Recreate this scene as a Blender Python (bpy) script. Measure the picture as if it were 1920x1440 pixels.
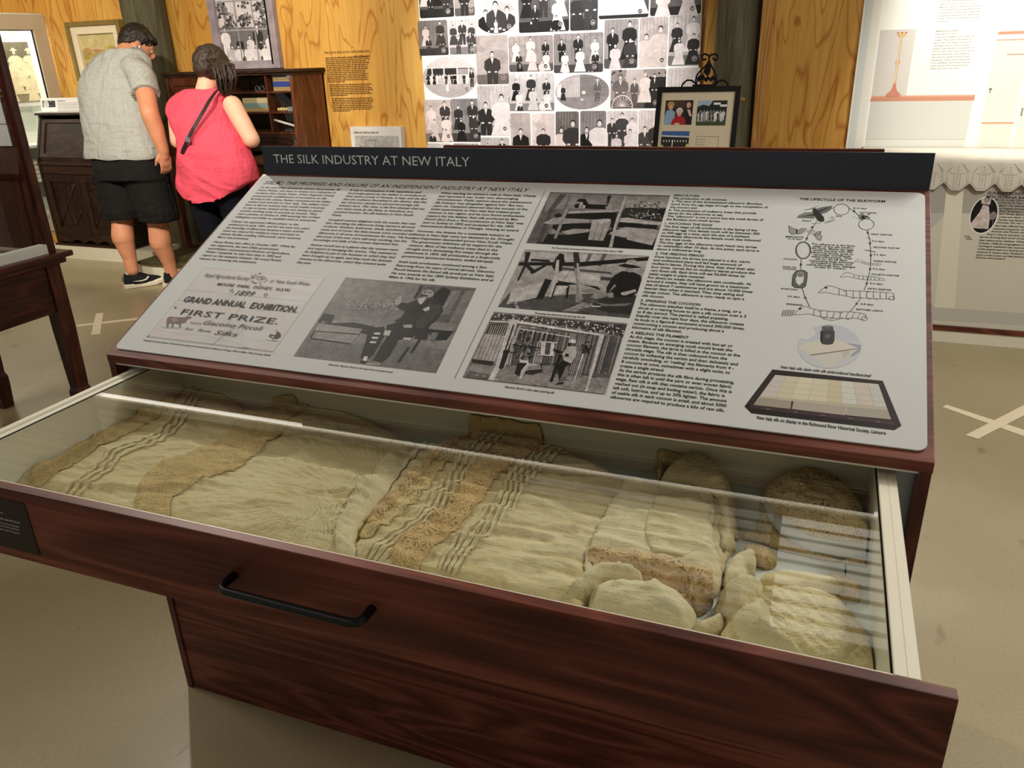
import bpy, bmesh, math, random
import numpy as np
from mathutils import Vector, Matrix
for o in list(bpy.data.objects): bpy.data.objects.remove(o)
SC = bpy.context.scene
COL = SC.collection

# ------------------------------------------------------------------ camera
CAM = np.array([1.3177, -1.0886, 1.3992]); FPX = 1474.4
YAW, PITCH, ROLL = math.radians(21.8435), math.radians(22.666), math.radians(-1.914)
_f = np.array([-math.sin(YAW)*math.cos(PITCH), math.cos(YAW)*math.cos(PITCH), -math.sin(PITCH)])
_r0 = np.array([math.cos(YAW), math.sin(YAW), 0.0]); _u0 = np.cross(_r0, _f)
_r = math.cos(ROLL)*_r0 + math.sin(ROLL)*_u0; _u = -math.sin(ROLL)*_r0 + math.cos(ROLL)*_u0
cam_d = bpy.data.cameras.new('camera'); cam = bpy.data.objects.new('camera', cam_d); COL.objects.link(cam)
cam_d.sensor_width = 36.0; cam_d.lens = 36.0*FPX/1920.0; cam_d.clip_start = 0.02; cam_d.clip_end = 60
M = Matrix(((_r[0], _u[0], -_f[0], CAM[0]), (_r[1], _u[1], -_f[1], CAM[1]), (_r[2], _u[2], -_f[2], CAM[2]), (0, 0, 0, 1)))
cam.matrix_world = M
SC.camera = cam
# ------------------------------------------------------------------ look
SC.view_settings.view_transform = 'Standard'; SC.view_settings.look = 'None'
SC.view_settings.exposure = 0.0; SC.view_settings.gamma = 1.0; SC.view_settings.use_curve_mapping = False
w = bpy.data.worlds.new('world'); SC.world = w; w.use_nodes = True
w.node_tree.nodes['Background'].inputs[0].default_value = (1.0, 0.965, 0.90, 1)
w.node_tree.nodes['Background'].inputs[1].default_value = 0.30

def lamp(name, kind, loc, target, power, color=(1, .87, .68), size=.1, angle=60, blend=.6, sy=None):
    d = bpy.data.lights.new(name, kind); d.energy = power; d.color = color
    if kind == 'SPOT': d.spot_size = math.radians(angle); d.spot_blend = blend; d.shadow_soft_size = size
    elif kind == 'AREA':
        d.size = size
        if sy: d.shape = 'RECTANGLE'; d.size_y = sy
    else: d.shadow_soft_size = size
    o = bpy.data.objects.new(name, d); COL.objects.link(o); o.location = loc
    o.rotation_euler = (Vector(target)-Vector(loc)).to_track_quat('-Z', 'Y').to_euler()
    return o
# gallery spots under the ceiling
lamp('spot_altar', 'SPOT', (2.15, 2.75, 2.62), (2.25, 3.7, 1.6), 190, (1, .97, .90), .05, 66, .6)
lamp('spot_altar', 'SPOT', (2.6, 1.3, 2.7), (2.2, 3.2, .3), 95, (1, .96, .88), .06, 60, .9)
lamp('spot_collage', 'SPOT', (-.4, 2.45, 2.7), (-.42, 4.0, 1.45), 270, (1, .98, .96), .05, 58, .6)
lamp('spot_wall', 'SPOT', (-.9, .3, 2.65), (-3.4, 3.9, 1.2), 440, (1, .91, .74), .04, 50, .5)
lamp('spot_wall', 'SPOT', (-3.6, 1.6, 2.7), (-4.7, 3.7, 1.4), 110, (1, .9, .72), .05, 60, .7)
lamp('spot_wall', 'SPOT', (-1.7, 2.2, 2.7), (-1.9, 4.0, 1.4), 95, (1, .9, .72), .05, 75, .8)
lamp('spot_desk', 'SPOT', (-3.0, .6, 2.7), (-2.7, 3.0, .6), 120, (1, .91, .74), .05, 55, .8)
lamp('spot_drawer', 'SPOT', (-1.45, 1.55, 2.75), (.75, -.2, .8), 125, (1, .95, .85), .03, 58, .9)
lamp('spot_floor', 'SPOT', (2.9, 2.2, 2.75), (2.0, .6, 0), 45, (1, .94, .82), .06, 60, .9)
# area fills added over cabinets and floor, not real fittings
lamp('fill_light', 'AREA', (2.3, 1.3, 2.7), (.9, 0, .8), 20, (1, .97, .91), .5, sy=.3)
lamp('fill_light', 'AREA', (-.2, -1.2, 2.7), (.4, 0, .6), 4, (1, .97, .91), 1.6, sy=.4)
lamp('fill_light', 'AREA', (2.6, .9, 2.7), (2.4, 1.0, 0), 22, (1, .95, .85), 1.2, sy=.5)
lamp('fill_light', 'AREA', (-2.2, .2, 2.7), (-2.2, .9, 0), 26, (1, .94, .82), 1.4, sy=.5)

# ------------------------------------------------------------------ sight lines (photo pixel -> point on a real plane)
def ray(x, y): return _f + _r*(x-960)/FPX - _u*(y-720)/FPX
def hit(x, y, ax, v):
    d = ray(x, y); t = (v-CAM[ax])/d[ax]; return CAM+t*d
def onY(x, y, v): return hit(x, y, 1, v)
def onX(x, y, v): return hit(x, y, 0, v)
def onZ(x, y, v=0.0): return hit(x, y, 2, v)

# ------------------------------------------------------------------ materials
def lin(v):
    v = v/255.0
    return v/12.92 if v <= .04045 else ((v+.055)/1.055)**2.4
def rgb(r, g, b): return (lin(r), lin(g), lin(b), 1)
class NT:
    def __init__(s, name):
        s.m = bpy.data.materials.new(name); s.m.use_nodes = True; s.t = s.m.node_tree; s.n = s.t.nodes
        s.b = s.n['Principled BSDF']; s.out = s.n['Material Output']
    def add(s, typ, **kw):
        n = s.n.new(typ)
        for k, v in kw.items():
            if hasattr(n, k): setattr(n, k, v)
            else: n.inputs[k.replace('_', ' ')].default_value = v
        return n
    def link(s, a, b): s.t.links.new(a, b)
    def coords(s, scale=(1, 1, 1), rot=(0, 0, 0), kind='Object'):
        tc = s.n.new('ShaderNodeTexCoord'); mp = s.n.new('ShaderNodeMapping')
        mp.inputs['Scale'].default_value = scale; mp.inputs['Rotation'].default_value = rot
        s.link(tc.outputs[kind], mp.inputs[0]); return mp.outputs[0]
    def noise(s, vec, scale, detail=4, rough=.5, dist=0):
        n = s.n.new('ShaderNodeTexNoise'); s.link(vec, n.inputs['Vector'])
        n.inputs['Scale'].default_value = scale; n.inputs['Detail'].default_value = detail
        n.inputs['Roughness'].default_value = rough; n.inputs['Distortion'].default_value = dist
        return n.outputs['Fac']
    def ramp(s, fac, stops):
        r = s.n.new('ShaderNodeValToRGB'); s.link(fac, r.inputs[0]); e = r.color_ramp.elements
        while len(e) < len(stops): e.new(.5)
        for el, (p, c) in zip(e, stops): el.position = p; el.color = c
        return r.outputs[0]
    def mix(s, a, b, fac=.5, typ='MULTIPLY'):
        m = s.n.new('ShaderNodeMix'); m.data_type = 'RGBA'; m.blend_type = typ
        for sock, v in ((m.inputs[0], fac), (m.inputs[6], a), (m.inputs[7], b)):
            if hasattr(v, 'is_output') or isinstance(v, bpy.types.NodeSocket): s.link(v, sock)
            else: sock.default_value = v
        return m.outputs[2]
    def math(s, op, a, b=0.0):
        m = s.n.new('ShaderNodeMath'); m.operation = op
        for i, v in enumerate((a, b)):
            if isinstance(v, bpy.types.NodeSocket): s.link(v, m.inputs[i])
            else: m.inputs[i].default_value = v
        return m.outputs[0]
    def bump(s, h, strength=.3, dist=.01):
        b = s.n.new('ShaderNodeBump'); b.inputs['Strength'].default_value = strength; b.inputs['Distance'].default_value = dist
        s.link(h, b.inputs['Height']); s.link(b.outputs[0], s.b.inputs['Normal'])
    def color(s, c):
        if isinstance(c, bpy.types.NodeSocket): s.link(c, s.b.inputs['Base Color'])
        else: s.b.inputs['Base Color'].default_value = c
    def rs(s, rough, spec=.5):
        s.b.inputs['Roughness'].default_value = rough; s.b.inputs['Specular IOR Level'].default_value = spec
MAT = {}
def plain(name, c, rough=.6, spec=.4, metal=0, bumpsc=None, bs=.2, vary=.08, nscale=8):
    t = NT(name); v = t.coords(); n = t.noise(v, nscale, 5)
    lo = tuple(x*(1-vary) for x in c[:3])+(1,); hi = tuple(min(1, x*(1+vary)) for x in c[:3])+(1,)
    t.color(t.ramp(n, [(.3, lo), (.7, hi)])); t.rs(rough, spec); t.b.inputs['Metallic'].default_value = metal
    if bumpsc: t.bump(t.noise(v, bumpsc, 3), bs, .003)
    MAT[name] = t.m; return t.m
def wood(name, dark, mid, light, axis='x', sc=1.0, rough=.4, spec=.4, contrast=1.0, knots=True, coat=0):
    t = NT(name)
    s = {'x': (.55, 5, 5), 'y': (5, .55, 5), 'z': (5, 5, .55)}[axis]
    v = t.coords(tuple(q*sc for q in s))
    warp = t.noise(v, 1.0, 3, .5, .6)
    rings = t.math('FRACT', t.math('MULTIPLY', warp, 13.0*contrast))
    tri = t.math('ABSOLUTE', t.math('SUBTRACT', rings, .5)); tri = t.math('MULTIPLY', tri, 2.0)
    s2 = {'x': (1.2, 60, 60), 'y': (60, 1.2, 60), 'z': (60, 60, 1.2)}[axis]
    fine = t.noise(t.coords(tuple(q*sc for q in s2)), 2.2, 6, .65)
    big = t.noise(v, .9, 2)
    f = t.math('ADD', t.math('MULTIPLY', tri, .34), t.math('ADD', t.math('MULTIPLY', fine, .62), t.math('MULTIPLY', big, .5)))
    f = t.math('SUBTRACT', f, .22)
    t.color(t.ramp(f, [(.26, dark), (.50, mid), (.76, light)])); t.rs(rough, spec)
    t.bump(fine, .12, .002)
    if coat: t.b.inputs['Coat Weight'].default_value = coat; t.b.inputs['Coat Roughness'].default_value = .15
    MAT[name] = t.m; return t.m
wood('mahogany', rgb(68, 29, 20), rgb(100, 48, 34), rgb(134, 74, 56), 'x', 1.15, .45, .35)
wood('mahogany_y', rgb(50, 20, 14), rgb(80, 35, 24), rgb(108, 56, 42), 'y', 1.6, .38, .45)
wood('mahogany_z', rgb(50, 20, 14), rgb(80, 35, 24), rgb(108, 56, 42), 'z', 1.6, .38, .45)
wood('old_dark', rgb(22, 13, 9), rgb(40, 24, 16), rgb(58, 36, 25), 'z', 1.3, .42, .4)
wood('old_dark_x', rgb(24, 13, 9), rgb(46, 26, 18), rgb(66, 40, 28), 'x', 1.3, .42, .4)
wood('red_brown', rgb(48, 20, 10), rgb(82, 38, 20), rgb(112, 58, 34), 'z', 1.5, .35, .45)
wood('desk_brown', rgb(60, 30, 16), rgb(98, 54, 30), rgb(124, 74, 46), 'z', 1.5, .4, .4)
wood('table_brown', rgb(38, 14, 8), rgb(66, 26, 15), rgb(90, 42, 26), 'z', 1.5, .4, .4)
wood('table_brown_y', rgb(38, 16, 9), rgb(64, 27, 16), rgb(88, 44, 28), 'y', 1.5, .4, .4)
wood('oregon', rgb(150, 100, 48), rgb(188, 136, 72), rgb(214, 168, 98), 'z', 1.4, .55, .3)
wood('oregon_x', rgb(60, 54, 34), rgb(84, 76, 48), rgb(104, 96, 62), 'x', 1.4, .6, .3)
def plywood():
    t = NT('plywood'); v = t.coords((3.6, 3.6, .8))
    a = t.noise(v, 1.25, 2.5, .45, .9)
    r = t.math('FRACT', t.math('MULTIPLY', a, 9.0)); tri = t.math('MULTIPLY', t.math('ABSOLUTE', t.math('SUBTRACT', r, .5)), 2.0)
    line = t.math('POWER', tri, 3.0)
    fine = t.noise(t.coords((60, 60, 1.5)), 1.5, 5, .6)
    base = t.ramp(fine, [(.25, rgb(204, 156, 76)), (.7, rgb(224, 184, 104))])
    band = t.ramp(t.noise(v, 1.25, 2.5, .45, .9), [(.3, rgb(255, 248, 232)), (.7, rgb(236, 214, 180))])
    c = t.mix(base, band, .9)
    c = t.mix(c, t.ramp(line, [(.35, (1, 1, 1, 1)), (1, rgb(205, 160, 110))]), .8)
    vo = t.n.new('ShaderNodeTexVoronoi'); vo.inputs['Scale'].default_value = 1.6; t.link(t.coords((1.6, 1.6, 1.1)), vo.inputs['Vector'])
    kn = t.ramp(vo.outputs['Distance'], [(.0, rgb(120, 74, 36)), (.035, rgb(150, 98, 48)), (.06, (1, 1, 1, 1))])
    c = t.mix(c, kn, .55)
    t.color(c); t.rs(.5, .3); MAT['plywood'] = t.m
plywood()
def floor_mat():
    t = NT('painted_floor'); v = t.coords()
    a = t.noise(v, .9, 5, .55); b = t.noise(v, 160, 3, .7)
    c = t.ramp(a, [(.3, rgb(160, 147, 116)), (.7, rgb(180, 166, 134))])
    c = t.mix(c, t.ramp(b, [(.3, rgb(226, 222, 214)), (.7, (1, 1, 1, 1))]), .8)
    sc = t.noise(t.coords((3, 1.2, 1)), 5.0, 2, .5)
    c = t.mix(c, t.ramp(sc, [(.70, (1, 1, 1, 1)), (.78, rgb(175, 165, 150))]), .6)
    t.color(c); t.rs(.34, .45); t.link(t.ramp(t.noise(v, 3, 3), [(.3, (.26,)*3+(1,)), (.7, (.42,)*3+(1,))]), t.b.inputs['Roughness'])
    t.bump(b, .05, .001); MAT['painted_floor'] = t.m
floor_mat()
def post_mat():
    t = NT('weathered_post'); v = t.coords((7, 7, .7)); a = t.noise(v, 1.4, 6, .65, .4); b = t.noise(t.coords((40, 40, 2)), 2, 4, .6)
    c = t.ramp(a, [(.25, rgb(74, 72, 54)), (.5, rgb(112, 108, 86)), (.8, rgb(142, 138, 114))])
    c = t.mix(c, t.ramp(b, [(.3, rgb(170, 170, 150)), (.7, (1, 1, 1, 1))]), .8)
    t.color(c); t.rs(.8, .2); t.bump(a, .5, .02); MAT['weathered_post'] = t.m
post_mat()
plain('white_paint', rgb(226, 220, 200), .45, .4, vary=.03)
plain('drawer_white', rgb(224, 218, 198), .4, .45, vary=.02)
plain('drawer_liner', rgb(222, 224, 218), .6, .3, vary=.03)
plain('panel_white', rgb(206, 207, 206), .62, .2, vary=.015, bumpsc=900, bs=.08)
plain('header_navy', rgb(38, 43, 56), .3, .5, vary=.05)
plain('black_metal', rgb(14, 15, 17), .38, .5, metal=.3, vary=.05)
plain('black_iron', rgb(12, 11, 10), .5, .5, metal=.6, vary=.1)
plain('black_ink', rgb(16, 14, 15), .6, .3, vary=.03)
plain('brown_ink', rgb(96, 66, 30), .6, .2, vary=.03)
plain('grey_ink', rgb(90, 90, 88), .6, .2, vary=.03)
plain('white_ink', rgb(232, 232, 230), .5, .3, vary=.02)
plain('label_black', rgb(34, 29, 26), .4, .4, vary=.05)
plain('dark_gap', rgb(12, 10, 8), .8, .2)
plain('steel', rgb(150, 158, 170), .35, .5, metal=.7, vary=.04)
plain('lilac_frame', rgb(150, 138, 146), .6, .3, vary=.18, nscale=20)
plain('beige_frame', rgb(186, 168, 142), .5, .35, vary=.04)
plain('olive_frame', rgb(126, 106, 52), .5, .4, vary=.15, nscale=30)
plain('mount_cream', rgb(228, 214, 186), .7, .2, vary=.02)
plain('card_white', rgb(226, 224, 222), .6, .3, vary=.02)
plain('collage_white', rgb(246, 243, 241), .55, .3, vary=.01)
plain('tape', rgb(226, 212, 184), .5, .3, vary=.04)
plain('cloth_white', rgb(206, 200, 186), .9, .1, vary=.06, bumpsc=500, bs=.5)
plain('case_white', rgb(222, 224, 214), .6, .3, vary=.03)
plain('ceiling_slat', rgb(222, 218, 206), .7, .2, vary=.03)
plain('skin_man', rgb(208, 142, 108), .55, .35, vary=.10, nscale=14, bumpsc=220, bs=.1)
plain('skin_woman', rgb(226, 172, 146), .55, .35, vary=.06, nscale=14, bumpsc=220, bs=.1)
plain('shirt_grey', rgb(168, 168, 162), .9, .1, vary=.05, nscale=60, bumpsc=400, bs=.2)
plain('top_pink', rgb(226, 84, 104), .9, .1, vary=.05, nscale=30, bumpsc=400, bs=.2)
plain('shorts_black', rgb(30, 29, 29), .75, .25, vary=.12, nscale=20)
plain('leggings_navy', rgb(22, 23, 32), .8, .2, vary=.12)
plain('shoe_black', rgb(20, 21, 24), .7, .3, vary=.1)
plain('shoe_white', rgb(230, 222, 204), .6, .3, vary=.04)
plain('sock_white', rgb(216, 210, 208), .9, .1, vary=.04)
plain('strap_black', rgb(36, 26, 26), .5, .4, vary=.05)
plain('book_blue', rgb(52, 74, 150), .6, .3); plain('book_tan', rgb(176, 146, 104), .7, .2); plain('book_teal', rgb(128, 150, 146), .7, .2)
plain('book_cream', rgb(196, 178, 140), .7, .2); plain('bone', rgb(236, 206, 140), .5, .4); plain('cardigan_red', rgb(170, 60, 50), .5, .4)
plain('brass', rgb(190, 150, 90), .3, .5, metal=.8)
def worn(name, c, st=.8):
    t = NT(name); v = t.coords(); n = t.noise(v, 60, 5, .7)
    t.color(t.ramp(n, [(.3, tuple(x*.88 for x in c[:3])+(1,)), (.7, tuple(min(1, x*1.08) for x in c[:3])+(1,))])); t.rs(.9, .1)
    a = t.noise(t.coords((9, 9, 3.2)), 1.0, 3, .5, .8); b = t.noise(t.coords((5, 8, 16), (0, .5, .2)), 1.0, 3, .5, .5)
    t.bump(t.math('ADD', a, t.math('MULTIPLY', b, .6)), st, .035); MAT[name] = t.m
worn('shirt_grey', rgb(172, 173, 168)); worn('top_pink', rgb(226, 84, 104)); worn('shorts_black', rgb(32, 31, 31), .7); worn('leggings_navy', rgb(22, 23, 32), .4)
def hair_mat(name, c):
    t = NT(name); v = t.coords((90, 90, 8)); n = t.noise(v, 1.0, 4, .6)
    t.color(t.ramp(n, [(.3, tuple(x*.45 for x in c[:3])+(1,)), (.75, tuple(min(1, x*1.7) for x in c[:3])+(1,))])); t.rs(.45, .4); t.bump(n, .8, .01)
    MAT[name] = t.m
hair_mat('hair_black', rgb(32, 24, 21)); hair_mat('hair_brown', rgb(50, 38, 30))
def print_mat(name, grain=.0, gs=400):
    t = NT(name); a = t.n.new('ShaderNodeVertexColor'); a.layer_name = 'Col'; c = a.outputs[0]
    if grain:
        n = t.noise(t.coords(), gs, 6, .7); n2 = t.noise(t.coords(), gs*.22, 4, .65)
        c = t.mix(c, t.ramp(n, [(.3, (1-grain,)*3+(1,)), (.7, (1+grain*.3,)*3+(1,))]), 1.0)
        c = t.mix(c, t.ramp(n2, [(.35, (1-grain*.8,)*3+(1,)), (.65, (1+grain*.2,)*3+(1,))]), 1.0)
    t.color(c); t.rs(.5, .3); MAT[name] = t.m
print_mat('print'); print_mat('photo_print', .42, 260); print_mat('photo_far', .22, 70)
def fabric(name, c1, c2, ws=900, stain=True):
    t = NT(name); v = t.coords(); a = t.noise(v, 7, 4, .6); w = t.noise(v, ws, 2)
    c = t.ramp(a, [(.3, c1), (.7, c2)])
    if stain:
        s = t.noise(v, 16, 4, .6); c = t.mix(c, t.ramp(s, [(.66, (1, 1, 1, 1)), (.76, rgb(216, 186, 128))]), .5)
        s = t.noise(v, 70, 2, .5); c = t.mix(c, t.ramp(s, [(.77, (1, 1, 1, 1)), (.80, rgb(110, 84, 40))]), .6)
    c = t.mix(c, t.ramp(w, [(.3, rgb(222, 222, 216)), (.7, (1, 1, 1, 1))]), .8)
    t.color(c); t.rs(.6, .25)
    f1 = t.noise(t.coords((14, 60, 40)), 1.3, 6, .62, .4); f2 = t.noise(t.coords((60, 34, 40), (0, 0, .6)), 1.2, 5, .6, .3)
    h = t.math('ADD', t.math('MULTIPLY', w, .12), t.math('ADD', f1, t.math('MULTIPLY', f2, .6)))
    if name == 'silk_ruched': h = t.math('ADD', t.math('MULTIPLY', h, .6), t.math('MULTIPLY', t.noise(t.coords((60, 190, 60), (0, 0, .75)), 1.0, 4, .6, .8), 1.1))
    t.bump(h, .75, .006); MAT[name] = t.m
fabric('silk', rgb(236, 214, 164), rgb(250, 232, 188)); fabric('silk_pale', rgb(240, 221, 178), rgb(252, 238, 200))
RUCH = 1
fabric('silk_ruched', rgb(236, 214, 162), rgb(252, 234, 188), 500, False)
def lace(name, c1, c2, hole, sc=75, holes=True):
    t = NT(name); v = t.coords()
    wv = t.n.new('ShaderNodeTexNoise'); wv.inputs['Scale'].default_value = 40; t.link(v, wv.inputs['Vector'])
    dv = t.n.new('ShaderNodeMix'); dv.data_type = 'VECTOR'; dv.inputs[0].default_value = .012; t.link(v, dv.inputs[4]); t.link(wv.outputs['Color'], dv.inputs[5]); v3 = dv.outputs[1]
    vo = t.n.new('ShaderNodeTexVoronoi'); vo.feature = 'DISTANCE_TO_EDGE'; vo.inputs['Scale'].default_value = sc*2.1; t.link(v3, vo.inputs['Vector'])
    v2 = t.n.new('ShaderNodeTexVoronoi'); v2.inputs['Scale'].default_value = sc*.42; t.link(v3, v2.inputs['Vector'])
    fl = t.math('SINE', t.math('MULTIPLY', v2.outputs['Distance'], 34.0))
    reg = t.noise(v, 34, 3, .6)
    c = t.ramp(t.noise(v, 260, 4, .75), [(.3, c1), (.7, c2)])
    m = t.math('MULTIPLY', t.math('GREATER_THAN', vo.outputs['Distance'], .10), t.math('GREATER_THAN', fl, -.15))
    m = t.math('MULTIPLY', m, t.ramp(reg, [(.42 if holes else .52, (0, 0, 0, 1)), (.56 if holes else .66, (1, 1, 1, 1))]))
    m = t.math('MULTIPLY', m, .8 if holes else .5)
    tr = t.n.new('ShaderNodeBsdfTransparent'); mx = t.n.new('ShaderNodeMixShader'); t.link(m, mx.inputs[0]); t.link(t.b.outputs[0], mx.inputs[1]); t.link(tr.outputs[0], mx.inputs[2]); t.link(mx.outputs[0], t.out.inputs[0])
    c = t.mix(c, t.ramp(fl, [(.0, rgb(222, 212, 196)), (1, (1, 1, 1, 1))]), .6); t.color(c); t.rs(.85, .12)
    t.bump(t.math('ADD', t.math('MULTIPLY', t.math('MINIMUM', vo.outputs['Distance'], .2), -2.0), t.math('ADD', t.noise(v, 320, 3), t.math('MULTIPLY', fl, .35))), .55, .0025); MAT[name] = t.m
lace('lace_tan', rgb(226, 190, 134), rgb(248, 220, 168), 0); lace('lace_pink', rgb(222, 188, 140), rgb(242, 214, 168), 0, 60)
lace('lace_fine', rgb(222, 192, 138), rgb(244, 220, 168), 0, 120, False); lace('lace_cream', rgb(234, 206, 150), rgb(252, 232, 184), 0, 80, True)
def glass_mat():
    t = NT('thin_glass'); t.n.remove(t.b)
    ge = t.n.new('ShaderNodeNewGeometry'); dp = t.n.new('ShaderNodeVectorMath'); dp.operation = 'DOT_PRODUCT'
    t.link(ge.outputs['Normal'], dp.inputs[0]); t.link(ge.outputs['Incoming'], dp.inputs[1])
    k = t.math('SUBTRACT', 1.0, t.math('ABSOLUTE', dp.outputs['Value'])); f5 = t.math('ADD', t.math('MULTIPLY', t.math('POWER', k, 5.0), .96), .04)
    tr = t.n.new('ShaderNodeBsdfTransparent'); tr.inputs[0].default_value = (.95, .965, .955, 1)
    gl = t.n.new('ShaderNodeBsdfGlossy'); gl.inputs['Roughness'].default_value = .0
    mx = t.n.new('ShaderNodeMixShader'); t.link(f5, mx.inputs[0]); t.link(tr.outputs[0], mx.inputs[1]); t.link(gl.outputs[0], mx.inputs[2])
    t.link(mx.outputs[0], t.out.inputs[0]); MAT['thin_glass'] = t.m
glass_mat()
def emis(name, c, s):
    t = NT(name); t.b.inputs['Base Color'].default_value = c; t.b.inputs['Emission Color'].default_value = c; t.b.inputs['Emission Strength'].default_value = s; MAT[name] = t.m
emis('stripe_glow', (1, .97, .9, 1), 1.25); emis('stripe_dim', (1, .97, .9, 1), .3)  # glow of the strips added overhead for stripes in the drawer glass
emis('tube_glow', (1, .95, .85, 1), 3.2)

# ------------------------------------------------------------------ objects
def tag(o, label=None, cat=None, group=None, kind=None):
    if label: o['label'] = label
    if cat: o['category'] = cat
    if group: o['group'] = group
    if kind: o['kind'] = kind
    return o
def thing(name, loc, label, cat, group=None):
    o = bpy.data.objects.new(name, None); o.empty_display_size = .05; COL.objects.link(o); o.location = Vector([float(q) for q in loc])
    return tag(o, label, cat, group)
def root_loc(p):
    while p.parent: p = p.parent
    return np.array(p.location)
def link_mesh(name, me, parent=None, origin=None):
    o = bpy.data.objects.new(name, me); COL.objects.link(o)
    if parent: o.parent = parent
    elif origin is not None: o.location = Vector([float(q) for q in origin])
    return o
class MB:
    def __init__(s): s.v = []; s.f = []; s.c = []; s.cur = None
    def poly(s, pts, col=None):
        i = len(s.v); s.v += [tuple(float(a) for a in p) for p in pts]; s.f.append(tuple(range(i, i+len(pts)))); s.c.append(col)
    def raw(s, vs, fs, col=None):
        i = len(s.v); s.v += [tuple(float(a) for a in p) for p in vs]
        for f in fs: s.f.append(tuple(i+k for k in f)); s.c.append(col)
    def box(s, a, b, frame=None):
        a = np.minimum(a, b) if frame is None else np.array(a, float); b = np.maximum(a, b) if frame is None else np.array(b, float)
        P = [(x, y, z) for x in (a[0], b[0]) for y in (a[1], b[1]) for z in (a[2], b[2])]
        if frame: P = [frame(*p) for p in P]
        s.raw(P, [(0, 1, 3, 2), (4, 6, 7, 5), (0, 4, 5, 1), (2, 3, 7, 6), (0, 2, 6, 4), (1, 5, 7, 3)]); return s
    def loft(s, rings, cap=True, closed=True):
        n = len(rings[0]); i = len(s.v)
        for r in rings: s.v += [tuple(float(a) for a in p) for p in r]
        for k in range(len(rings)-1):
            for j in range(n if closed else n-1):
                a = i+k*n+j; b = i+k*n+(j+1) % n; s.f.append((a, b, b+n, a+n)); s.c.append(None)
        if cap:
            s.f.append(tuple(i+j for j in range(n))[::-1]); s.f.append(tuple(i+(len(rings)-1)*n+j for j in range(n))); s.c += [None, None]
        return s
    def tube(s, pts, r, n=10, cap=True):
        pts = [np.array(p, float) for p in pts]; rings = []; prev = None
        for k, p in enumerate(pts):
            t = pts[min(k+1, len(pts)-1)]-pts[max(k-1, 0)]; t /= (np.linalg.norm(t)+1e-12)
            a = prev if prev is not None else (np.array([0, 0, 1.]) if abs(t[2]) < .9 else np.array([1., 0, 0]))
            x = a-t*(a@t); x /= np.linalg.norm(x); y = np.cross(t, x); prev = x
            rr = r[k] if hasattr(r, '__len__') else r
            rings.append([p+rr*(math.cos(q)*x+math.sin(q)*y) for q in np.linspace(0, 2*math.pi, n, endpoint=False)])
        return s.loft(rings, cap)
    def cap(s, p0, p1, r0, r1=None, n=16):
        r1 = r0 if r1 is None else r1; p0 = np.array(p0, float); p1 = np.array(p1, float); d = p1-p0; L = np.linalg.norm(d)+1e-9; d = d/L
        pts = []; rs = []
        for q in np.linspace(-math.pi/2*.93, 0, 4): pts.append(p0+d*r0*math.sin(q)); rs.append(r0*math.cos(q))
        for k in (.25, .5, .75): pts.append(p0+d*L*k); rs.append(r0+(r1-r0)*k)
        for q in np.linspace(0, math.pi/2*.93, 4): pts.append(p1+d*r1*math.sin(q)); rs.append(r1*math.cos(q))
        return s.tube(pts, rs, n)
    def ell(s, c, ax, n=16, m=10):
        c = np.array(c, float); A = np.array(ax, float); A = np.diag(A) if A.ndim == 1 else A
        rings = []
        for q in np.linspace(-math.pi/2*.96, math.pi/2*.96, m):
            rings.append([c+A[0]*math.cos(q)*math.cos(t)+A[1]*math.cos(q)*math.sin(t)+A[2]*math.sin(q) for t in np.linspace(0, 2*math.pi, n, endpoint=False)])
        return s.loft(rings)
    def lathe(s, base, prof, n=20):
        return s.loft([[(base[0]+r*math.cos(t), base[1]+r*math.sin(t), base[2]+z) for t in np.linspace(0, 2*math.pi, n, endpoint=False)] for r, z in prof])
    def prism(s, P, d):
        P = [np.array(p, float) for p in P]; d = np.array(d, float); n = len(P)
        s.raw(P+[p+d for p in P], [tuple(range(n))[::-1], tuple(range(n, 2*n))]+[(i, (i+1) % n, n+(i+1) % n, n+i) for i in range(n)]); return s
    def mesh(s, name, off=(0, 0, 0)):
        me = bpy.data.meshes.new(name); off = np.array(off)
        me.from_pydata([tuple(np.array(p)-off) for p in s.v], [], s.f); me.update()
        if any(c is not None for c in s.c):
            ca = me.color_attributes.new('Col', 'FLOAT_COLOR', 'CORNER'); k = 0; arr = np.ones((len(me.loops), 4), np.float32)
            for f, c in zip(me.polygons, s.c):
                if c is not None: arr[f.loop_start:f.loop_start+f.loop_total, :3] = c[:3]
            ca.data.foreach_set('color', arr.ravel())
        return me
    def build(s, name, mat, parent=None, smooth=False, bevel=0, fix=True, label=None, seg=2):
        if parent is not None: off = root_loc(parent)
        else: V = np.array(s.v); off = np.array([(V[:, 0].min()+V[:, 0].max())/2, (V[:, 1].min()+V[:, 1].max())/2, V[:, 2].min()])
        me = s.mesh(name, off)
        if fix or bevel:
            bm = bmesh.new(); bm.from_mesh(me); bmesh.ops.recalc_face_normals(bm, faces=bm.faces)
            if bevel: bmesh.ops.bevel(bm, geom=bm.edges[:], offset=bevel, segments=seg, affect='EDGES', profile=.6, clamp_overlap=True)
            bm.to_mesh(me); bm.free()
        if smooth:
            me.polygons.foreach_set('use_smooth', [True]*len(me.polygons))
        me.materials.append(MAT[mat] if isinstance(mat, str) else mat)
        o = link_mesh(name, me, parent, off)
        if label: o['label'] = label
        return o
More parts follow.
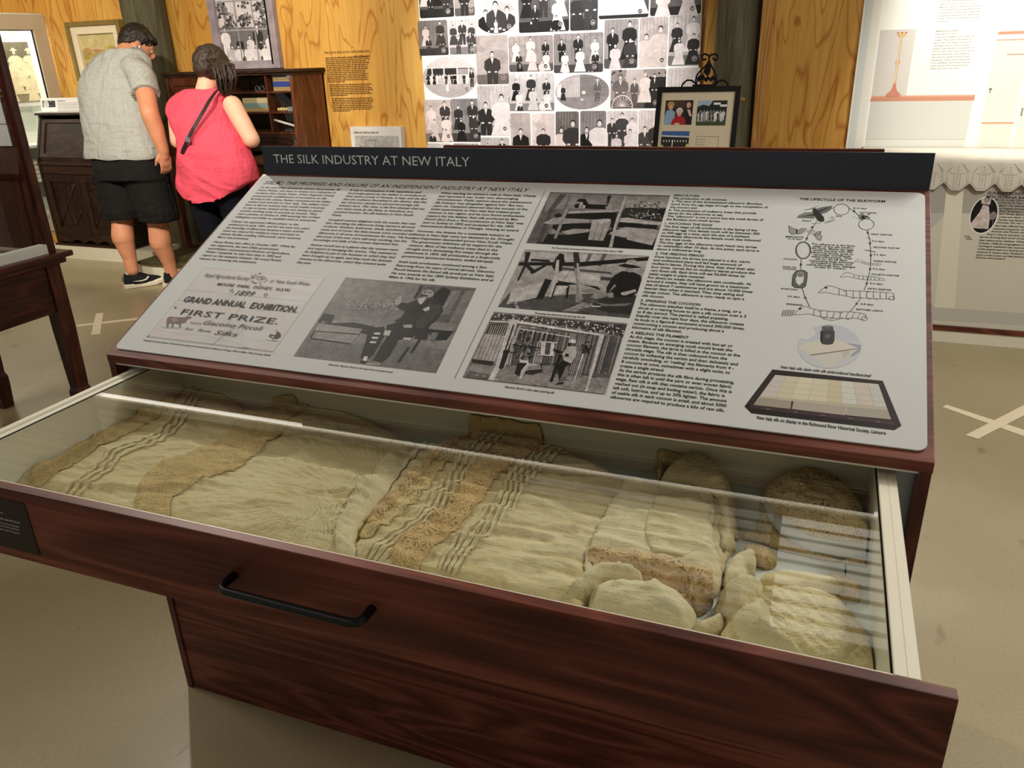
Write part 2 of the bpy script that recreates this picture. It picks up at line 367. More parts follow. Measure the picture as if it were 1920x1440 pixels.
def remesh(mb, name, mat, parent, voxel=.008, smooth=4, noise=0, nscale=8, seed=0, cut=None, factor=.5):
    off = root_loc(parent); me = mb.mesh(name+'_tmp', off); o = bpy.data.objects.new('tmp', me); COL.objects.link(o)
    r = o.modifiers.new('r', 'REMESH'); r.mode = 'VOXEL'; r.voxel_size = voxel
    if smooth: sm = o.modifiers.new('s', 'SMOOTH'); sm.iterations = smooth; sm.factor = factor
    dg = bpy.context.evaluated_depsgraph_get(); dg.update()
    m2 = bpy.data.meshes.new_from_object(o.evaluated_get(dg)); bpy.data.objects.remove(o); m2.name = name
    n = len(m2.vertices); co = np.empty(n*3, np.float32); m2.vertices.foreach_get('co', co); co = co.reshape(-1, 3)
    if noise:
        nm = np.empty(n*3, np.float32); m2.vertices.foreach_get('normal', nm); nm = nm.reshape(-1, 3); co = co+nm*noise(co+off)[:, None]
    if cut is not None:
        co = cut(co+off)-off
    m2.vertices.foreach_set('co', co.astype(np.float32).ravel()); m2.polygons.foreach_set('use_smooth', [True]*len(m2.polygons)); m2.update()
    m2.materials.clear(); m2.materials.append(MAT[mat])
    return link_mesh(name, m2, parent)
# numpy value noise
_rng = np.random.RandomState(7); _T = _rng.rand(64, 64, 64).astype(np.float32)
def vnoise(p, s=1.0, o=0):
    p = np.asarray(p, float)*s+o*17.3; i = np.floor(p).astype(int); f = p-i; f = f*f*(3-2*f); r = 0
    for a in (0, 1):
        for b in (0, 1):
            for c in (0, 1):
                wgt = (f[:, 0] if a else 1-f[:, 0])*(f[:, 1] if b else 1-f[:, 1])*(f[:, 2] if c else 1-f[:, 2])
                r = r+wgt*_T[(i[:, 0]+a) % 64, (i[:, 1]+b) % 64, (i[:, 2]+c) % 64]
    return r*2-1
# ------------------------------------------------------------------ flat printed matter
def text_geo(s, bold=False, italic=False):
    c = bpy.data.curves.new('t', 'FONT'); c.body = s; c.size = 1; c.resolution_u = 2
    if bold: c.offset = .018
    if italic: c.shear = .22
    o = bpy.data.objects.new('t', c); COL.objects.link(o)
    dg = bpy.context.evaluated_depsgraph_get(); dg.update()
    m = bpy.data.meshes.new_from_object(o.evaluated_get(dg)); n = len(m.vertices); co = np.empty(n*3, np.float32); m.vertices.foreach_get('co', co)
    V = co.reshape(-1, 3)[:, :2].copy(); F = [tuple(p.vertices) for p in m.polygons]
    bpy.data.objects.remove(o); bpy.data.curves.remove(c); bpy.data.meshes.remove(m)
    return V, F
class Sheet:
    """flat print on a plane: origin O, unit axes A, B, outward normal N"""
    def __init__(s, O, A, B, lift=.0006):
        s.O = np.array(O, float); s.A = np.array(A, float); s.B = np.array(B, float); s.N = np.cross(s.A, s.B); s.lift = lift; s.k = 0
    def pt(s, u, v, w=0): return s.O+s.A*u+s.B*v+s.N*(w)
    def uv(s, x, y):
        d = ray(x, y); t = ((s.O-CAM)@s.N)/(d@s.N); p = CAM+t*d-s.O; return np.array([p@s.A, p@s.B])
    def px(s, pts): return [s.uv(*p) for p in pts]
    def text(s, mb, st, u, v, cap, width=None, bold=False, italic=False, align='l', w=None, squash=None):
        V, F = text_geo(st, bold, italic)
        if not len(V): return
        x0, x1 = V[:, 0].min(), V[:, 0].max(); k = cap/.73
        kx = (width/(x1-x0)) if width else k*(squash or .93)
        U = (V[:, 0]-x0)*kx; 
        if align == 'r': U = U-U.max()
        if align == 'c': U = U-U.max()/2
        W = s.lift if w is None else w
        mb.raw([s.pt(u+a, v+b*k, W) for a, b in zip(U, V[:, 1])], F)
    def para(s, mb, lines, u, v, pitch, cap, width, bold=False, italic=False, align='l'):
        n = max(len(l[0] if isinstance(l, tuple) else l) for l in lines if l)
        y = v
        for l in lines:
            if isinstance(l, (int, float)): y -= pitch*l; continue
            b, i = bold, italic
            if isinstance(l, tuple): b = 'b' in l[1]; i = 'i' in l[1]; l = l[0]
            s.text(mb, l, u, y, cap, None, b, i, align, squash=width); y -= pitch
    def stroke(s, mb, pts, wd, w=None, closed=False):
        pts = [np.array(p, float) for p in pts]; W = s.lift if w is None else w
        if closed: pts = pts+[pts[0]]
        for a, b in zip(pts[:-1], pts[1:]):
            d = b-a; L = np.linalg.norm(d)
            if L < 1e-9: continue
            d /= L; n = np.array([-d[1], d[0]])*wd/2; a2 = a-d*wd*.3; b2 = b+d*wd*.3
            mb.poly([s.pt(*(a2-n), W), s.pt(*(b2-n), W), s.pt(*(b2+n), W), s.pt(*(a2+n), W)])
    def bars(s, mb, u, v, width, n, pitch, h, rnd, short=.8, w=None):
        W = s.lift if w is None else w
        for k in range(n):
            x = u; end = u+width*(rnd.uniform(short, 1) if k < n-1 else .4)
            while x < end:
                l = rnd.uniform(1.5, 5)*h; a = min(x+l, end); y = v-k*pitch
                mb.poly([s.pt(x, y, W), s.pt(a, y, W), s.pt(a, y+h, W), s.pt(x, y+h, W)]); x = a+h*.55
def ellipse(cx, cy, rx, ry, n=18, a0=0): return [(cx+rx*math.cos(t+a0), cy+ry*math.sin(t+a0)) for t in np.linspace(0, 2*math.pi, n, endpoint=False)]
def rrect(x0, y0, x1, y1, r, n=5):
    P = []
    for cx, cy, a in ((x1-r, y1-r, 0), (x0+r, y1-r, 90), (x0+r, y0+r, 180), (x1-r, y0+r, 270)):
        for k in range(n+1): t = math.radians(a+90*k/n); P.append((cx+r*math.cos(t), cy+r*math.sin(t)))
    return P
def clip(poly, win):
    P = [tuple(p) for p in poly]
    for a, b in zip(win, win[1:]+win[:1]):
        out = []; 
        if not P: return []
        side = lambda p: (b[0]-a[0])*(p[1]-a[1])-(b[1]-a[1])*(p[0]-a[0])
        for i in range(len(P)):
            p, q = P[i-1], P[i]; sp, sq = side(p), side(q)
            if (sp >= 0) != (sq >= 0): t = sp/(sp-sq); out.append((p[0]+t*(q[0]-p[0]), p[1]+t*(q[1]-p[1])))
            if sq >= 0: out.append(q)
        P = out
    return P
class Photo:
    """a printed picture: shapes clipped to a window, each a hair above the last"""
    def __init__(s, sheet, win, base, sepia=(1, 1, 1), step=2.5e-6, lift=.0004):
        s.s = sheet; s.win = [tuple(p) for p in win]; s.mb = MB(); s.z = lift; s.step = step; s.sep = sepia
        s.add(s.win, base)
    def col(s, g):
        if isinstance(g, (int, float)):
            g = max(12, min(244, 128+(g-128)*1.22)); return tuple(lin(max(0, min(255, g*k))) for k in s.sep)
        return tuple(lin(x) for x in g)
    def add(s, pts, g):
        P = clip(pts, s.win)
        if len(P) < 3: return
        s.mb.poly([s.s.pt(u, v, s.z) for u, v in P], s.col(g)); s.z += s.step
    def line(s, pts, wd, g):
        pts = [np.array(p, float) for p in pts]
        for a, b in zip(pts[:-1], pts[1:]):
            d = b-a; L = np.linalg.norm(d)
            if L < 1e-9: continue
            n = np.array([-d[1], d[0]])/L*wd/2; s.add([a-n, b-n, b+n, a+n], g)
    def person(s, x, y, h, tone, skirt=False, hair=50, skin=215, hat=None, legs=None, wide=1.0):
        """x, y: feet; h: height; window units"""
        hw = h*.13*wide; hy = y+h*.9
        if skirt: s.add([(x-hw*1.6, y), (x-hw*.7, y+h*.5), (x+hw*.7, y+h*.5), (x+hw*1.6, y)], tone)
        else:
            s.add([(x-hw*.8, y), (x-hw*.85, y+h*.5), (x+hw*.85, y+h*.5), (x+hw*.8, y), (x+hw*.15, y), (x, y+h*.4), (x-hw*.15, y)], tone if legs is None else legs)
        s.add([(x-hw*.8, y+h*.45), (x-hw*1.25, y+h*.55), (x-hw*1.15, y+h*.74), (x-hw*.5, y+h*.81), (x+hw*.5, y+h*.81), (x+hw*1.15, y+h*.74), (x+hw*1.25, y+h*.55), (x+hw*.8, y+h*.45)], tone)
        if tone < 140 and not skirt: s.add([(x-hw*.22, y+h*.81), (x, y+h*.66), (x+hw*.22, y+h*.81)], 225)
        s.add(ellipse(x-hw*.5, y+h*.46, hw*.22, h*.022, 8), skin); s.add(ellipse(x+hw*.5, y+h*.46, hw*.22, h*.022, 8), skin)
        s.add(ellipse(x, hy+h*.018, h*.056, h*.066, 12), hair); s.add(ellipse(x, hy-h*.008, h*.044, h*.058, 12), skin)
        s.line([(x-h*.02, hy), (x-h*.008, hy)], h*.008, 90); s.line([(x+h*.008, hy), (x+h*.02, hy)], h*.008, 90)
        if hat is not None: s.add(ellipse(x, hy+h*.05, h*.1, h*.022, 10), hat); s.add(ellipse(x, hy+h*.075, h*.05, h*.035, 10), hat)
    def build(s, name, parent, mat='photo_print', label=None):
        o = s.mb.build(name, mat, parent, fix=False); 
        if label: o['label'] = label
        return o
# =================================================================== SETTING
def struct(name, mb, mat, **k):
    o = mb.build(name, mat, None, **k); o['kind'] = 'structure'; return o
WY = 4.0
struct('floor', MB().box((-7, -4.5, -.1), (5, 4.6, 0)), 'painted_floor')
struct('wall_back', MB().box((-4.66, WY, 0), (.93, WY+.1, 3.0)), 'plywood')
struct('wall_right', MB().box((.93, 3.72, 0), (5, 3.82, 3.0)), 'plywood')
struct('trim_1', MB().box((.90, 3.69, 0), (.955, 3.72, 3.0)), 'oregon')
# canted wall with the display window: runs from the corner toward the viewer
CO = onY(80, 26, WY); CX = CO[0]; ca = math.radians(10.7)
LD = np.array([-math.sin(ca), -math.cos(ca), 0]); LN = np.array([math.cos(ca), -math.sin(ca), 0]); L0 = np.array([CX, WY, 0.])
def LW(s, d, z): return L0+LD*s+LN*d+np.array([0, 0, z])       # s along wall from corner, d out of the wall, z up
def onL(x, y, d=0):
    dd = ray(x, y); t = ((L0+LN*d-CAM)@LN)/(dd@LN); p = CAM+t*dd; return np.array([(p-L0)@LD, p[2]])
WZ1 = 1.80; WS0, WS1 = .012, 2.1; WZ0 = .16
m = MB(); m.box((-.0, -.1, 0), (WS1+1.5, 0, WZ0), LW); m.box((0, -.1, WZ1), (WS1+1.5, 0, 3.0), LW); m.box((WS1, -.1, WZ0), (WS1+1.5, 0, WZ1), LW)
struct('wall_left', m, 'plywood')
wf = MB(); FW = .105
wf.box((WS0, 0, WZ0), (WS0+FW, .02, WZ1+.01), LW); wf.box((WS0, 0, WZ1-.10), (WS1, .021, WZ1+.01), LW); wf.box((WS1-FW, 0, WZ0), (WS1, .02, WZ1), LW); wf.box((WS0, 0, WZ0), (WS1, .021, WZ0+.08), LW)
win = struct('window_1', wf, 'beige_frame', bevel=.003)
wi = MB()
wi.box((WS0, -.50, WZ0), (WS1, -.48, WZ1), LW); wi.box((WS0, -.5, WZ0-.02), (WS1, 0, WZ0), LW); wi.box((WS0, -.5, WZ1), (WS1, 0, WZ1+.02), LW); wi.box((WS0-.02, -.5, WZ0), (WS0, -.1, WZ1), LW); wi.box((WS1, -.5, WZ0), (WS1+.02, -.1, WZ1), LW)
for z in (.55, .82): wi.box((WS0+.02, -.48, z), (WS1, -.1, z+.02), LW)
def child_struct(mb, name, mat, par, **k):
    off = root_loc(par); o = mb.build(name, mat, None, **k); o.location = Vector([0, 0, 0]); co = o.data
    return o
def part(mb, name, mat, par, **k): return mb.build(name, mat, par, **k)
part(wi, 'display_recess', 'case_white', win)
part(MB().box((WS0+FW, -.012, WZ0+.08), (WS1-FW, -.006, WZ1-.10), LW), 'pane', 'thin_glass', win)
m = MB(); g = .006
m.box((WS0+FW, -.01, WZ0+.08), (WS0+FW+g, .004, WZ1-.10), LW); m.box((WS0+FW, -.01, WZ1-.10-g), (WS1-FW, .004, WZ1-.10), LW)
part(m, 'seal', 'dark_gap', win)
lamp('window_lamp', 'AREA', LW(.7, -.22, WZ1-.02), LW(.7, -.3, .5), 14, (1, .96, .86), 1.2, sy=.25)
# photograph standing in the window
def frame_sheet(O, A, B): return Sheet(O, A, B)
a = onL(62, 76, -.30); b = onL(86, 185, -.30)
ps0, pz1 = a[0], a[1]; pz0 = b[1]-.02
sh = Sheet(LW(ps0+.95, -.30, 0), -LD, np.array([0, 0, 1.]))
photo = thing('photo_print', LW(ps0+.45, -.31, pz0), 'large sepia group photograph of women in white dresses inside the lit display window', 'photograph')
part(MB().box((ps0-.04, -.312, pz0-.03), (ps0+.97, -.302, pz1+.0), LW), 'backing_board', 'card_white', photo)
P = Photo(sh, [(0, pz0), (.95, pz0), (.95, pz1-.01), (0, pz1-.01)], 120, (1.0, .93, .78))
H = pz1-pz0
P.add([(0, pz0), (.95, pz0), (.95, pz0+H*.12), (0, pz0+H*.15)], 150)
rnd = random.Random(4)
for row, (fy, hh, n) in enumerate(((.26, .62, 8), (.14, .56, 7), (.02, .42, 5))):
    for k in range(n):
        x = .95-(k+.55+rnd.uniform(-.15, .15))*.95/n - .01
        P.person(x, pz0+H*fy, H*hh, 236+rnd.uniform(-14, 6), True, hair=90, skin=205, hat=246 if row < 2 and rnd.random() < .8 else None, wide=1.25)
P.build('picture', photo, 'photo_far')
card = thing('display_card', LW(.18, -.3, .84), 'small white card on the middle shelf of the display window beside the bureau', 'card')
part(MB().box((.08, -.34, .84), (.3, -.33, .93), LW), 'card_sheet', 'card_white', card)
cl = thing('folded_linen', LW(.22, -.3, .57), 'folded cream linen stack on the lower shelf of the display window', 'linen')
m = MB()
for k in range(4): m.box((.06+.01*k, -.40, .571+k*.035), (.42-.012*k, -.16, .603+k*.035), LW)
part(m, 'folded_cloth', 'cloth_white', cl, bevel=.012, smooth=True, seg=3)
cl = thing('folded_linen', LW(.22, -.3, .16), 'crumpled cream linen on the floor of the display window', 'linen')
m = MB()
for k in range(6): m.ell(LW(.08+.07*k, -.28+.05*(k % 2), .2+.03*(k % 3)), (.07, .08, .045))
part(m, 'folded_cloth', 'cloth_white', cl, smooth=True)
card = thing('display_card', LW(.1, -.12, .17), 'white card leaning low in the display window corner behind the bureau foot', 'card')
part(MB().box((.03, -.14, .165), (.17, -.13, .26), LW), 'card_sheet', 'card_white', card)

# ceiling of slats; its strip light is what the drawer glass mirrors
m = MB().box((-7, -4.5, 2.9), (5, 4.6, 3.0)); ce = struct('ceiling', m, 'ceiling_slat')
m = MB()
y = -1.0
while y < 3.2: m.box((-7, y, 2.855), (5, y+.058, 2.9)); y += .118
part(m, 'slat', 'ceiling_slat', ce)
# skirting plinths
struct('trim_2', MB().box((-4.52, 3.44, 0), (-3.42, WY, .10)), 'white_paint')
struct('trim_3', MB().box((-3.12, 3.02, 0), (-.9, WY, .13)), 'white_paint')
struct('trim_4', MB().box((-3.135, 3.0, .13), (-.9, WY, .146)), 'oregon_x')
# timber posts
def post(name, x, y, r, label):
    o = thing(name, (x, y, 0), label, 'post'); n = 40; rings = []
    for k in range(40):
        z = 2.9*k/39; R = r*(1+.02*math.sin(z*2.1)); rings.append([(x+R*math.cos(t)*(1+.018*math.sin(5*t+z)), y+R*math.sin(t)*(1+.02*math.sin(3*t+1.3*z)), z) for t in np.linspace(0, 2*math.pi, n, endpoint=False)])
    part(MB().loft(rings), 'trunk', 'weathered_post', o, smooth=True); return o
post('timber_post', -3.465, 3.87, .155, 'round grey-green timber post against the plywood wall, left of the rolltop desk')
p2 = post('timber_post', .775, 3.80, .125, 'round grey-green timber post between the photo collage and the white altar backdrop')
m = MB(); m.ell(onY(1392, 186, 3.675), (.014, .004, .011)); part(m, 'knot', 'oregon', p2, smooth=True)
# floor tape
def strip(mb, quad):
    P = [onZ(*q, .0006) for q in quad]; mb.prism(P, (0, 0, .0006))
def cross(label, quads):
    c = np.mean([onZ(*q, 0) for qd in quads for q in qd], axis=0); o = thing('floor_tape_cross', (c[0], c[1], 0), label, 'floor tape')
    for i, qd in enumerate(quads):
        m = MB(); P = [onZ(*q, .0006+.0008*i) for q in qd]; m.prism(P, (0, 0, .0006)); part(m, 'tape_strip', 'tape', o)
cross('masking tape cross stuck on the floor right of the cabinet', [[(1767, 763), (1775, 759), (1990, 829), (1984, 841)], [(1810, 816), (1834, 823), (1965, 756), (1950, 744)]])
cross('masking tape cross on the floor between the visitor and the table leg', [[(143, 609.5), (145, 612.5), (300, 595), (297, 591)], [(180, 588), (194, 586.5), (188, 627), (170.5, 628.5)]])
# stains on the floor are in its paint; two scuffs
# =================================================================== WALL THINGS (back wall)
FY = WY-.001
def wsheet(y=FY): return Sheet((0, y, 0), (1, 0, 0), (0, 0, 1))
def boxY(x0, z0, x1, z1, y0, y1): return MB().box((x0, y0, z0), (x1, y1, z1))
def ring(m, x0, z0, x1, z1, wd, y0, y1):
    m.box((x0, y0, z0), (x0+wd, y1, z1)); m.box((x1-wd, y0, z0), (x1, y1, z1)); m.box((x0+wd, y0, z1-wd), (x1-wd, y1, z1)); m.box((x0+wd, y0, z0), (x1-wd, y1, z0+wd)); return m
# painting
fr = onY(119.5, 42, 3.95); x0, z1 = fr[0], fr[2]; x1 = onY(221, 36, 3.95)[0]; z0 = onY(150, 152, 3.95)[2]
o = thing('framed_painting', ((x0+x1)/2, 3.97, z0), 'gold framed landscape painting with cream mount hung above the dark bureau', 'painting')
part(ring(MB(), x0, z0, x1, z1, .035, 3.945, FY), 'picture_frame', 'olive_frame', o, bevel=.006)
part(ring(MB(), x0+.035, z0+.035, x1-.035, z1-.035, .055, 3.962, FY), 'mount', 'mount_cream', o)
s = wsheet(3.985); q0, q1, r0, r1 = x0+.085, x1-.085, z0+.085, z1-.085
P = Photo(s, [(q0, r0), (q1, r0), (q1, r1), (q0, r1)], (205, 184, 120)); wq, hq = q1-q0, r1-r0
P.add([(q0, r1), (q1, r1), (q1, r0+hq*.45), (q0+wq*.5, r0+hq*.55), (q0, r0+hq*.4)], (216, 200, 142))
for k in range(26): P.add(ellipse(q0+rnd.random()*wq, r0+hq*(.3+rnd.random()*.35), .02+.03*rnd.random(), .008+.014*rnd.random(), 8), (170+rnd.randint(0, 30), 140+rnd.randint(0, 30), 70+rnd.randint(0, 30)))
P.add([(q0, r0), (q1, r0), (q1, r0+hq*.22), (q0, r0+hq*.16)], (190, 160, 90)); P.build('picture', o, 'photo_far')
# school window photo
a0 = onY(390, 0, 3.96); x0 = onY(398, 66, 3.96)[0]; x1 = onY(518, 60, 3.96)[0]; z0 = onY(410, 131, 3.96)[2]; z1 = 2.02
o = thing('window_photograph', ((x0+x1)/2, 3.97, z0), 'old lilac window frame holding a photograph of school children, above the desk', 'photograph')
part(ring(MB(), x0, z0, x1, z1, .055, 3.95, FY), 'window_frame', 'lilac_frame', o, bevel=.004)
part(MB().box((x1-.062, 3.946, z0+.03), (x1-.05, 3.949, z1)), 'groove', 'dark_gap', o)
s = wsheet(3.985); P = Photo(s, [(x0+.05, z0+.05), (x1-.05, z0+.05), (x1-.05, z1-.05), (x0+.05, z1-.05)], 205, (.98, .95, .97)); W_ = x1-x0-.1; H_ = z1-z0-.1; bx, bz = x0+.05, z0+.05
for cx_, cz_, rr in ((.12, .62, .12), (.55, .75, .13), (.85, .62, .12), (.5, .5, .1), (.2, .45, .14), (.8, .42, .12), (.1, .9, .1)):
    for k in range(70): P.add(ellipse(bx+W_*(cx_+rnd.gauss(0, rr*.55)), bz+H_*(cz_+rnd.gauss(0, rr*.38)), .006+.010*rnd.random(), .005+.008*rnd.random(), 6), 50+rnd.random()*110)
P.add([(bx, bz), (bx+W_, bz), (bx+W_, bz+H_*.40), (bx, bz+H_*.42)], 120)
for px_, h_, t_ in ((.10, .40, 222), (.72, .42, 70)): P.person(bx+W_*px_, bz+H_*.03, H_*h_, t_, False, 50, 215, wide=1.2)
for px_, h_, t_ in ((.36, .31, 60), (.56, .32, 210), (.92, .33, 225)): P.person(bx+W_*px_, bz+H_*.0, H_*h_, t_, False, 45, 215, wide=1.2)
for px_, t_ in ((.2, 190), (.32, 215), (.5, 220), (.66, 210), (.82, 225), (.96, 215)): P.person(bx+W_*px_, bz-H_*.1, H_*.31, t_, False, 45, 218, wide=1.4)
for fx in (.36, .68): P.add([(bx+W_*fx-.006, bz), (bx+W_*fx+.006, bz), (bx+W_*fx+.006, bz+H_), (bx+W_*fx-.006, bz+H_)], 150)
for fz in (.38, .72): P.add([(bx, bz+H_*fz-.005), (bx+W_, bz+H_*fz-.005), (bx+W_, bz+H_*fz+.005), (bx, bz+H_*fz+.005)], 165)
P.build('picture', o, 'photo_far')
# brown wall lettering
s = wsheet(FY); m = MB(); A = onY(608, 101, FY); Bq = onY(693, 99, FY); wd = Bq[0]-A[0]
s.text(m, 'THE SCHOOL EDUCATING A NEW GENERATION', A[0], A[2], .014, wd, True); C2 = onY(660, 104, FY); s.text(m, 'OF AUSTRALIANS', Bq[0], A[2]-.030, .014, wd*.36, True, align='r')
T = onY(609, 110, FY); Bt = onY(620, 215, FY); n = 31; pit = (T[2]-Bt[2])/n; r2 = random.Random(2)
s.bars(m, T[0]+.004, T[2], wd*.96, 14, pit, .0065, r2, .86); s.bars(m, T[0]+.012, T[2]-pit*14.6, wd*.98, 7, pit, .0065, r2, .9); s.bars(m, T[0]+.02, T[2]-pit*22.2, wd*.98, 8, pit, .0065, r2, .86)
o = thing('wall_text', (A[0]+wd/2, FY, Bt[2]), 'brown lettering printed on the plywood wall between the desk and the collage', 'wall text'); part(m, 'lettering', 'brown_ink', o, fix=False)
# low sign under the lettering
x0, z1 = onY(655, 238, 3.94)[[0, 2]]; x1 = onY(750, 237, 3.94)[0]; z0 = z1-.30
o = thing('printed_sign', ((x0+x1)/2, 3.94, z0), 'white printed sign with a pale drawing on the wall below the brown lettering', 'sign')
part(MB().box((x0, 3.945, z0), (x1, FY, z1)), 'sign_board', 'card_white', o)
s = wsheet(3.944); m = MB(); s.text(m, 'OPENING DAY AT NEW ITALY SCHOOL, 1877', x0+.03, z1-.045, .014, .2, True); part(m, 'lettering', 'grey_ink', o, fix=False)
P = Photo(s, [(x0+.03, z0+.02), (x1-.02, z0+.02), (x1-.02, z1-.06), (x0+.03, z1-.06)], 196)
P.add([(x0, z0), (x1, z0), (x1, z1-.17), (x0, z1-.16)], 170)
for k in range(14): P.person(x0+.08+k*.022, z1-.22, .075+rnd.random()*.02, 70+rnd.random()*110, False, 60, 200)
P.line([(x0+.12, z1-.09), (x0+.2, z1-.09), (x0+.2, z1-.16), (x0+.12, z1-.16), (x0+.12, z1-.09)], .003, 110); P.build('picture', o)
struct('trim_5', MB().box((x0-.1, 3.9, z0-.03), (x1+.1, FY, z0)), 'oregon')

# collage of family photographs
CYY = 3.97; s = wsheet(CYY)
cx0 = onY(783.5, 0, CYY)[0]; cx1 = onY(1316.5, 0, CYY)[0]
o = thing('photo_collage', ((cx0+cx1)/2, CYY, .62), 'white collage board of numbered black and white family photographs on the back wall', 'photo board')
part(MB().box((cx0, CYY+.0005, .62), (cx1, FY, 1.95)), 'backing_board', 'collage_white', o)
LIST = [ # x0,y0,x1,y1 photo pixels, tone, background, people, number, kind
 (785, -45, 850, 33, 90, 5, '20'), (851, -45, 889, 30, 150, 1, '23'), (891, 1, 970, 63, 190, 3, '24', 'o'), (972, -40, 1067, 60, 95, 7, '25'), (1069, -45, 1121, 57, 110, 2, '26'), (1123, -50, 1217, 34, 80, 4, '27', 'd'), (1220, -50, 1316, 28, 100, 2, '28', 'b'),
 (785, 38, 840, 104, 120, 4, '29'), (842, 36, 893, 102, 185, 5, '30'), (893, 66, 953, 158, 170, 1, '31', 'b'), (954, 67, 1037, 134, 150, 8, '33'), (1038, 62, 1131, 136, 135, 8, '34'),
 (1133, 36, 1196, 128, 150, 4, '35', 'b'), (1199, 32, 1251, 126, 175, 2, '36', 'b'), (1254, 28, 1314, 123, 178, 4, '37'),
 (793, 106, 895, 183, 175, 0, '38', 'h'), (954, 138, 1039, 208, 190, 8, '41'), (797, 187, 848, 266, 180, 6, '39'), (847, 185, 900, 266, 135, 4, '39'), (896, 160, 956, 254, 185, 2, '40', 'b'),
 (1041, 139, 1143, 205, 165, 0, '43', 's'), (1145, 130, 1248, 203, 150, 4, '44', 'w'), (1251, 127, 1311, 215, 200, 1, '45'),
 (958, 212, 995, 300, 170, 1, '47', 'b'), (998, 213, 1040, 300, 215, 1, '49'), (1042, 209, 1085, 300, 110, 2, '50', 'b'), (1088, 208, 1136, 300, 125, 2, '51', 'b'), (1138, 208, 1194, 300, 215, 5, '52'), (1197, 207, 1245, 300, 205, 2, '53'), (1248, 219, 1306, 300, 190, 3, '54'),
 (902, 258, 956, 330, 185, 3, '46'), (803, 269, 848, 330, 185, 2, '42'), (851, 269, 900, 330, 150, 3, '45')]
for it in LIST:
    ax, ay, bx_, by_, bg, npp, num = it[:7]; kd = it[7] if len(it) > 7 else ''
    mx, my = (ax+bx_)/2, (ay+by_)/2; bg = min(212, bg+8)
    u0 = s.uv(ax, my)[0]; u1 = s.uv(bx_, my)[0]; v1 = s.uv(mx, ay)[1]; v0 = s.uv(mx, by_)[1]; w_, h_ = u1-u0, v1-v0
    rd = random.Random(int(num)*7+ax)
    oval = kd in ('o', 'h', 's')
    win_ = ellipse((u0+u1)/2, (v0+v1)/2, w_/2, h_/2, 30) if oval else rrect(u0, v0, u1, v1, .012)
    sep = rd.choice([(1, .955, .95), (1, .93, .91), (1, .965, .965)])
    P = Photo(s, win_, bg, sep, 5e-6)
    for k in range(4): P.add(ellipse(u0+w_*rd.random(), v0+h_*rd.uniform(.5, 1), w_*.3, h_*.16, 10), min(245, bg+rd.uniform(-14, 20)))
    if rd.random() < .6 and not oval:
        for k in range(9): P.line([(u0+w_*k/8, v0+h_*.4), (u0+w_*k/8, v1)], .003, bg-28)
    P.add([(u0, v0), (u1, v0), (u1, v0+h_*.22), (u0, v0+h_*.2)], max(50, bg-60))
    X = lambda f: u0+w_*f
    Z = lambda f: v0+h_*f
    if kd == 'h':
        P.add([(X(0), Z(0)), (X(1), Z(0)), (X(1), Z(.42)), (X(0), Z(.42))], 178); P.add([(X(.05), Z(.45)), (X(.95), Z(.45)), (X(.9), Z(.72)), (X(.1), Z(.72))], 62)
        P.add([(X(.0), Z(.72)), (X(.12), Z(.9)), (X(.5), Z(1)), (X(.85), Z(.9)), (X(1), Z(.72))], 205); P.add([(X(.64), Z(.44)), (X(.95), Z(.44)), (X(.95), Z(.7)), (X(.64), Z(.7))], 165)
        for f in (.18, .4, .64, .85): P.line([(X(f), Z(.4)), (X(f), Z(.74))], w_*.022, 228)
        P.line([(X(.05), Z(.52)), (X(.9), Z(.56))], h_*.02, 220)
        for k in range(15): P.person(X(.1+.055*k), Z(.33), h_*.26, rd.choice([40, 50, 200, 225]), rd.random() < .4, 60, 220)
        P.person(X(.9), Z(.25), h_*.45, 60); P.person(X(.45), Z(.16), h_*.2, 230, True)
    elif kd == 's':
        P.add([(X(0), Z(0)), (X(1), Z(0)), (X(1), Z(.38)), (X(0), Z(.34))], 150); P.add([(X(.14), Z(.36)), (X(.46), Z(.36)), (X(.46), Z(.92)), (X(.14), Z(.85))], 200)
        P.add([(X(.46), Z(.36)), (X(.98), Z(.36)), (X(.98), Z(.95)), (X(.46), Z(.98))], 140)
        for k in range(9): P.line([(X(.16+.034*k), Z(.38)), (X(.16+.034*k), Z(.86))], w_*.006, 150)
        for k in range(8): P.line([(X(.47), Z(.42+.065*k)), (X(.97), Z(.42+.065*k))], h_*.008, 112)
        P.add([(X(.03), Z(.36)), (X(.1), Z(.36)), (X(.12), Z(.75)), (X(.05), Z(.7))], 225)
        P.person(X(.15), Z(.26), h_*.45, 60, True, 60, 190); P.person(X(.78), Z(.2), h_*.66, 110, False, 60, 215, hat=215, wide=1.1); P.add(ellipse(X(.53), Z(.48), w_*.035, h_*.05, 12), 228); P.add(ellipse(X(.5), Z(.28), w_*.03, h_*.03, 8), 230)
    elif kd == 'w':
        for k in range(40): P.add(ellipse(X(rd.random()), Z(.5+.5*rd.random()), .008, .006, 6), rd.choice([50, 80, 190]))
        P.add([(X(.28), Z(.45)), (X(.6), Z(.45)), (X(.6), Z(1)), (X(.28), Z(1))], 195); P.add([(X(.62), Z(.0)), (X(1), Z(.0)), (X(1), Z(.8)), (X(.7), Z(.8))], 55)
        P.person(X(.18), Z(.0), h_*.9, 118, False, 60, 220, hat=120, wide=1.6); P.person(X(.44), Z(.05), h_*.74, 105, False, 80, 215); P.person(X(.63), Z(.15), h_*.78, 236, True, 190, 220, wide=1.3); P.person(X(.8), Z(.1), h_*.8, 60, False, 60, 220)
        c0 = (X(.22), Z(.05)); rr = w_*.19
        pr_ = [(c0[0]+rr*math.cos(t), c0[1]+rr*math.sin(t)) for t in np.linspace(0, 2*math.pi, 25)]; P.line(pr_, .006, 232)
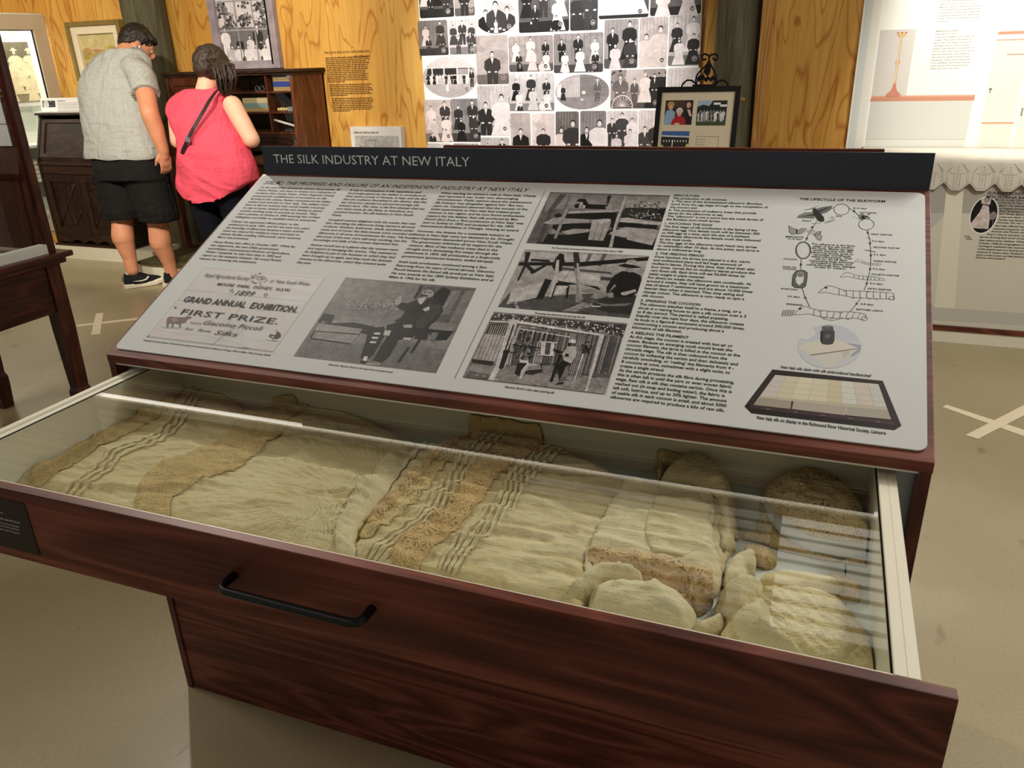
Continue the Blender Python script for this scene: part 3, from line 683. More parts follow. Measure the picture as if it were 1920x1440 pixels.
        for t in np.linspace(0, math.pi, 12): P.line([(c0[0]+rr*math.cos(t), c0[1]+rr*math.sin(t)), c0], .0025, 225)
    elif kd == 'd':
        for k, f in enumerate((.14, .42, .74)): P.person(X(f), Z(.08), h_*.86, 232, True, 60, 215, wide=1.9)
    elif kd == 'o':
        for f, h2, t_ in ((.25, .74, 45), (.76, .78, 70), (.49, .93, 75)): P.person(X(f), Z(-.52 if f != .49 else -.60), h_*h2*1.75, t_, False, 50, 222, wide=1.35)
        P.person(X(.49), Z(.02), h_*.42, 225, True, 200, 226)
    elif npp:
        rows = 1 if npp <= 2 else (2 if npp <= 5 else 3)
        big = kd == 'b'
        k = 0
        for r_ in range(rows):
            n_ = npp//rows+(1 if r_ < npp % rows else 0)
            for j in range(n_):
                f = (j+.5+(.25 if (r_ % 2 and n_ > 1) else 0))/(n_+(.25 if r_ % 2 else 0)); h2 = (1.02 if big else .9)*(1-.10*r_)*(1 if rows == 1 else .82)
                dark = rd.random() < .6; P.person(X(f), Z((.30-.26*r_ if rows > 1 else .0)-(.12 if big else .02)), h_*h2*(.95 if j % 2 else .8), rd.uniform(40, 85) if dark else rd.uniform(205, 238), not dark or rd.random() < .4, 50, 222, wide=1.5 if rows == 1 else 1.3)
                k += 1
    bxx, bzz = (X(.83), Z(.14)) if not oval else (X(.8), Z(.2))
    if it[3] < 280:
        P.add(ellipse(bxx, bzz, .0145, .0145, 18), 238); P.add(ellipse(bxx, bzz, .0125, .0125, 18), 40); T0 = len(P.mb.f); s.text(P.mb, num, bxx, bzz-.0065, .013, None, True, align='c', w=P.z+.00002)
        for q_ in range(T0, len(P.mb.f)): P.mb.c[q_] = P.col(238)
    P.build('photograph', o, 'photo_far')

# easel with framed colour photos
ye = 2.72
x0 = onY(1234, 163, 2.8)[0]; x1 = onY(1390, 162, 2.8)[0]; zt = onY(1300, 163, 2.8)[2]
lean = math.radians(16); EB = np.array([0, math.sin(lean), math.cos(lean)]); EO = np.array([x0, 2.8, zt])-EB*.50
e = Sheet(EO, (1, 0, 0), EB, .0005); EW = x1-x0
o = thing('framed_picture', EO+np.array([EW/2, 0, 0]), 'black framed mount with small colour photographs standing on the black easel', 'picture')
def eb(u0, v0, u1, v1, w0, w1): return MB().box((u0, v0, w0), (u1, v1, w1), lambda u, v, w_: e.pt(u, v, w_))
m = MB(); f_ = lambda u, v, w_: e.pt(u, v, w_)
for q in (((0, 0), (.022, .5)), ((EW-.022, 0), (EW, .5)), ((.022, .478), (EW-.022, .5)), ((.022, 0), (EW-.022, .022))): m.box((q[0][0], q[0][1], -.012), (q[1][0], q[1][1], .008), f_)
part(m, 'picture_frame', 'black_ink', o); part(eb(.022, .022, EW-.022, .478, -.012, 0), 'mount', 'mount_cream', o)
def ep(px0, py0, px1, py1): a_ = e.uv(px0, (py0+py1)/2); b_ = e.uv(px1, (py0+py1)/2); t_ = e.uv((px0+px1)/2, py0); c_ = e.uv((px0+px1)/2, py1); return a_[0], c_[1], b_[0], t_[1]
a0, b0, a1, b1 = ep(1246.5, 188, 1298.5, 234); P = Photo(e, [(a0, b0), (a1, b0), (a1, b1), (a0, b1)], (52, 42, 38)); W_, H_ = a1-a0, b1-b0
P.add([(a0+W_*.3, b1-H_*.3), (a0+W_*.7, b1-H_*.3), (a0+W_*.7, b1-H_*.02), (a0+W_*.3, b1-H_*.02)], (80, 60, 48))
P.add([(a0, b0), (a0+W_*.36, b0), (a0+W_*.38, b0+H_*.5), (a0+W_*.25, b0+H_*.62), (a0+W_*.06, b0+H_*.58), (a0, b0+H_*.3)], (150, 180, 205))
P.add(ellipse(a0+W_*.2, b0+H_*.74, W_*.1, H_*.13), (196, 120, 80)); P.add(ellipse(a0+W_*.2, b0+H_*.84, W_*.13, H_*.11), (190, 150, 90)); P.add(ellipse(a0+W_*.2, b0+H_*.72, W_*.08, H_*.1), (222, 170, 140))
P.add([(a0+W_*.62, b0), (a1, b0), (a1, b0+H_*.5), (a0+W_*.85, b0+H_*.68), (a0+W_*.68, b0+H_*.45)], (28, 26, 30)); P.add(ellipse(a0+W_*.84, b0+H_*.8, W_*.08, H_*.12), (222, 170, 140)); P.add([(a0+W_*.8, b0+H_*.62), (a0+W_*.9, b0+H_*.62), (a0+W_*.98, b0+H_*.35), (a0+W_*.9, b0+H_*.35)], (235, 190, 180))
P.add([(a0+W_*.25, b0), (a0+W_*.8, b0), (a0+W_*.74, b0+H_*.28), (a0+W_*.58, b0+H_*.36), (a0+W_*.42, b0+H_*.36), (a0+W_*.3, b0+H_*.2)], (178, 42, 46)); P.add(ellipse(a0+W_*.53, b0+H_*.56, W_*.12, H_*.14), (225, 222, 222)); P.add(ellipse(a0+W_*.53, b0+H_*.48, W_*.09, H_*.13), (230, 180, 156)); P.add(ellipse(a0+W_*.48, b0+H_*.04, W_*.1, H_*.04), (225, 200, 190))
P.build('photograph', o, 'print')
a0, b0, a1, b1 = ep(1306.5, 188.5, 1362, 235.5); P = Photo(e, [(a0, b0), (a1, b0), (a1, b1), (a0, b1)], (40, 44, 40)); W_, H_ = a1-a0, b1-b0
P.add([(a0, b1), (a0, b0+H_*.75), (a0+W_*.2, b0+H_*.84), (a0+W_*.4, b0+H_*.78), (a0+W_*.52, b1)], (170, 190, 205)); P.add([(a0, b0), (a1, b0), (a1, b0+H_*.2), (a0, b0+H_*.3)], (70, 84, 54))
for k in range(16): P.person(a0+W_*(.08+.055*k), b0+H_*.16+.006*(k % 2), H_*.42, rnd.choice([(200, 120, 110), (215, 200, 190), (60, 40, 44), (150, 60, 60)])[0], False, 40, 200)
for fx, fz in ((.66, .88), (.88, .8)): P.add(rrect(a0+W_*(fx-.12), b0+H_*(fz-.05), a0+W_*(fx+.12), b0+H_*(fz+.04), .004), 235)
P.build('photograph', o, 'print')
a0, b0, a1, b1 = ep(1239, 246, 1291, 292); P = Photo(e, [(a0, b0), (a1, b0), (a1, b1), (a0, b1)], (44, 44, 38)); W_, H_ = a1-a0, b1-b0
P.add([(a0, b1), (a0, b1-H_*.16), (a1, b1-H_*.2), (a1, b1)], (70, 104, 168)); P.add([(a0, b1-H_*.16), (a0, b1-H_*.22), (a1, b1-H_*.26), (a1, b1-H_*.2)], (205, 215, 225))
for k in range(9): P.add(ellipse(a0+W_*(.1+.1*k), b1-H_*.4, W_*.018, H_*.05, 6), 220)
P.line([(a0+W_*.4, b0), (a0+W_*.42, b1-H_*.35)], .004, 230); P.add(ellipse(a0+W_*.95, b0+H_*.3, W_*.06, H_*.2), (220, 200, 140)); P.add(ellipse(a0+W_*.05, b0+H_*.25, W_*.07, H_*.2), (190, 200, 120)); P.build('photograph', o, 'print')
a0, b0, a1, b1 = ep(1305, 256, 1346, 292); m = MB(); e.stroke(m, [(a0, b0), (a1, b0), (a1, b1), (a0, b1)], .0012, closed=True)
for k in range(7): e.bars(m, a0+.006, b1-.014-k*.0115, (a1-a0)-.012, 1, .01, .0016, rnd, 1)
part(m, 'caption', 'grey_ink', o, fix=False)
# easel
tcx = (x0+x1)/2+.005
ez = thing('display_easel', (tcx, 2.95, 0), 'black wrought iron easel with scrolled top behind the framed picture', 'easel')
def epx(pts, w_=-.03): return [e.pt(*e.uv(*p), w_) for p in pts]
def spiral(cx_, cy_, r0, r1, a0, a1, n=22): return [(cx_+(r0+(r1-r0)*k/n)*math.cos(math.radians(a0+(a1-a0)*k/n)), cy_-(r0+(r1-r0)*k/n)*math.sin(math.radians(a0+(a1-a0)*k/n))) for k in range(n+1)]
m = MB(); R_ = .0042
bulb = [(1305, 156), (1303, 148), (1304, 140), (1309, 132), (1318, 124), (1325, 116), (1328, 108), (1328, 103), (1326, 99)]
bulbr = [(1338, 155), (1342, 148), (1342, 140), (1338, 130), (1333, 122), (1329, 113), (1328, 106), (1330, 101), (1333, 98)]
m.tube(epx(bulb+spiral(1319.5, 104.5, 7.5, 3, 30, 330)), R_, 8); m.tube(epx(bulbr+spiral(1339, 104.5, 7.5, 3, 150, -190)), R_, 8)
m.tube(epx([(1275, 163), (1279, 153), (1287, 147), (1296, 148), (1303, 154), (1306, 158)]), R_, 8); m.tube(epx([(1366, 162), (1362, 152), (1354, 147), (1346, 149), (1339, 155), (1336, 158)]), R_, 8)
part(m, 'scroll', 'black_iron', ez, smooth=True)
m = MB()
def leafp(pts): m.prism([e.pt(*e.uv(*p), -.034) for p in pts], tuple(e.N*.008))
leafp([(1322, 138), (1317, 131), (1321, 124), (1325, 118), (1328, 112), (1331, 118), (1331, 126), (1330, 133), (1326, 139)])
leafp([(1306, 151), (1305, 143), (1311, 137), (1318, 138), (1322, 143), (1325, 139), (1330, 143), (1336, 138), (1341, 143), (1341, 150), (1335, 146), (1331, 151), (1327, 146), (1322, 151), (1317, 146), (1311, 148)])
part(m, 'leaf_ornament', 'black_iron', ez, bevel=.001)
m = MB(); m.prism([e.pt(*e.uv(*p), -.034) for p in ((1298, 158), (1343, 157.5), (1343, 168), (1298, 168))], tuple(e.N*.03)); part(m, 'clamp', 'black_iron', ez)
for i, (a_, b_) in enumerate((((tcx, 2.81, zt-.01), (tcx-.26, 2.55, 0)), ((tcx, 2.81, zt-.01), (tcx+.26, 2.55, 0)), ((tcx, 2.83, zt-.02), (tcx, 3.25, 0)))): part(MB().tube([a_, b_], .009, 8), 'leg', 'black_iron', ez, smooth=True)
part(MB().box((x0-.02, EO[1]-.03, EO[2]-.022), (x1+.02, EO[1]+.10, EO[2]-.004)), 'ledge', 'black_iron', ez)
# =================================================================== BUREAU (slant-front, dark)
bx0 = -4.42; bx1 = -3.635; by0, by1 = 3.46, 3.96; bz0 = .10
o = thing('bureau', ((bx0+bx1)/2, 3.7, bz0), 'dark slant-front wooden bureau with diamond panelled doors and scalloped foot', 'bureau')
def side(x): m = MB(); m.prism([(x, by0, bz0), (x, by0, .775), (x, 3.565, 1.06), (x, 3.565, 1.085), (x, by1, 1.085), (x, by1, bz0)], (.022, 0, 0)); return m
part(side(bx0), 'side_panel', 'old_dark', o); part(side(bx1-.022), 'side_panel', 'old_dark', o)
part(MB().box((bx0-.012, 3.545, 1.085), (bx1+.012, by1, 1.102)), 'top_board', 'old_dark_x', o, bevel=.004)
sl = np.array([0, 3.565-by0, 1.06-.775]); Ls = np.linalg.norm(sl); sl = sl/Ls; sn = np.cross([1., 0, 0], sl)
fS = lambda u, v, w_: np.array([bx0, by0, .775])+np.array([u, 0, 0])+sl*v+sn*w_
BWd = bx1-bx0
flap = part(MB().box((.022, 0, -.03), (BWd-.022, Ls, -.012), fS), 'slant_flap', 'old_dark_x', o)
m = MB(); m.box((.03, .01, -.012), (.07, Ls-.01, -.002), fS); m.box((BWd-.07, .01, -.012), (BWd-.03, Ls-.01, -.002), fS); m.box((.07, .01, -.012), (BWd-.07, .04, -.002), fS); m.box((.07, Ls-.03, -.012), (BWd-.07, Ls-.01, -.002), fS)
part(m, 'flap_moulding', 'old_dark_x', flap)
m = MB(); m.box((bx0+.022, by0+.01, .735), (bx1-.022, by0+.03, .775)); m.box((bx0+.0, by0-.008, .728), (bx1, by0+.012, .742)); m.box((bx0+.022, by0+.006, .66), (bx1-.022, by0+.02, .728)); part(m, 'rail', 'old_dark_x', o, bevel=.002)
dw = (BWd-.05)/2
for k in range(2):
    xx = bx0+.025+k*dw
    d = part(MB().box((xx, by0+.014, .20), (xx+dw-.004, by0+.026, .655)), 'door', 'old_dark', o)
    m = ring(MB(), xx, .20, xx+dw-.004, .655, .055, by0+.002, by0+.014)
    part(m, 'door_frame', 'old_dark', d, bevel=.002)
    m = MB(); cxm, czm = xx+dw/2, .4275
    c0 = (xx+.055, .255); c1 = (xx+dw-.06, .60)
    sg = 1 if k == 0 else 1
    for t in (-.24, -.06, .12): 
        a_ = (max(c0[0], cxm+t-.12), None)
    for (ax_, az_, bx_, bz_) in ((.0, .28, .18, .345), (.0, .0, .24, .345), (.14, .0, .24, .13)):
        m.tube([(c0[0]+ax_*1.1, by0+.012, c0[1]+az_), (min(c1[0], c0[0]+bx_*1.15), by0+.012, c0[1]+bz_)], .0045, 6)
    part(m, 'diagonal_moulding', 'old_dark', d, smooth=True)
pts = [(bx0+.02, .20)]; 
xs = np.linspace(bx0+.02, bx1-.02, 80); sc_ = [(x, .118+.03*abs(math.sin((x-bx0)*math.pi/.144))+(0 if .12 < (x-bx0) < BWd-.12 else -.018)) for x in xs]
m = MB(); m.prism([(bx0+.02, by0+.004, .20)]+[(x, by0+.004, z) for x, z in sc_]+[(bx1-.02, by0+.004, .20)], (0, .016, 0)); part(m, 'scalloped_apron', 'old_dark_x', o)
part(MB().box((bx0+.022, by1-.01, bz0), (bx1-.022, by1, 1.085)), 'back_board', 'old_dark', o)
part(MB().box((bx0-.015, by0-.015, bz0), (bx1+.015, by1, bz0+.018)), 'base_board', 'old_dark_x', o, bevel=.003)
# sign on bureau
a_ = onY(77, 189, 3.66); b_ = onY(147, 180, 3.66); zb = 1.103
o = thing('printed_sign', ((a_[0]+b_[0])/2, 3.66, zb), 'small white caption sign with a dark photo standing on the bureau top', 'sign')
lean = math.radians(10); s = Sheet((a_[0]-.005, 3.645, zb+.006), (1, 0, 0), (0, math.sin(lean), math.cos(lean))); SW, SH = b_[0]-a_[0]+.02, (a_[2]+b_[2])/2-zb
part(MB().box((0, 0, -.004), (SW, SH, 0), lambda u, v, w_: s.pt(u, v, w_)), 'sign_board', 'card_white', o)
part(MB().box((a_[0]-.01, 3.60, zb), (b_[0]+.03, 3.68, zb+.005)), 'sign_foot', 'card_white', o)
P = Photo(s, [(.02, .03), (.02+SW*.32, .03), (.02+SW*.32, SH-.02), (.02, SH-.02)], 70); P.person(.02+SW*.2, .0, SH*.95, 30); P.add(ellipse(.02+SW*.09, .05, .03, .03), 190); P.build('picture', o, 'photo_far')
m = MB(); s.bars(m, SW*.42, SH-.026, SW*.5, 1, .01, .006, rnd, 1); s.bars(m, SW*.42, SH-.04, SW*.52, 9, .0115, .0028, rnd, .95); part(m, 'lettering', 'grey_ink', o, fix=False)

# =================================================================== ROLLTOP / PIGEONHOLE DESK
dx0, dx1 = -3.16, -2.075; dz0 = .146; yF = 3.63; yB = 3.99; dzt = 1.362
o = thing('writing_desk', ((dx0+dx1)/2, 3.6, dz0), 'dark brown writing desk with open pigeonholes holding books, where two visitors look in', 'desk')
m = MB(); m.box((dx0-.015, yF-.02, dzt-.02), (dx1+.022, yB, dzt)); m.box((dx0-.005, yF-.008, dzt-.036), (dx1+.012, yB, dzt-.02)); part(m, 'cornice', 'old_dark_x', o, bevel=.004)
SPZ = .80
def dside(x): m = MB(); m.prism([(x, yF, dzt-.036), (x, yB, dzt-.036), (x, yB, SPZ), (x, yF-.22, SPZ), (x, yF-.22, SPZ+.03), (x, yF-.02, SPZ+.09)], (.026, 0, 0)); return m
part(dside(dx1-.026), 'side_panel', 'desk_brown', o); part(dside(dx0), 'side_panel', 'desk_brown', o)
part(MB().box((dx0, yB-.012, SPZ), (dx1, yB, dzt-.036)), 'back_board', 'old_dark', o)
px1 = dx1-.026
SH1, SH2, SH3 = [onY(x_, y_, yF)[2] for x_, y_ in ((540, 172.5), (545, 211), (550, 250))]
m = MB(); xm = onY(495, 140, yF)[0]; xR = px1
part(MB().box((xR-.002, yF+.018, SH3-.01), (xR+.014, yB-.012, dzt-.036)), 'divider', 'red_brown', o)
part(MB().box((xm-.006, yF+.004, SH3-.01), (xm+.006, yB-.012, dzt-.036)), 'divider', 'red_brown', o)
xl = -2.72; part(MB().box((xl-.006, yF+.004, SH3-.01), (xl+.006, yB-.012, dzt-.036)), 'divider', 'red_brown', o)
for z in (SH1, SH2, SH3): part(MB().box((xl, yF+.006, z-.006), (xR, yB-.012, z+.006)), 'shelf', 'red_brown', o)
d = part(MB().box((dx0+.026, yF, SPZ+.05), (xl, yF+.018, dzt-.036)), 'cupboard_door', 'red_brown', o)
part(ring(MB(), dx0+.026, SPZ+.05, xl, dzt-.04, .05, yF-.012, yF), 'door_frame', 'red_brown', d, bevel=.003)
part(MB().box((xl, yF+.01, SPZ+.03), (xR, yF+.03, SH3-.006)), 'lower_rail', 'old_dark_x', o)
part(MB().box((dx0-.01, yF-.24, SPZ-.028), (dx1+.012, yB, SPZ)), 'writing_board', 'desk_brown', o, bevel=.004)
part(MB().box((dx0+.01, yF-.2, SPZ-.04), (dx1-.01, yB, SPZ-.028)), 'moulding', 'old_dark_x', o)
for k in range(3):
    xa = dx0+.02+k*(dx1-dx0-.04)/3; xb_ = xa+(dx1-dx0-.04)/3-.01
    d = part(MB().box((xa, yF-.20, SPZ-.175), (xb_, yF-.18, SPZ-.042)), 'drawer', 'desk_brown', o, bevel=.003)
    m = MB(); cxm = (xa+xb_)/2; m.tube([(cxm-.035, yF-.2, SPZ-.11), (cxm-.03, yF-.22, SPZ-.116), (cxm+.03, yF-.22, SPZ-.116), (cxm+.035, yF-.2, SPZ-.11)], .005, 8); part(m, 'drawer_handle', 'steel', d, smooth=True)
part(MB().box((-2.5, yF-.18, dz0), (dx1-.01, yB, SPZ-.04)), 'pedestal', 'desk_brown', o, bevel=.003)
for y in (yF-.17, yB-.07): part(MB().box((dx0+.02, y, dz0), (dx0+.075, y+.055, SPZ-.04)), 'leg', 'desk_brown', o, bevel=.003)
part(MB().box((dx0+.03, yB-.03, dz0+.08), (-2.5, yB-.015, SPZ-.04)), 'modesty_board', 'old_dark', o)
# acrylic guard strips in front of the pigeonholes
o2 = thing('perspex_guard', (xR, yF-.02, SH3), 'clear perspex guard with bright corner clips over the desk pigeonholes', 'guard')
part(MB().box((xl+.02, yF-.006, SH3-.07), (xR+.006, yF-.003, dzt-.045)), 'pane', 'thin_glass', o2)
for z in (dzt-.06, SH3-.065): part(MB().box((xR-.012, yF-.012, z), (xR+.01, yF-.002, z+.02)), 'corner_clip', 'steel', o2)
# books and objects
def book(x0, x1, z, th, mat, label, y0=yF+.03, depth=.16, grp='books lying in the desk pigeonholes'):
    o = thing('book', ((x0+x1)/2, y0+depth/2, z), label, 'book', grp)
    part(MB().box((x0, y0, z), (x1, y0+depth, z+.003)).box((x0, y0, z+th-.003), (x1, y0+depth, z+th)).box((x0, y0, z), (x0+.003, y0+depth, z+th)), 'cover', mat, o); part(MB().box((x0+.003, y0+.004, z+.003), (x1-.004, y0+depth-.004, z+th-.003)), 'page_block', 'book_cream', o); 
    part(MB().box((x0, y0-.001, z), (x1, y0+.002, z+th)), 'spine', mat, o); return o
bl = onY(507, 160, yF)[0]; z = SH1+.006
for th, mt, lb, dx in ((.026, 'book_tan', 'tan book at the bottom of the upper stack in the desk', .0), (.034, 'book_blue', 'bright blue book in the upper stack in the desk pigeonhole', .0), (.025, 'book_tan', 'tan book lying on the blue book in the desk', .004), (.024, 'book_teal', 'pale teal book on top of the upper stack in the desk', -.002)):
    book(bl+dx, bl+.165-dx, z, th, mt, lb); z += th+.0005
z = SH2+.006; xx = xm-.235
for th, mt, lb in ((.024, 'book_tan', 'tan book at the bottom of the middle shelf stack in the desk'), (.030, 'book_teal', 'grey teal book between two tan books on the middle shelf'), (.034, 'book_cream', 'cream book on top of the middle shelf stack')):
    book(xx, xx+.215, z, th, mt, lb); z += th+.0005
for k in range(11):
    g_ = thing('bone_piece', (xm+.045+.014*k, yF+.05+.01*(k % 3), SH2+.006), 'small yellowish bone piece in the row on the desk middle shelf', 'bone', 'row of yellowish bone pieces on the desk shelf')
    part(MB().ell((xm+.045+.014*k, yF+.05+.01*(k % 3), SH2+.006+.012), (.0085, .012, .0115+.002*(k % 2)), 10, 6), 'bone', 'bone', g_, smooth=True)
o3 = thing('paper_packet', (xR-.05, yF+.08, SH2+.006), 'small grey packet at the right end of the middle desk shelf', 'packet'); part(MB().box((xR-.08, yF+.04, SH2+.024), (xR-.01, yF+.14, SH2+.034)).box((xR-.075, yF+.04, SH2+.006), (xR-.012, yF+.13, SH2+.024)), 'packet', 'book_teal', o3, bevel=.002)
o3 = thing('spectacles', (xm-.06, yF+.05, SH1+.006), 'pair of old round spectacles lying on the upper desk shelf', 'spectacles')
m = MB()
for k in (-1, 1): m.tube([(xm-.075+k*.02+.017*math.cos(t), yF+.03, SH1+.024+.017*math.sin(t)) for t in np.linspace(0, 2*math.pi, 15)], .0016, 6)
m.tube([(xm-.078, yF+.03, SH1+.028), (xm-.072, yF+.03, SH1+.028)], .0016, 6); m.tube([(xm-.038, yF+.03, SH1+.026), (xm-.036, yF+.13, SH1+.024)], .0014, 6); m.tube([(xm-.112, yF+.03, SH1+.026), (xm-.114, yF+.13, SH1+.024)], .0014, 6); part(m, 'spectacle_frame', 'steel', o3, smooth=True)
o3 = thing('small_pot', (xm-.03, yF+.1, SH1+.006), 'small red clay pot beside the spectacles in the desk', 'pot'); part(MB().lathe((xm-.028, yF+.1, SH1+.006), [(.014, 0), (.022, .012), (.024, .026), (.016, .040), (.018, .044), (.012, .044), (.012, .036)]), 'pot', 'cardigan_red', o3, smooth=True)
o3 = thing('document_scroll', (xR-.10, yF+.07, SH3+.006), 'white rolled paper leaning in the lowest desk pigeonhole', 'scroll'); a_ = onY(515, 225, yF+.03); b_ = onY(556, 237, yF+.03)
part(MB().tube([(a_[0], yF+.03, a_[2]), (b_[0], yF+.03, b_[2])], .008, 10), 'scroll', 'card_white', o3, smooth=True)
o3 = thing('dark_hand_iron', (xR-.09, yF+.08, SH3+.006), 'black hand tool with a bright edge under the scroll in the desk', 'tool')
part(MB().tube([(xR-.16, yF+.07, SH3+.05), (xR-.13, yF+.07, SH3+.022), (xR-.03, yF+.07, SH3+.022), (xR-.02, yF+.07, SH3+.045)], [.008, .014, .014, .006], 8), 'tool_body', 'black_metal', o3, smooth=True); part(MB().box((xR-.13, yF+.054, SH3+.012), (xR-.03, yF+.058, SH3+.016)), 'tool_edge', 'steel', o3)

# =================================================================== ALTAR
AX0, AX1, AY0, AY1, AZ = 1.50, 3.6, 3.17, 3.70, .885
o = thing('altar_table', ((AX0+AX1)/2, 3.45, 0), 'white altar case with printed front panel about Sunday school, under a lace cloth', 'altar')
part(MB().box((AX0, AY0+.012, .03), (AX1, AY1, AZ)), 'altar_body', 'case_white', o)
part(MB().box((AX0-.004, AY0, 0), (AX1, AY0+.03, .060)), 'base_board', 'white_paint', o); part(MB().box((AX0-.004, AY0-.006, .060), (AX1, AY0+.014, .086)), 'rail', 'mahogany', o, bevel=.003)
part(MB().box((AX0, AY0+.004, .086), (AX1, AY0+.010, AZ-.004)), 'front_panel', 'cloth_white', o)
s = Sheet((0, AY0+.0035, 0), (1, 0, 0), (0, 0, 1))
P = Photo(s, [(AX0, .088), (AX1, .088), (AX1, AZ-.01), (AX0, AZ-.01)], (208, 203, 186))
P.add([(AX0, .1)]+[s.uv(1745, 399), s.uv(1925, 401), s.uv(1925, 330), s.uv(1745, 330)][0:0]+[tuple(s.uv(1775, 399)), tuple(s.uv(1775, 330)), (AX0, AZ)], (186, 184, 178))
P.add([s.uv(1740, 399), s.uv(1990, 403), s.uv(1990, 330), s.uv(1740, 330)], (170, 164, 154))
P.add([s.uv(1776, 340), s.uv(1808, 340), s.uv(1790, 580), s.uv(1752, 580)], (224, 218, 198)); P.add([s.uv(1742, 575), s.uv(1990, 592), s.uv(1990, 615), s.uv(1742, 600)], (190, 188, 176))
c_ = s.uv(1845, 402); P.add(ellipse(c_[0], c_[1]-.004, .058, .087, 30), 228); P.build('print', o, 'print')
P = Photo(s, ellipse(c_[0], c_[1]-.004, .054, .083, 30), 42, (1, .93, .92), lift=.0008); cx_, cz_ = c_
P.add([(cx_-.058, cz_-.065), (cx_+.03, cz_-.068), (cx_+.026, cz_-.01), (cx_+.012, cz_+.04), (cx_-.012, cz_+.045), (cx_-.02, cz_+.01)], 214); P.add([(cx_-.02, cz_+.05), (cx_-.024, cz_+.08), (cx_, cz_+.096), (cx_+.018, cz_+.08), (cx_+.016, cz_+.045)], 222); P.add(ellipse(cx_, cz_+.068, .011, .014), 90); P.add(ellipse(cx_+.0, cz_+.066, .009, .012), 170)
P.add(ellipse(cx_+.038, cz_-.005, .014, .02), 150); P.line([(cx_+.04, cz_-.02), (cx_+.045, cz_-.06)], .004, 110); P.build('photograph', o)
m = MB(); h0 = s.uv(1851, 362); h1 = s.uv(1851, 369)
s.text(m, 'SUNDAY SCHOOL WITH', s.uv(1852, 363)[0], s.uv(1852, 363)[1]-.003, .0125, None, True, squash=1.2, w=.0012); s.text(m, 'MISS FIORINA BAZZO', s.uv(1851, 369)[0]-.003, s.uv(1851, 369)[1]-.006, .0125, None, True, squash=1.2, w=.0012)
LN_ = [(1866, 374.5, 'Mostly Sunday School was'), (1870, 379.5, 'conducted at New South'), (1873, 385, 'Bazzo. She exemplified'), (1873.5, 390.5, 'of tragedy and joy of th'), (1874, 395.5, 'Born 26 January 1892'), (1873.5, 401, 'and Teresa Bazzo, wea'), (1873, 406.5, 'crises and death of Pie'), (1871.5, 412, 'Fiorina was baptised in'), (1869, 417, 'Noumea. She was raised'), (1866, 423, 'land that offered hope a'), (1862, 428.5, 'material prosperity. Anto'), (1858, 433.5, 'Antonio and Fiorina married'), (1850, 439, "Peter's Church and later conv"), (1837, 444, 'barrier farming land north of Lismore'), (1836, 450, 'they raised seven children. When she d'), (1835, 455.5, 'October 1948 the congregation at St'), (1834, 461, "Carthage's Cathedral was reported to b"), (1833, 466.5, 'of the largest seen at a funeral service in'), (1831.5, 472, 'Lismore in recent years. Residents of m'), (1830.5, 477.5, 'parts of the Lower and Mid-Richmond'), (1829.5, 482.5, 'districts were present.')]
for x_, y_, t_ in LN_: q_ = s.uv(x_, y_); s.text(m, t_, q_[0], q_[1]-.004, .0088, None, True, True, squash=1.15, w=.0012)
for k in range(3): q_ = s.uv(1808+2*k, 443+3*k); s.bars(m, q_[0], q_[1], .06, 1, .01, .003, rnd, 1, w=.0012)
part(m, 'lettering', 'black_ink', o, fix=False)
# altar cloth with scalloped embroidered edge
o = thing('altar_cloth', ((AX0+AX1)/2, 3.42, AZ), 'white embroidered altar cloth with pointed scallop edge draped over the altar case', 'altar cloth')
PIT = .105; m = MB(); n = int((AX1-AX0)/.0075); rows = 15
x_off = 1.835   # a notch
def drop(x): t = ((x-x_off)/PIT) % 1.0; return .112+.030*(1-abs(2*t-1)**1.0*1) if True else 0
ring_ = []
for i in range(n+1):
    x = AX0-.02+(AX1-AX0+.02)*i/n; t = ((x-x_off)/PIT) % 1.0; tri = 1-abs(2*t-1); dd = .098+.036*min(1, tri*1.5)
    col_ = []
    for yy in np.linspace(AY1, AY0-.004, 6): col_.append((x, yy, AZ+.0035+.001*math.sin(9*x)*math.sin(20*yy)))
    for k in range(1, rows+1):
        f = k/rows; yo = AY0-.006-.010*f-.006*f*math.sin(x*2*math.pi/(PIT*2.0)+.6)
        col_.append((x, yo-.001, AZ-.001-dd*f))
    ring_.append(col_)
m.loft(ring_, cap=False, closed=False)
drp = part(m, 'drape', 'cloth_white', o, smooth=True); so = drp.modifiers.new('s', 'SOLIDIFY'); so.thickness = .0018
m = MB(); 
def dpt(x, f, lift=.0022):
    t = ((x-x_off)/PIT) % 1.0; tri = 1-abs(2*t-1); dd = .098+.036*min(1, tri*1.5); yo = AY0-.006-.010*f-.006*f*math.sin(x*2*math.pi/(PIT*2.0)+.6); return (x, yo-lift, AZ-.001-dd*f)
nn = int((AX1-AX0)/PIT)
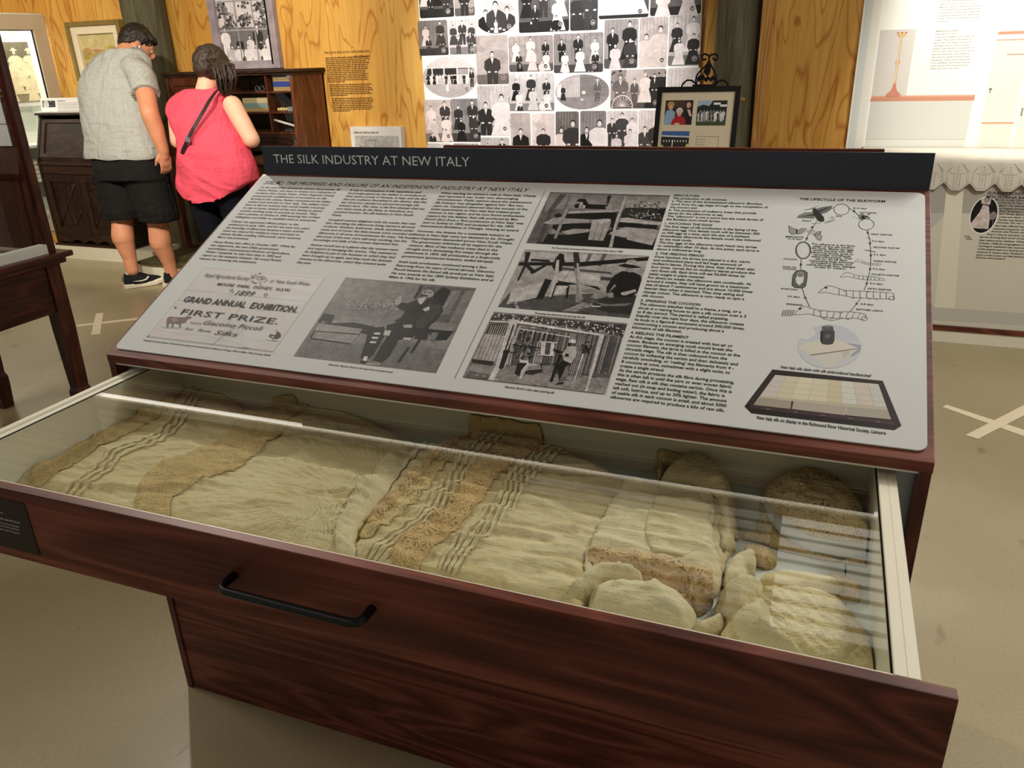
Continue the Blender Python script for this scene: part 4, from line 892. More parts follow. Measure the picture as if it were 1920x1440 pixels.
for k in range(-3, nn):
    xa = x_off+k*PIT
    if xa < AX0: continue
    if xa+PIT > AX1: break
    for dxx in (.006, .013):
        m.tube([dpt(xa+dxx, .93), dpt(xa+dxx, .45)], .0009, 5); m.tube([dpt(xa+dxx, .45), dpt(xa+PIT*.38, .06)], .0009, 5); m.tube([dpt(xa+PIT-dxx, .93), dpt(xa+PIT-dxx, .45)], .0009, 5); m.tube([dpt(xa+PIT-dxx, .45), dpt(xa+PIT*.62, .06)], .0009, 5)
    m.tube([dpt(xa+q, .975, .0015) for q in np.linspace(.001, PIT-.001, 20)], .0016, 5); m.tube([dpt(xa+q, .90) for q in np.linspace(.008, PIT-.008, 14)], .0012, 5)
    xc = xa+PIT/2
    for f in np.linspace(.18, .85, 9): m.ell(dpt(xc, f), (.0038, .001, .004), 6, 4)
    for q in (-.026, -.017, -.009, .009, .017, .026): m.ell(dpt(xc+q, .40+.02*abs(q)/.02), (.0036, .001, .0038), 6, 4)
    m.tube([dpt(xc-.012, .18), dpt(xc-.012, .86)], .0009, 4); m.tube([dpt(xc+.012, .18), dpt(xc+.012, .86)], .0009, 4)
part(m, 'embroidery', 'cloth_white', o, smooth=True)
# backdrop mural of the white altar
BY = 3.70; s = Sheet((0, BY-.0005, 0), (1, 0, 0), (0, 0, 1))
mx0 = 1.397; mx1 = 3.7
o = thing('backdrop_mural', ((mx0+mx1)/2, BY+.01, .7), 'bright white mural panel showing a church altar with brass candlestick above the cloth', 'mural')
part(MB().box((mx0, BY, .5), (mx1, 3.7195, 2.5)), 'mural_board', 'collage_white', o)
P = Photo(s, [(mx0, .72), (mx1, .72), (mx1, 2.48), (mx0, 2.48)], (240, 238, 228))
D = lambda X_, Y_: tuple(s.uv(1400+X_/3.692, Y_/3.692))
def xrect(xa, ya, xb, yb, g): P.add([D(xa, ya), D(xb, ya+(xa-xb)*.028), D(xb, yb+(xa-xb)*.028), D(xa, yb)], g)
def vband(x0b, x1b, z0, z1, g): P.add([(x0b, z0), (x1b, z0), (x1b, z1), (x0b, z1)], g)
uL = D(700, 1000)[0]; u1 = D(800, 900)[0]; u2 = D(860, 690)[0]
vband(uL, uL+.035, .7, 2.48, (214, 218, 214)); vband(uL+.035, u2-.01, .7, 2.48, (232, 228, 216))
shelf = D(900, 672)[1]; ur = D(1570, 680)[0]
vband(u2, D(1190, 300)[0], shelf, 1.46, (206, 200, 192)); vband(D(1190, 300)[0]-.02, D(1190, 300)[0]+.025, shelf, 2.48, (246, 240, 222)); vband(D(1190, 300)[0]+.025, ur, shelf, 2.48, (240, 236, 222))
vband(u2, ur, .7, shelf-.02, (204, 203, 194)); vband(u2, ur, .7, D(840, 965)[1], (214, 213, 204)); P.line([(u2, D(840, 965)[1]), (ur-.01, D(1510, 965)[1])], .003, (180, 178, 168))
vband(ur, ur+.055, .7, 2.48, (244, 240, 226)); vband(ur+.055, mx1, .7, D(1640, 275)[1], (222, 218, 204)); vband(ur+.058, ur+.2, .7, D(1640, 850)[1], (218, 215, 202))
P.add([(u2-.004, shelf-.022), (ur+.006, shelf-.022), (ur+.004, shelf+.006), (u2+.002, shelf+.006)], (196, 138, 112)); P.add([(u2, shelf-.002), (ur, shelf-.002), (ur, shelf+.006), (u2, shelf+.006)], (214, 158, 130))
zA = D(1640, 232)[1]; vband(ur+.055, mx1, zA-.008, zA+.006, (200, 142, 116)); zB = D(1640, 280)[1]; vband(ur+.054, mx1, zB-.004, zB+.002, (206, 156, 132)); zC = D(1720, 378)[1]; vband(ur+.11, mx1, zC-.004, zC+.001, (186, 138, 116)); zD = D(1640, 852)[1]; vband(ur+.056, ur+.2, zD-.004, zD+.004, (206, 152, 120)); vband(ur+.2, ur+.215, .7, zC-.02, (240, 238, 226))
k0 = D(1686, 626); P.add(ellipse(k0[0], k0[1]+.006, .008, .006, 10), 120); P.add([(k0[0]-.003, k0[1]-.012), (k0[0]+.003, k0[1]-.012), (k0[0]+.002, k0[1]+.004), (k0[0]-.002, k0[1]+.004)], 120); k0 = D(1905, 775); P.add([(k0[0]-.004, k0[1]-.02), (k0[0]+.004, k0[1]-.02), (k0[0]+.004, k0[1]+.02), (k0[0]-.004, k0[1]+.02)], 130)
P.build('print', o, 'print')
# the printed candlestick
P = Photo(s, [(mx0+.1, .9), (mx0+.8, .9), (mx0+.8, 1.7), (mx0+.1, 1.7)][:0] or [D(900, 200), D(900, 690), D(1180, 690), D(1180, 200)], (206, 200, 192), lift=.0016)
P.mb = MB(); P.z = .0016
base = D(1012, 668); top = D(1072, 232); cx_ = base[0]; zt_ = top[1]-0; zb_ = base[1]
# straighten to a vertical stick
stick = [(.034, 0), (.036, .006), (.030, .012), (.016, .022), (.008, .04), (.006, .055), (.0045, .07), (.0045, .128), (.010, .132), (.012, .137), (.010, .142), (.0045, .146), (.005, .225), (.006, .235), (.02, .240), (.023, .247), (.023, .254), (.006, .250)]
hh = (zt_-zb_)/.247
P.win = [(cx_-.1, zb_-.02), (cx_+.1, zb_-.02), (cx_+.1, zt_+.1), (cx_-.1, zt_+.1)]
P.add([(cx_-r, zb_+z*hh) for r, z in stick]+[(cx_+r, zb_+z*hh) for r, z in stick[::-1]], (214, 176, 128))
P.add([(cx_-r, zb_+z*hh) for r, z in stick[:6]]+[(cx_+r, zb_+z*hh) for r, z in stick[:6][::-1]], (196, 130, 110))
P.line([(cx_-.001, zb_+.05*hh), (cx_-.001, zb_+.235*hh)], .0022, (250, 240, 215)); P.line([(cx_+.003, zb_+.04*hh), (cx_+.003, zb_+.235*hh)], .0014, (150, 110, 66))
for q in (-.018, 0, .018): P.add(ellipse(cx_+q, zb_+.250*hh, .0035, .0028*hh, 8), (110, 90, 66))
P.build('candlestick_print', o, 'print')
m = MB()
EM = [('EMBARKING UNDER', 'b'), ('THE WILL OF GOD', 'b'), 'A priest was assigned to accompany the', 'voyage. These actions were taken as a', "sign of God's will, despite the Church", 'declining to sanction such a reckless', 'scheme. Following their three months of', 'horror in the tropics, the survivors had to', 'leave the marble altar stone behind as', 'they hurried towards Noumea in their', 'leaking ship. Adding insult to the failure', 'of the expedition, the Samoan-American', "trader 'Queen Emma' incorporated the", 'marble into a bar at her home.']
ta = D(1306, 216); tb = D(1270, 474); pit = (ta[1]-tb[1])/13
u_ = (ta[0]+tb[0])/2+.0; s.para(m, EM, u_, ta[1]-.004, pit, pit*.46, 1.3, True, False)
UP = ['voyage and suffering they had', 'in the late winter in East New Guinea.', 'Read the stories in the Story of the', "Museum's Prior to sailing, the Archbishop", 'of Nice presented the expeditioners with', 'an altar stone of white, inset marble with', 'a blue fleck, intended as the centre piece', 'of their church in the promised colony at', 'Port Breton.']
zt_ = D(1330, 15)[1]; s.para(m, UP, u_, zt_+pit*1.0, pit*.98, pit*.46, 1.3, True, False)
part(m, 'lettering', 'grey_ink', o, fix=False)

# =================================================================== LEFT TABLE WITH GLASS CASE
tx1, tx0, ty1, ty0, tz = -1.505, -2.07, 1.135, -.35, .735
o = thing('display_table', ((tx0+tx1)/2, (ty0+ty1)/2, 0), 'dark timber table with tapered legs carrying a glazed display case at the left', 'table')
part(MB().box((tx0-.03, ty0-.03, tz-.022), (tx1+.035, ty1+.045, tz)).box((tx0-.012, ty0-.012, tz-.045), (tx1+.016, ty1+.022, tz-.022)), 'table_top', 'table_brown_y', o, bevel=.006, seg=3)
part(MB().box((tx1-.028, ty0+.04, .50), (tx1-.010, ty1-.04, tz-.045)), 'apron', 'table_brown_y', o); part(MB().box((tx0+.01, ty0+.04, .50), (tx0+.028, ty1-.04, tz-.045)), 'apron', 'table_brown_y', o)
part(MB().box((tx0+.04, ty1-.028, .50), (tx1-.04, ty1-.010, tz-.045)), 'apron', 'table_brown_y', o); part(MB().box((tx0+.04, ty0+.01, .50), (tx1-.04, ty0+.028, tz-.045)), 'apron', 'table_brown_y', o)
for xx in (tx0, tx1-.062):
    for yy in (ty0, ty1-.062):
        m = MB(); c_ = np.array([xx+.031, yy+.031])
        def sq(h_, z): return [(c_[0]-h_, c_[1]-h_, z), (c_[0]+h_, c_[1]-h_, z), (c_[0]+h_, c_[1]+h_, z), (c_[0]-h_, c_[1]+h_, z)]
        m.loft([sq(.031, tz-.045), sq(.031, .42), sq(.0265, .20), sq(.025, .165), sq(.031, .145), sq(.031, .11), sq(.025, 0)]); part(m, 'leg', 'table_brown', o, bevel=.002)
# case
cz0, cz1 = tz+.0, 1.75
o = thing('glass_display_case', ((tx0+tx1)/2, (ty0+ty1)/2, cz0), 'glazed dark timber display case standing on the table at the left', 'display case')
P_ = .034
for xx in (tx0, tx1-P_):
    for yy in (ty0, ty1-P_):
        m = MB().box((xx, yy, cz0), (xx+P_, yy+P_, cz1)); c_ = (xx+P_/2, yy+P_/2)
        part(m, 'corner_post', 'table_brown', o, bevel=.006, seg=3)
for a_, b_ in (((tx1-P_, ty0, cz1), (tx1, ty1, cz1+.03)), ((tx0, ty0, cz1), (tx0+P_, ty1, cz1+.03)), ((tx0+P_, ty1-P_, cz1), (tx1-P_, ty1, cz1+.03))): part(MB().box(a_, b_), 'top_rail', 'table_brown_y', o)
part(MB().box((tx1-P_-.01, ty0, cz0+.0), (tx1-.004, ty1-P_, cz0+.035)), 'sill', 'case_white', o)
part(MB().box((tx0+.002, ty0+P_, cz0), (tx0+.014, ty1-P_, cz1)), 'back_panel', 'table_brown_y', o)
part(MB().box((tx1-.018, ty0+P_, cz0+.035), (tx1-.014, ty1-P_, cz1)), 'pane', 'thin_glass', o); part(MB().box((tx0+P_, ty1-.026, cz0+.01), (tx1-P_, ty1-.012, cz1)), 'end_panel', 'table_brown', o)
ea = onY(23, 274, ty1-.03); eb_ = onY(5, 140, ty1-.03); c1_ = thing('information_card', (ea[0]-.1, ty1-.03, ea[2]), 'large grey white information card on the inner end wall of the glass display case at the left', 'card')
part(MB().box((tx0+P_+.01, ty1-.030, ea[2]), (ea[0], ty1-.0265, eb_[2])), 'card_sheet', 'card_white', c1_); em = onY(10, 233, ty1-.031)[2]; part(MB().box((tx0+P_+.01, ty1-.0308, em), (ea[0], ty1-.0302, em+.002)), 'card_line', 'grey_ink', c1_)
c1_ = thing('information_card', (tx1-.12, .8, cz0), 'small white card lying on the floor of the glass display case', 'card'); part(MB().box((tx1-.16, .55, cz0+.002), (tx1-.06, .99, cz0+.02)), 'card_sheet', 'card_white', c1_)
# =================================================================== MAIN DRAWER CABINET
W = 1.5; H0 = .867; H1 = 1.1446; DD = .5697; TK = .0165
SLL = math.hypot(DD, H1-H0); SB = np.array([0, DD, H1-H0])/SLL; SN = np.cross([1., 0, 0], SB)
FS = lambda u, v, w_: np.array([0, 0, H0])+np.array([u, 0, 0])+SB*v+SN*w_
o = thing('drawer_cabinet', (W/2, DD/2, 0), 'mahogany laminate display cabinet with sloping printed panel about silk and an open glazed drawer', 'cabinet')
CAB = o
def sp(x): m = MB(); m.prism([(x, 0, 0), (x, 0, H0-TK), (x, DD, H1-TK-.004), (x, DD, 0)], (TK, 0, 0)); return m
part(sp(.001), 'side_panel', 'mahogany_z', o, bevel=.0008, seg=1); part(sp(W-TK-.001), 'side_panel', 'mahogany_z', o, bevel=.0008, seg=1)
part(MB().prism([(0, 0, H0), (0, DD, H1), (0, DD, H1-TK-.002), (0, 0, H0-TK)], (W, 0, 0)), 'sloping_top', 'mahogany', o, bevel=.0012)
part(MB().box((TK, DD-.02, 0), (W-TK, DD-.002, H1-.03)), 'back_board', 'mahogany', o)
part(MB().box((TK, .004, .0), (W-TK, .022, .700)), 'front_board', 'mahogany', o)
for x_ in (TK, W-TK-.030): part(MB().box((x_, .03, .702), (x_+.030, DD-.03, H0-.03)), 'drawer_runner', 'steel', o)
part(MB().box((TK, .022, .688), (W-TK, DD-.03, .698)), 'inner_shelf', 'drawer_white', o)
part(MB().box((TK, .003, H0-TK-.004), (W-TK, .02, H0-TK-.0005)), 'edge_strip', 'drawer_white', o)
# ---- drawer (pulled out)
XR = 1.487; Y0 = -.4233; T2 = .0158; ZT = .835; ZB = .708
drw = part(MB().box((1-XR+.5-.0, Y0, ZB), (XR, Y0+T2, ZT)) if False else MB().box((W-XR, Y0, ZB), (XR, Y0+T2, ZT)), 'drawer', 'mahogany', o, bevel=.0016, label='glazed drawer pulled out of the cabinet')
RX0, RX1 = .0429, 1.4571; RW = .024; DYB = .12
m = MB(); m.box((RX0, Y0+T2, .712), (RX0+.012, DYB, ZT)); m.box((RX0+.012, Y0+T2, .712), (RX0+RW, DYB, ZT-.004)); m.box((RX1-.012, Y0+T2, .712), (RX1, DYB, ZT)); m.box((RX1-RW, Y0+T2, .712), (RX1-.012, DYB, ZT-.0)); m.box((RX0, DYB, .712), (RX1, DYB+.016, ZT)); m.box((RX0+RW, Y0+T2, .712), (RX1-RW, Y0+T2+.004, ZT-.002))
part(m, 'drawer_side', 'drawer_white', drw, bevel=.0008, seg=1)
part(MB().box((RX0, Y0+T2, .712), (RX1, DYB, .722)), 'drawer_base', 'drawer_liner', drw)
part(MB().box((RX0+RW+.001, Y0+T2+.004, .826), (RX1-RW-.001, DYB, .829)), 'glass_lid', 'thin_glass', drw)
for a_, b_ in (((RX0+RW, Y0+T2, .8285), (RX0+RW+.0022, DYB, .8296)), ((RX1-RW-.0022, Y0+T2, .8285), (RX1-RW, DYB, .8296)), ((RX1-RW-.030, Y0+T2+.004, .7222), (RX1-RW-.0285, DYB, .7235))): part(MB().box(a_, b_), 'glass_gasket', 'dark_gap', drw)
# handle
hz = .777; hx0, hx1 = .647, .856; ys = Y0; yo = Y0-.033
pts = [(hx0, ys, hz), (hx0, yo+.012, hz), (hx0+.0035, yo+.0035, hz), (hx0+.012, yo, hz), (hx1-.012, yo, hz), (hx1-.0035, yo+.0035, hz), (hx1, yo+.012, hz), (hx1, ys, hz)]
part(MB().tube(pts, .0058, 16), 'handle', 'black_metal', drw, smooth=True)
# label plate
lx1 = .2755; lx0 = .02; lz1, lz0 = .8155, .7255
lb = part(MB().box((lx0, Y0-.0012, lz0), (lx1, Y0-.0001, lz1)), 'label_plate', 'label_black', drw)
s = Sheet((0, Y0-.0013, 0), (1, 0, 0), (0, 0, 1), .0003)
m = MB()
rr = .2655
def rt(t_, px_, py_, cap, bold=False):
    q = onY(px_, py_, Y0-.0013); s.text(m, t_, q[0], q[2]-.001, cap, None, bold, align='r')
rt('Drawers', 6.5, 962, .0026); rt('CHRISTENING GOWN, BONNET AND PETTICOAT', 38.5, 981.5, .0034); rt("Gown worn at Norm Chapman's", 36, 988.5, .0032); rt('christening by Norm Chapman née Roder', 36.5, 994, .0032); rt('Lent by Norm and Von Chapman', 37, 1000.5, .0032)
for ob in [part(m, 'lettering', 'white_ink', drw, fix=False)]: pass
# ---- header board
HB0, HB1 = .006, 1.498; HY = DD
hd = part(MB().box((HB0, HY-.0, H1-.012), (HB1, HY+.004, H1+.067)), 'header_board', 'header_navy', o, bevel=.0005, seg=1)
s = Sheet((0, HY-.0002, 0), (1, 0, 0), (0, 0, 1), .0004); m = MB()
a_ = s.uv(514.5, 306.5); b_ = s.uv(881, 310); top_ = s.uv(514.5, 289.5)
s.text(m, 'THE SILK INDUSTRY AT NEW ITALY', a_[0], (a_[1]+b_[1])/2-.0005, (top_[1]-a_[1])*1.0, b_[0]-a_[0], False)
part(m, 'lettering', 'white_ink', hd, fix=False)
# ---- printed panel on the slope
pn = part(MB().prism([FS(u, v, .0005) for u, v in rrect(.0085, .0165, 1.4905, .6225, .014, 6)], tuple(SN*.0025)), 'printed_panel', 'panel_white', o, bevel=.0006, seg=1)
PS = Sheet((0, 0, H0), (1, 0, 0), SB, .0)
PS.O = PS.O+SN*.0031; PS.lift = .0003
X = lambda k, pts: [tuple(PS.uv(k[0]+p[0]/k[2], k[1]+p[1]/k[2])) for p in pts]
T = MB(); TG = MB()
yb = lambda px_, py_: PS.uv(px_, py_)
# heading
a_ = (.0301, .5878); PS.text(T, 'SILK:', .0301, .5872, .0135, .0585, True, True); PS.text(T, 'THE PROMISES AND FAILURE OF AN INDEPENDENT INDUSTRY AT NEW ITALY', .0955, .5872, .0135, .6272, False, True)
def col(lines, u, v0, v1, ref, cap, bold=True, italic=False):
    """lines may hold numbers = extra gaps (in pitches)"""
    n = sum(1 for l in lines if not isinstance(l, (int, float)))-1; g = sum(l for l in lines if isinstance(l, (int, float)))
    pitch = (v0-v1)/(n+g); y = v0
    rl = lines[ref[0]]; rl = rl if isinstance(rl, tuple) else (rl, 'b' if bold else '')
    V_, _F = text_geo(rl[0], 'b' in rl[1], 'i' in rl[1]); widths = ref[1]/(V_[:, 0].max()-V_[:, 0].min())/(cap/.73)
    for l in lines:
        if isinstance(l, (int, float)): y -= pitch*l; continue
        st, b, it = (l[0], 'b' in l[1], 'i' in l[1]) if isinstance(l, tuple) else (l, bold, italic)
        PS.text(T, st, u, y, cap, None, b, it, squash=widths); y -= pitch
C1 = ['At the end of the nineteenth century the premier, Sir', 'Henry Parkes, was keen to initiate new industries in', 'northern New South Wales. When Reginald Champ', 'proposed the establishment of sericulture or silk', 'farming in the colony, Parkes remembered the Italian', 'settlers and sent him to New Italy. The settlers were', 'keen to find an industry that would enable everyone', 'to stay at home, instead of the men having to spend', 'months working away to provide an income. They', 'sent a petition to Parkes in 1890 assuring him of their', 'willingness and ability to establish such an enterprise.', .45,
 'Champ was appointed official advisor to the', 'settlement in early 1891, and for the next two years', 'the breeding of silkworms became a major activity.', 'Land was cleared for mulberry trees and loans to', 'sixteen families totalling 608 pounds were received.', 'More was promised.', .45, 'Henry Parkes lost office in October 1891. While far', 'less supportive, the new Dibbs government', 'nevertheless commissioned Director of Agriculture,', 'Walter Campbell, to visit New Italy in 1892 and', "report on the tentative industry. He noted Parkes'", 'reasons for choosing the settlement:']
C2 = [('It was in consequence of the experience and', 'bi'), ('knowledge gained by the Italians in sericulture at', 'bi'), ('their native county of Venetia, in Italy, and the fact', 'bi'), ('that the mulberry flourished in the district, that the', 'bi'), ('late Governor decided to aid and encourage the', 'bi'), ('industry here. This, then, is the first attempt that has', 'bi'), ('ever been made by the State, to introduce, in a', 'bi'), ('practical manner, the silk industry in New South', 'bi'), ('Wales.', 'bi'), .45,
 'Campbell seemed delighted with the scenes that met', 'him, describing the silkworms being reared in all sorts', "of places: 'kitchens, bedrooms, sheds, anywhere under", 'some sort of cover: the little houses were crowded with', "silkworms in all sorts of contrivances for trays.' He found", 'that most of the men were still away working, but the', 'knowledge and skills of the women impressed him:', .45, ('Anyone would see at a glance that the women were', 'bi'), ('very expert in managing the worms. They seemed to', 'bi'), ('be delighted to get to the business to which they had', 'bi'), ('been brought up to again, and they took the keenest', 'bi'), ('interest in the silkworms, which they treated quite', 'bi'), ('like pets.', 'bi')]
C3 = ["When starting his advisor's role to New Italy, Champ", "had reported it was 'under very discouraging", "circumstances'. Public opinion about the settlement's", "silk industry 'was altogether against him'. But two", 'years on, Campbell observed that the success of the', 'initial experiments at New Italy had created great', 'interest in the region, and he now found enthusiastic', 'support for the Italians. Raw silk produced by Mrs', "Piccoli (Snr) from a 'first production at New Italy' was", 'sent to Sydney in 1892 and accepted for the 1893', 'International Exhibition in Chicago, winning an award.', .5,
 'However, the dreams for a sustainable industry at', 'home in New Italy were not destined to be. Drought', 'and Depression descended across New South Wales.', 'The government withdrew all its support for the', 'venture. Most of the mulberry trees died in the', 'drought and a devastating fire swept through the', 'settlement in 1893. Silk production as a large-scale,', 'government sponsored industry, ended abruptly.', .5, 'Small scale production continued among a few.', 'Returning from his years of travel abroad, Giacomo', 'Piccoli became the famed silk producer at New Italy.', 'He won awards at the 1899 Sydney Exhibition and at', 'Milan in 1906 for his silk.']
C4 = [('SERICULTURE', 'b'), 'The production of silk involves:', 'a. The care of the domesticated silkworm (Bombyx', 'mori) from the egg stage through to the completion of', 'the cocoon and', 'b. The production of mulberry trees that provide', 'leaves for the silkworms to eat.', 'The "silkworm" is not a worm but the moth larvae of', 'the Bombyx mori moth larvae.', .3, ('1. HATCHING THE EGGS', 'b'), 'The first stage of silk production is the laying of the', 'silkworm egg. One female moth will lay between 300', 'to 400 eggs at a time, each the size of a pinhead.', 'Immediately afterwards the female moth dies followed', 'by the male moth.', 'The tiny eggs of the silkworm moth hatch into larvae', 'or caterpillars after 10 days. At this point, each larva is', 'about 6 millimetres long.', .3,
 ('2. THE FEEDING PERIOD', 'b'), 'Once hatched, the larvae are placed in a dry, warm', 'and undisturbed place and fed huge amounts of', 'mulberry leaves. During this time, they shed their skin', 'four times. Larvae fed on mulberry leaves produce the', 'very finest silk. Each larva will eat 50,000 times its', 'initial weight in plant material.', 'For about six weeks the silkworm eats continually. At', 'around 6 weeks, they will have grown to a maximum', 'size of about 7 centimetres and are about 10,000 times', 'heavier than when it hatched. They stop eating and', 'change colour. The silkworm is now ready to spin a', 'silk cocoon.', .3, ('3. SPINNING THE COCOON', 'b'), 'The silkworm attaches itself to a frame, a twig, or a', 'shrub in a rearing house to spin a silk cocoon over a 3', 'to 8 day period. This period is called pupating.', 'Steadily over the next four days, the silkworm rotates', 'its body in a figure-8 movement around 300,000 times,', 'constructing a cocoon and producing about a', 'kilometre of silk filament.', .3,
 ('4. REELING THE FILAMENT', 'b'), 'At this stage, the cocoon is treated with hot air or', 'steam. Because an emerging moth would break the', 'cocoon filament, the larva is killed in the cocoon at the', 'chrysalis stage. The silk is then unbound from the', 'cocoon by softening the sericin and then delicately and', "carefully unwinding, or 'reeling' the filaments from 4 -", '8 cocoons at once, sometimes with a slight twist, to', 'create a single strand.', 'As the sericin protects the silk fibre during processing,', 'this is often left in until the yarn or even woven fabric', 'stage. Raw silk is silk that contains sericin. Once this is', 'washed out (in soap and boiling water), the fabric is', 'left soft, lustrous, and up to 30% lighter. The amount', 'of usable silk in each cocoon is small, and about 5000', 'silkworms are required to produce a kilo of raw silk.']
col(C1, .0310, .5705, .2990, (0, .229), .0070); col(C2, .2850, .5705, .3090, (1, .203), .0070); col(C3, .5200, .5705, .2850, (0, .2255), .0070); col(C4, 1.0345, .5880, .0430, (-1, .1783), .0064)
# captions
PS.text(T, 'Alongside the award (above), Piccoli silk won awards at the international exhibitions of Chicago 1893 and Milan 1906 (Courtesy RRHS)', .0637, .0445, .0042, .312, True, True)
def cp(t_, x0, y0, x1, y1, cap): a_ = PS.uv(x0, y0); b_ = PS.uv(x1, y1); PS.text(T, t_, a_[0], (a_[1]+b_[1])/2-cap/2, cap, b_[0]-a_[0], True, True)
cp('Silkworms: Giacomo Piccoli on his return from overseas travels', 616, 683.5, 737, 697.5, .0042); cp('The Piccoli family harvesting silkworm cocoons at New Italy in 1898', 1034, 465.5, 1168, 471, .0048); cp('Processing the silkworms and spinning the silk.', 1003, 587, 1098, 595, .0048); cp('Giacomo Piccoli in later years spinning silk', 947, 725, 1040, 736.5, .0048)
cp('New Italy silk: skein with silk embroidered handkerchief', 1463.5, 688, 1634, 704.5, .0062); 
a_ = PS.uv(1419, 783.5); b_ = PS.uv(1661, 811.5); PS.text(T, 'New Italy silk on display in the Richmond River Historical Society, Lismore', a_[0], (a_[1]+b_[1])/2-.003, .0066, b_[0]-a_[0], True)
PS.text(T, 'THE LIFECYCLE OF THE SILKWORM', 1.2740, .5880, .0072, .150, True)
PS.stroke(TG, [(.7595, .5915), (.7595, .0447)], .0008)
# lifecycle diagram
K7 = (1380, 350, 5.053); G_ = MB(); LG = MB()
def L7(pts, wd=.0009, closed=False): PS.stroke(G_, X(K7, pts), wd, closed=closed)
def E7(cx_, cy_, rx, ry, wd=.0009): L7([(cx_+rx*math.cos(t), cy_+ry*math.sin(t)) for t in np.linspace(0, 2*math.pi, 28)][:-1], wd, True)
def A7(x, y, dx_, dy_, sz=16):
    n_ = math.hypot(dx_, dy_); dx_, dy_ = dx_/n_, dy_/n_
    G_.poly([PS.pt(*p, .0003) for p in X(K7, [(x+dx_*sz, y+dy_*sz), (x-dx_*sz*.9-dy_*sz*.9, y-dy_*sz*.9+dx_*sz*.9), (x-dx_*sz*.3, y-dy_*sz*.3), (x-dx_*sz*.9+dy_*sz*.9, y-dy_*sz*.9-dx_*sz*.9)])])
E7(1000, 216, 72, 52); E7(1234, 357, 73, 53)
L7([(1070, 205), (1110, 225), (1165, 275)]); A7(1120, 235, 1, .75); L7([(1242, 410), (1268, 500), (1278, 640), (1272, 780), (1250, 880), (1214, 980)]); 
for x_, y_, dx_, dy_ in ((1250, 440, .2, 1), (1270, 540, .1, 1), (1278, 655, 0, 1), (1270, 785, -.1, 1), (1240, 920, -.3, 1), (1140, 1112, -.7, 1)): A7(x_, y_, dx_, dy_)
L7([(1185, 1050), (1140, 1115), (1080, 1185)]); L7([(698, 1138), (655, 1050), (628, 965)]); A7(655, 1050, -.4, -1); L7([(612, 790), (617, 685)]); A7(614, 735, 0, -1); L7([(655, 520), (690, 445), (740, 370), (770, 322)]); A7(672, 490, .4, -1); A7(722, 385, .5, -1); L7([(885, 215), (930, 198)])
E7(637, 603, 70, 80, .0016); E7(637, 603, 60, 71, .0004)
def label7(t_, x0, y0, x1, y1, cap=.0040): a_ = X(K7, [(x0, y0)])[0]; b_ = X(K7, [(x1, y1)])[0]; PS.text(T, t_, a_[0], (a_[1]+b_[1])/2-cap/2, cap, b_[0]-a_[0], True)
for a_ in (('8-12 days', 1112, 203, 1238, 208), ('HATCHING', 1172, 244, 1330, 250), ('EGG', 948, 278, 1003, 281), ('ADULT', 622, 322, 715, 325), ('EMERGENCE', 470, 472, 640, 480), ('14-18 days', 488, 492, 625, 498), ('COCOON', 450, 684, 578, 690), ('PUPA IN', 446, 760, 568, 765), ('COCOON', 442, 776, 570, 786), ('PUPATION', 428, 967, 583, 975), ('4-5 days', 486, 1038, 604, 1044), ('SPINNING', 476, 1112, 630, 1122), ('FIRST INSTAR', 1280, 450, 1482, 458), ('3-5 days', 1288, 515, 1405, 520), ('SECOND INSTAR', 1302, 574, 1552, 583), ('3-5 days', 1304, 642, 1420, 648), ('THIRD INSTAR', 1298, 705, 1524, 714), ('4-6 days', 1294, 778, 1414, 784), ('FOURTH INSTAR', 1286, 830, 1548, 844), ('5-6 days', 1270, 916, 1390, 922), ('FIFTH INSTAR', 1250, 967, 1474, 978), ('6-8 days', 1180, 1110, 1304, 1118), ('MATURE LARVA', 1140, 1162, 1394, 1178)): label7(*a_)
mid = ['The silkworm is the larva', "stage of the silk moth's", 'life cycle. Moths lay eggs', 'which develop into the', 'silkworm larvae, grub or', 'caterpillar (commonly', 'called silkworms). They', 'eat for 20-28 days,', 'consuming large amounts', 'of mulberry leaves, and', 'moult through four changes', "of skin or 'instars'."]
for k, t_ in enumerate(mid): q = X(K7, [(920-k*2.2, 552+k*19.8)])[0]; PS.text(T, t_, q[0], q[1]-.002, .0046, None, True, align='c', squash=1.12)
# larvae
def larva(pts_top, pts_bot, segs, wd=.0008, feet=True):
    L7(pts_top, wd); L7(pts_bot, wd)
    tp = np.array(pts_top, float); bt = np.array(pts_bot, float)
    def at(P_, f):
        d_ = np.r_[0, np.cumsum(np.linalg.norm(np.diff(P_, axis=0), axis=1))]; d_ /= d_[-1]; return np.array([np.interp(f, d_, P_[:, 0]), np.interp(f, d_, P_[:, 1])])
    for f in segs: a_ = at(tp, f); b_ = at(bt, f); L7([a_, (a_+b_)/2+np.array([-5, 0]), b_], wd)
    L7([tp[0], (tp[0]+bt[0])/2+np.array([-10, 6]), bt[0]], wd); L7([tp[-1], (tp[-1]+bt[-1])/2+np.array([9, 0]), bt[-1]], wd)
larva([(1135, 700), (1160, 690), (1200, 706), (1250, 722), (1300, 726), (1366, 728)], [(1130, 712), (1180, 716), (1230, 736), (1300, 742), (1362, 746)], (.3, .42, .54, .64, .74, .84, .92), .0005)
larva([(1002, 840), (1035, 814), (1080, 818), (1135, 838), (1200, 848), (1290, 852), (1340, 860), (1395, 872)], [(992, 858), (1050, 850), (1110, 862), (1180, 878), (1270, 884), (1340, 886), (1405, 890)], (.32, .43, .53, .62, .71, .8, .9), .0006)
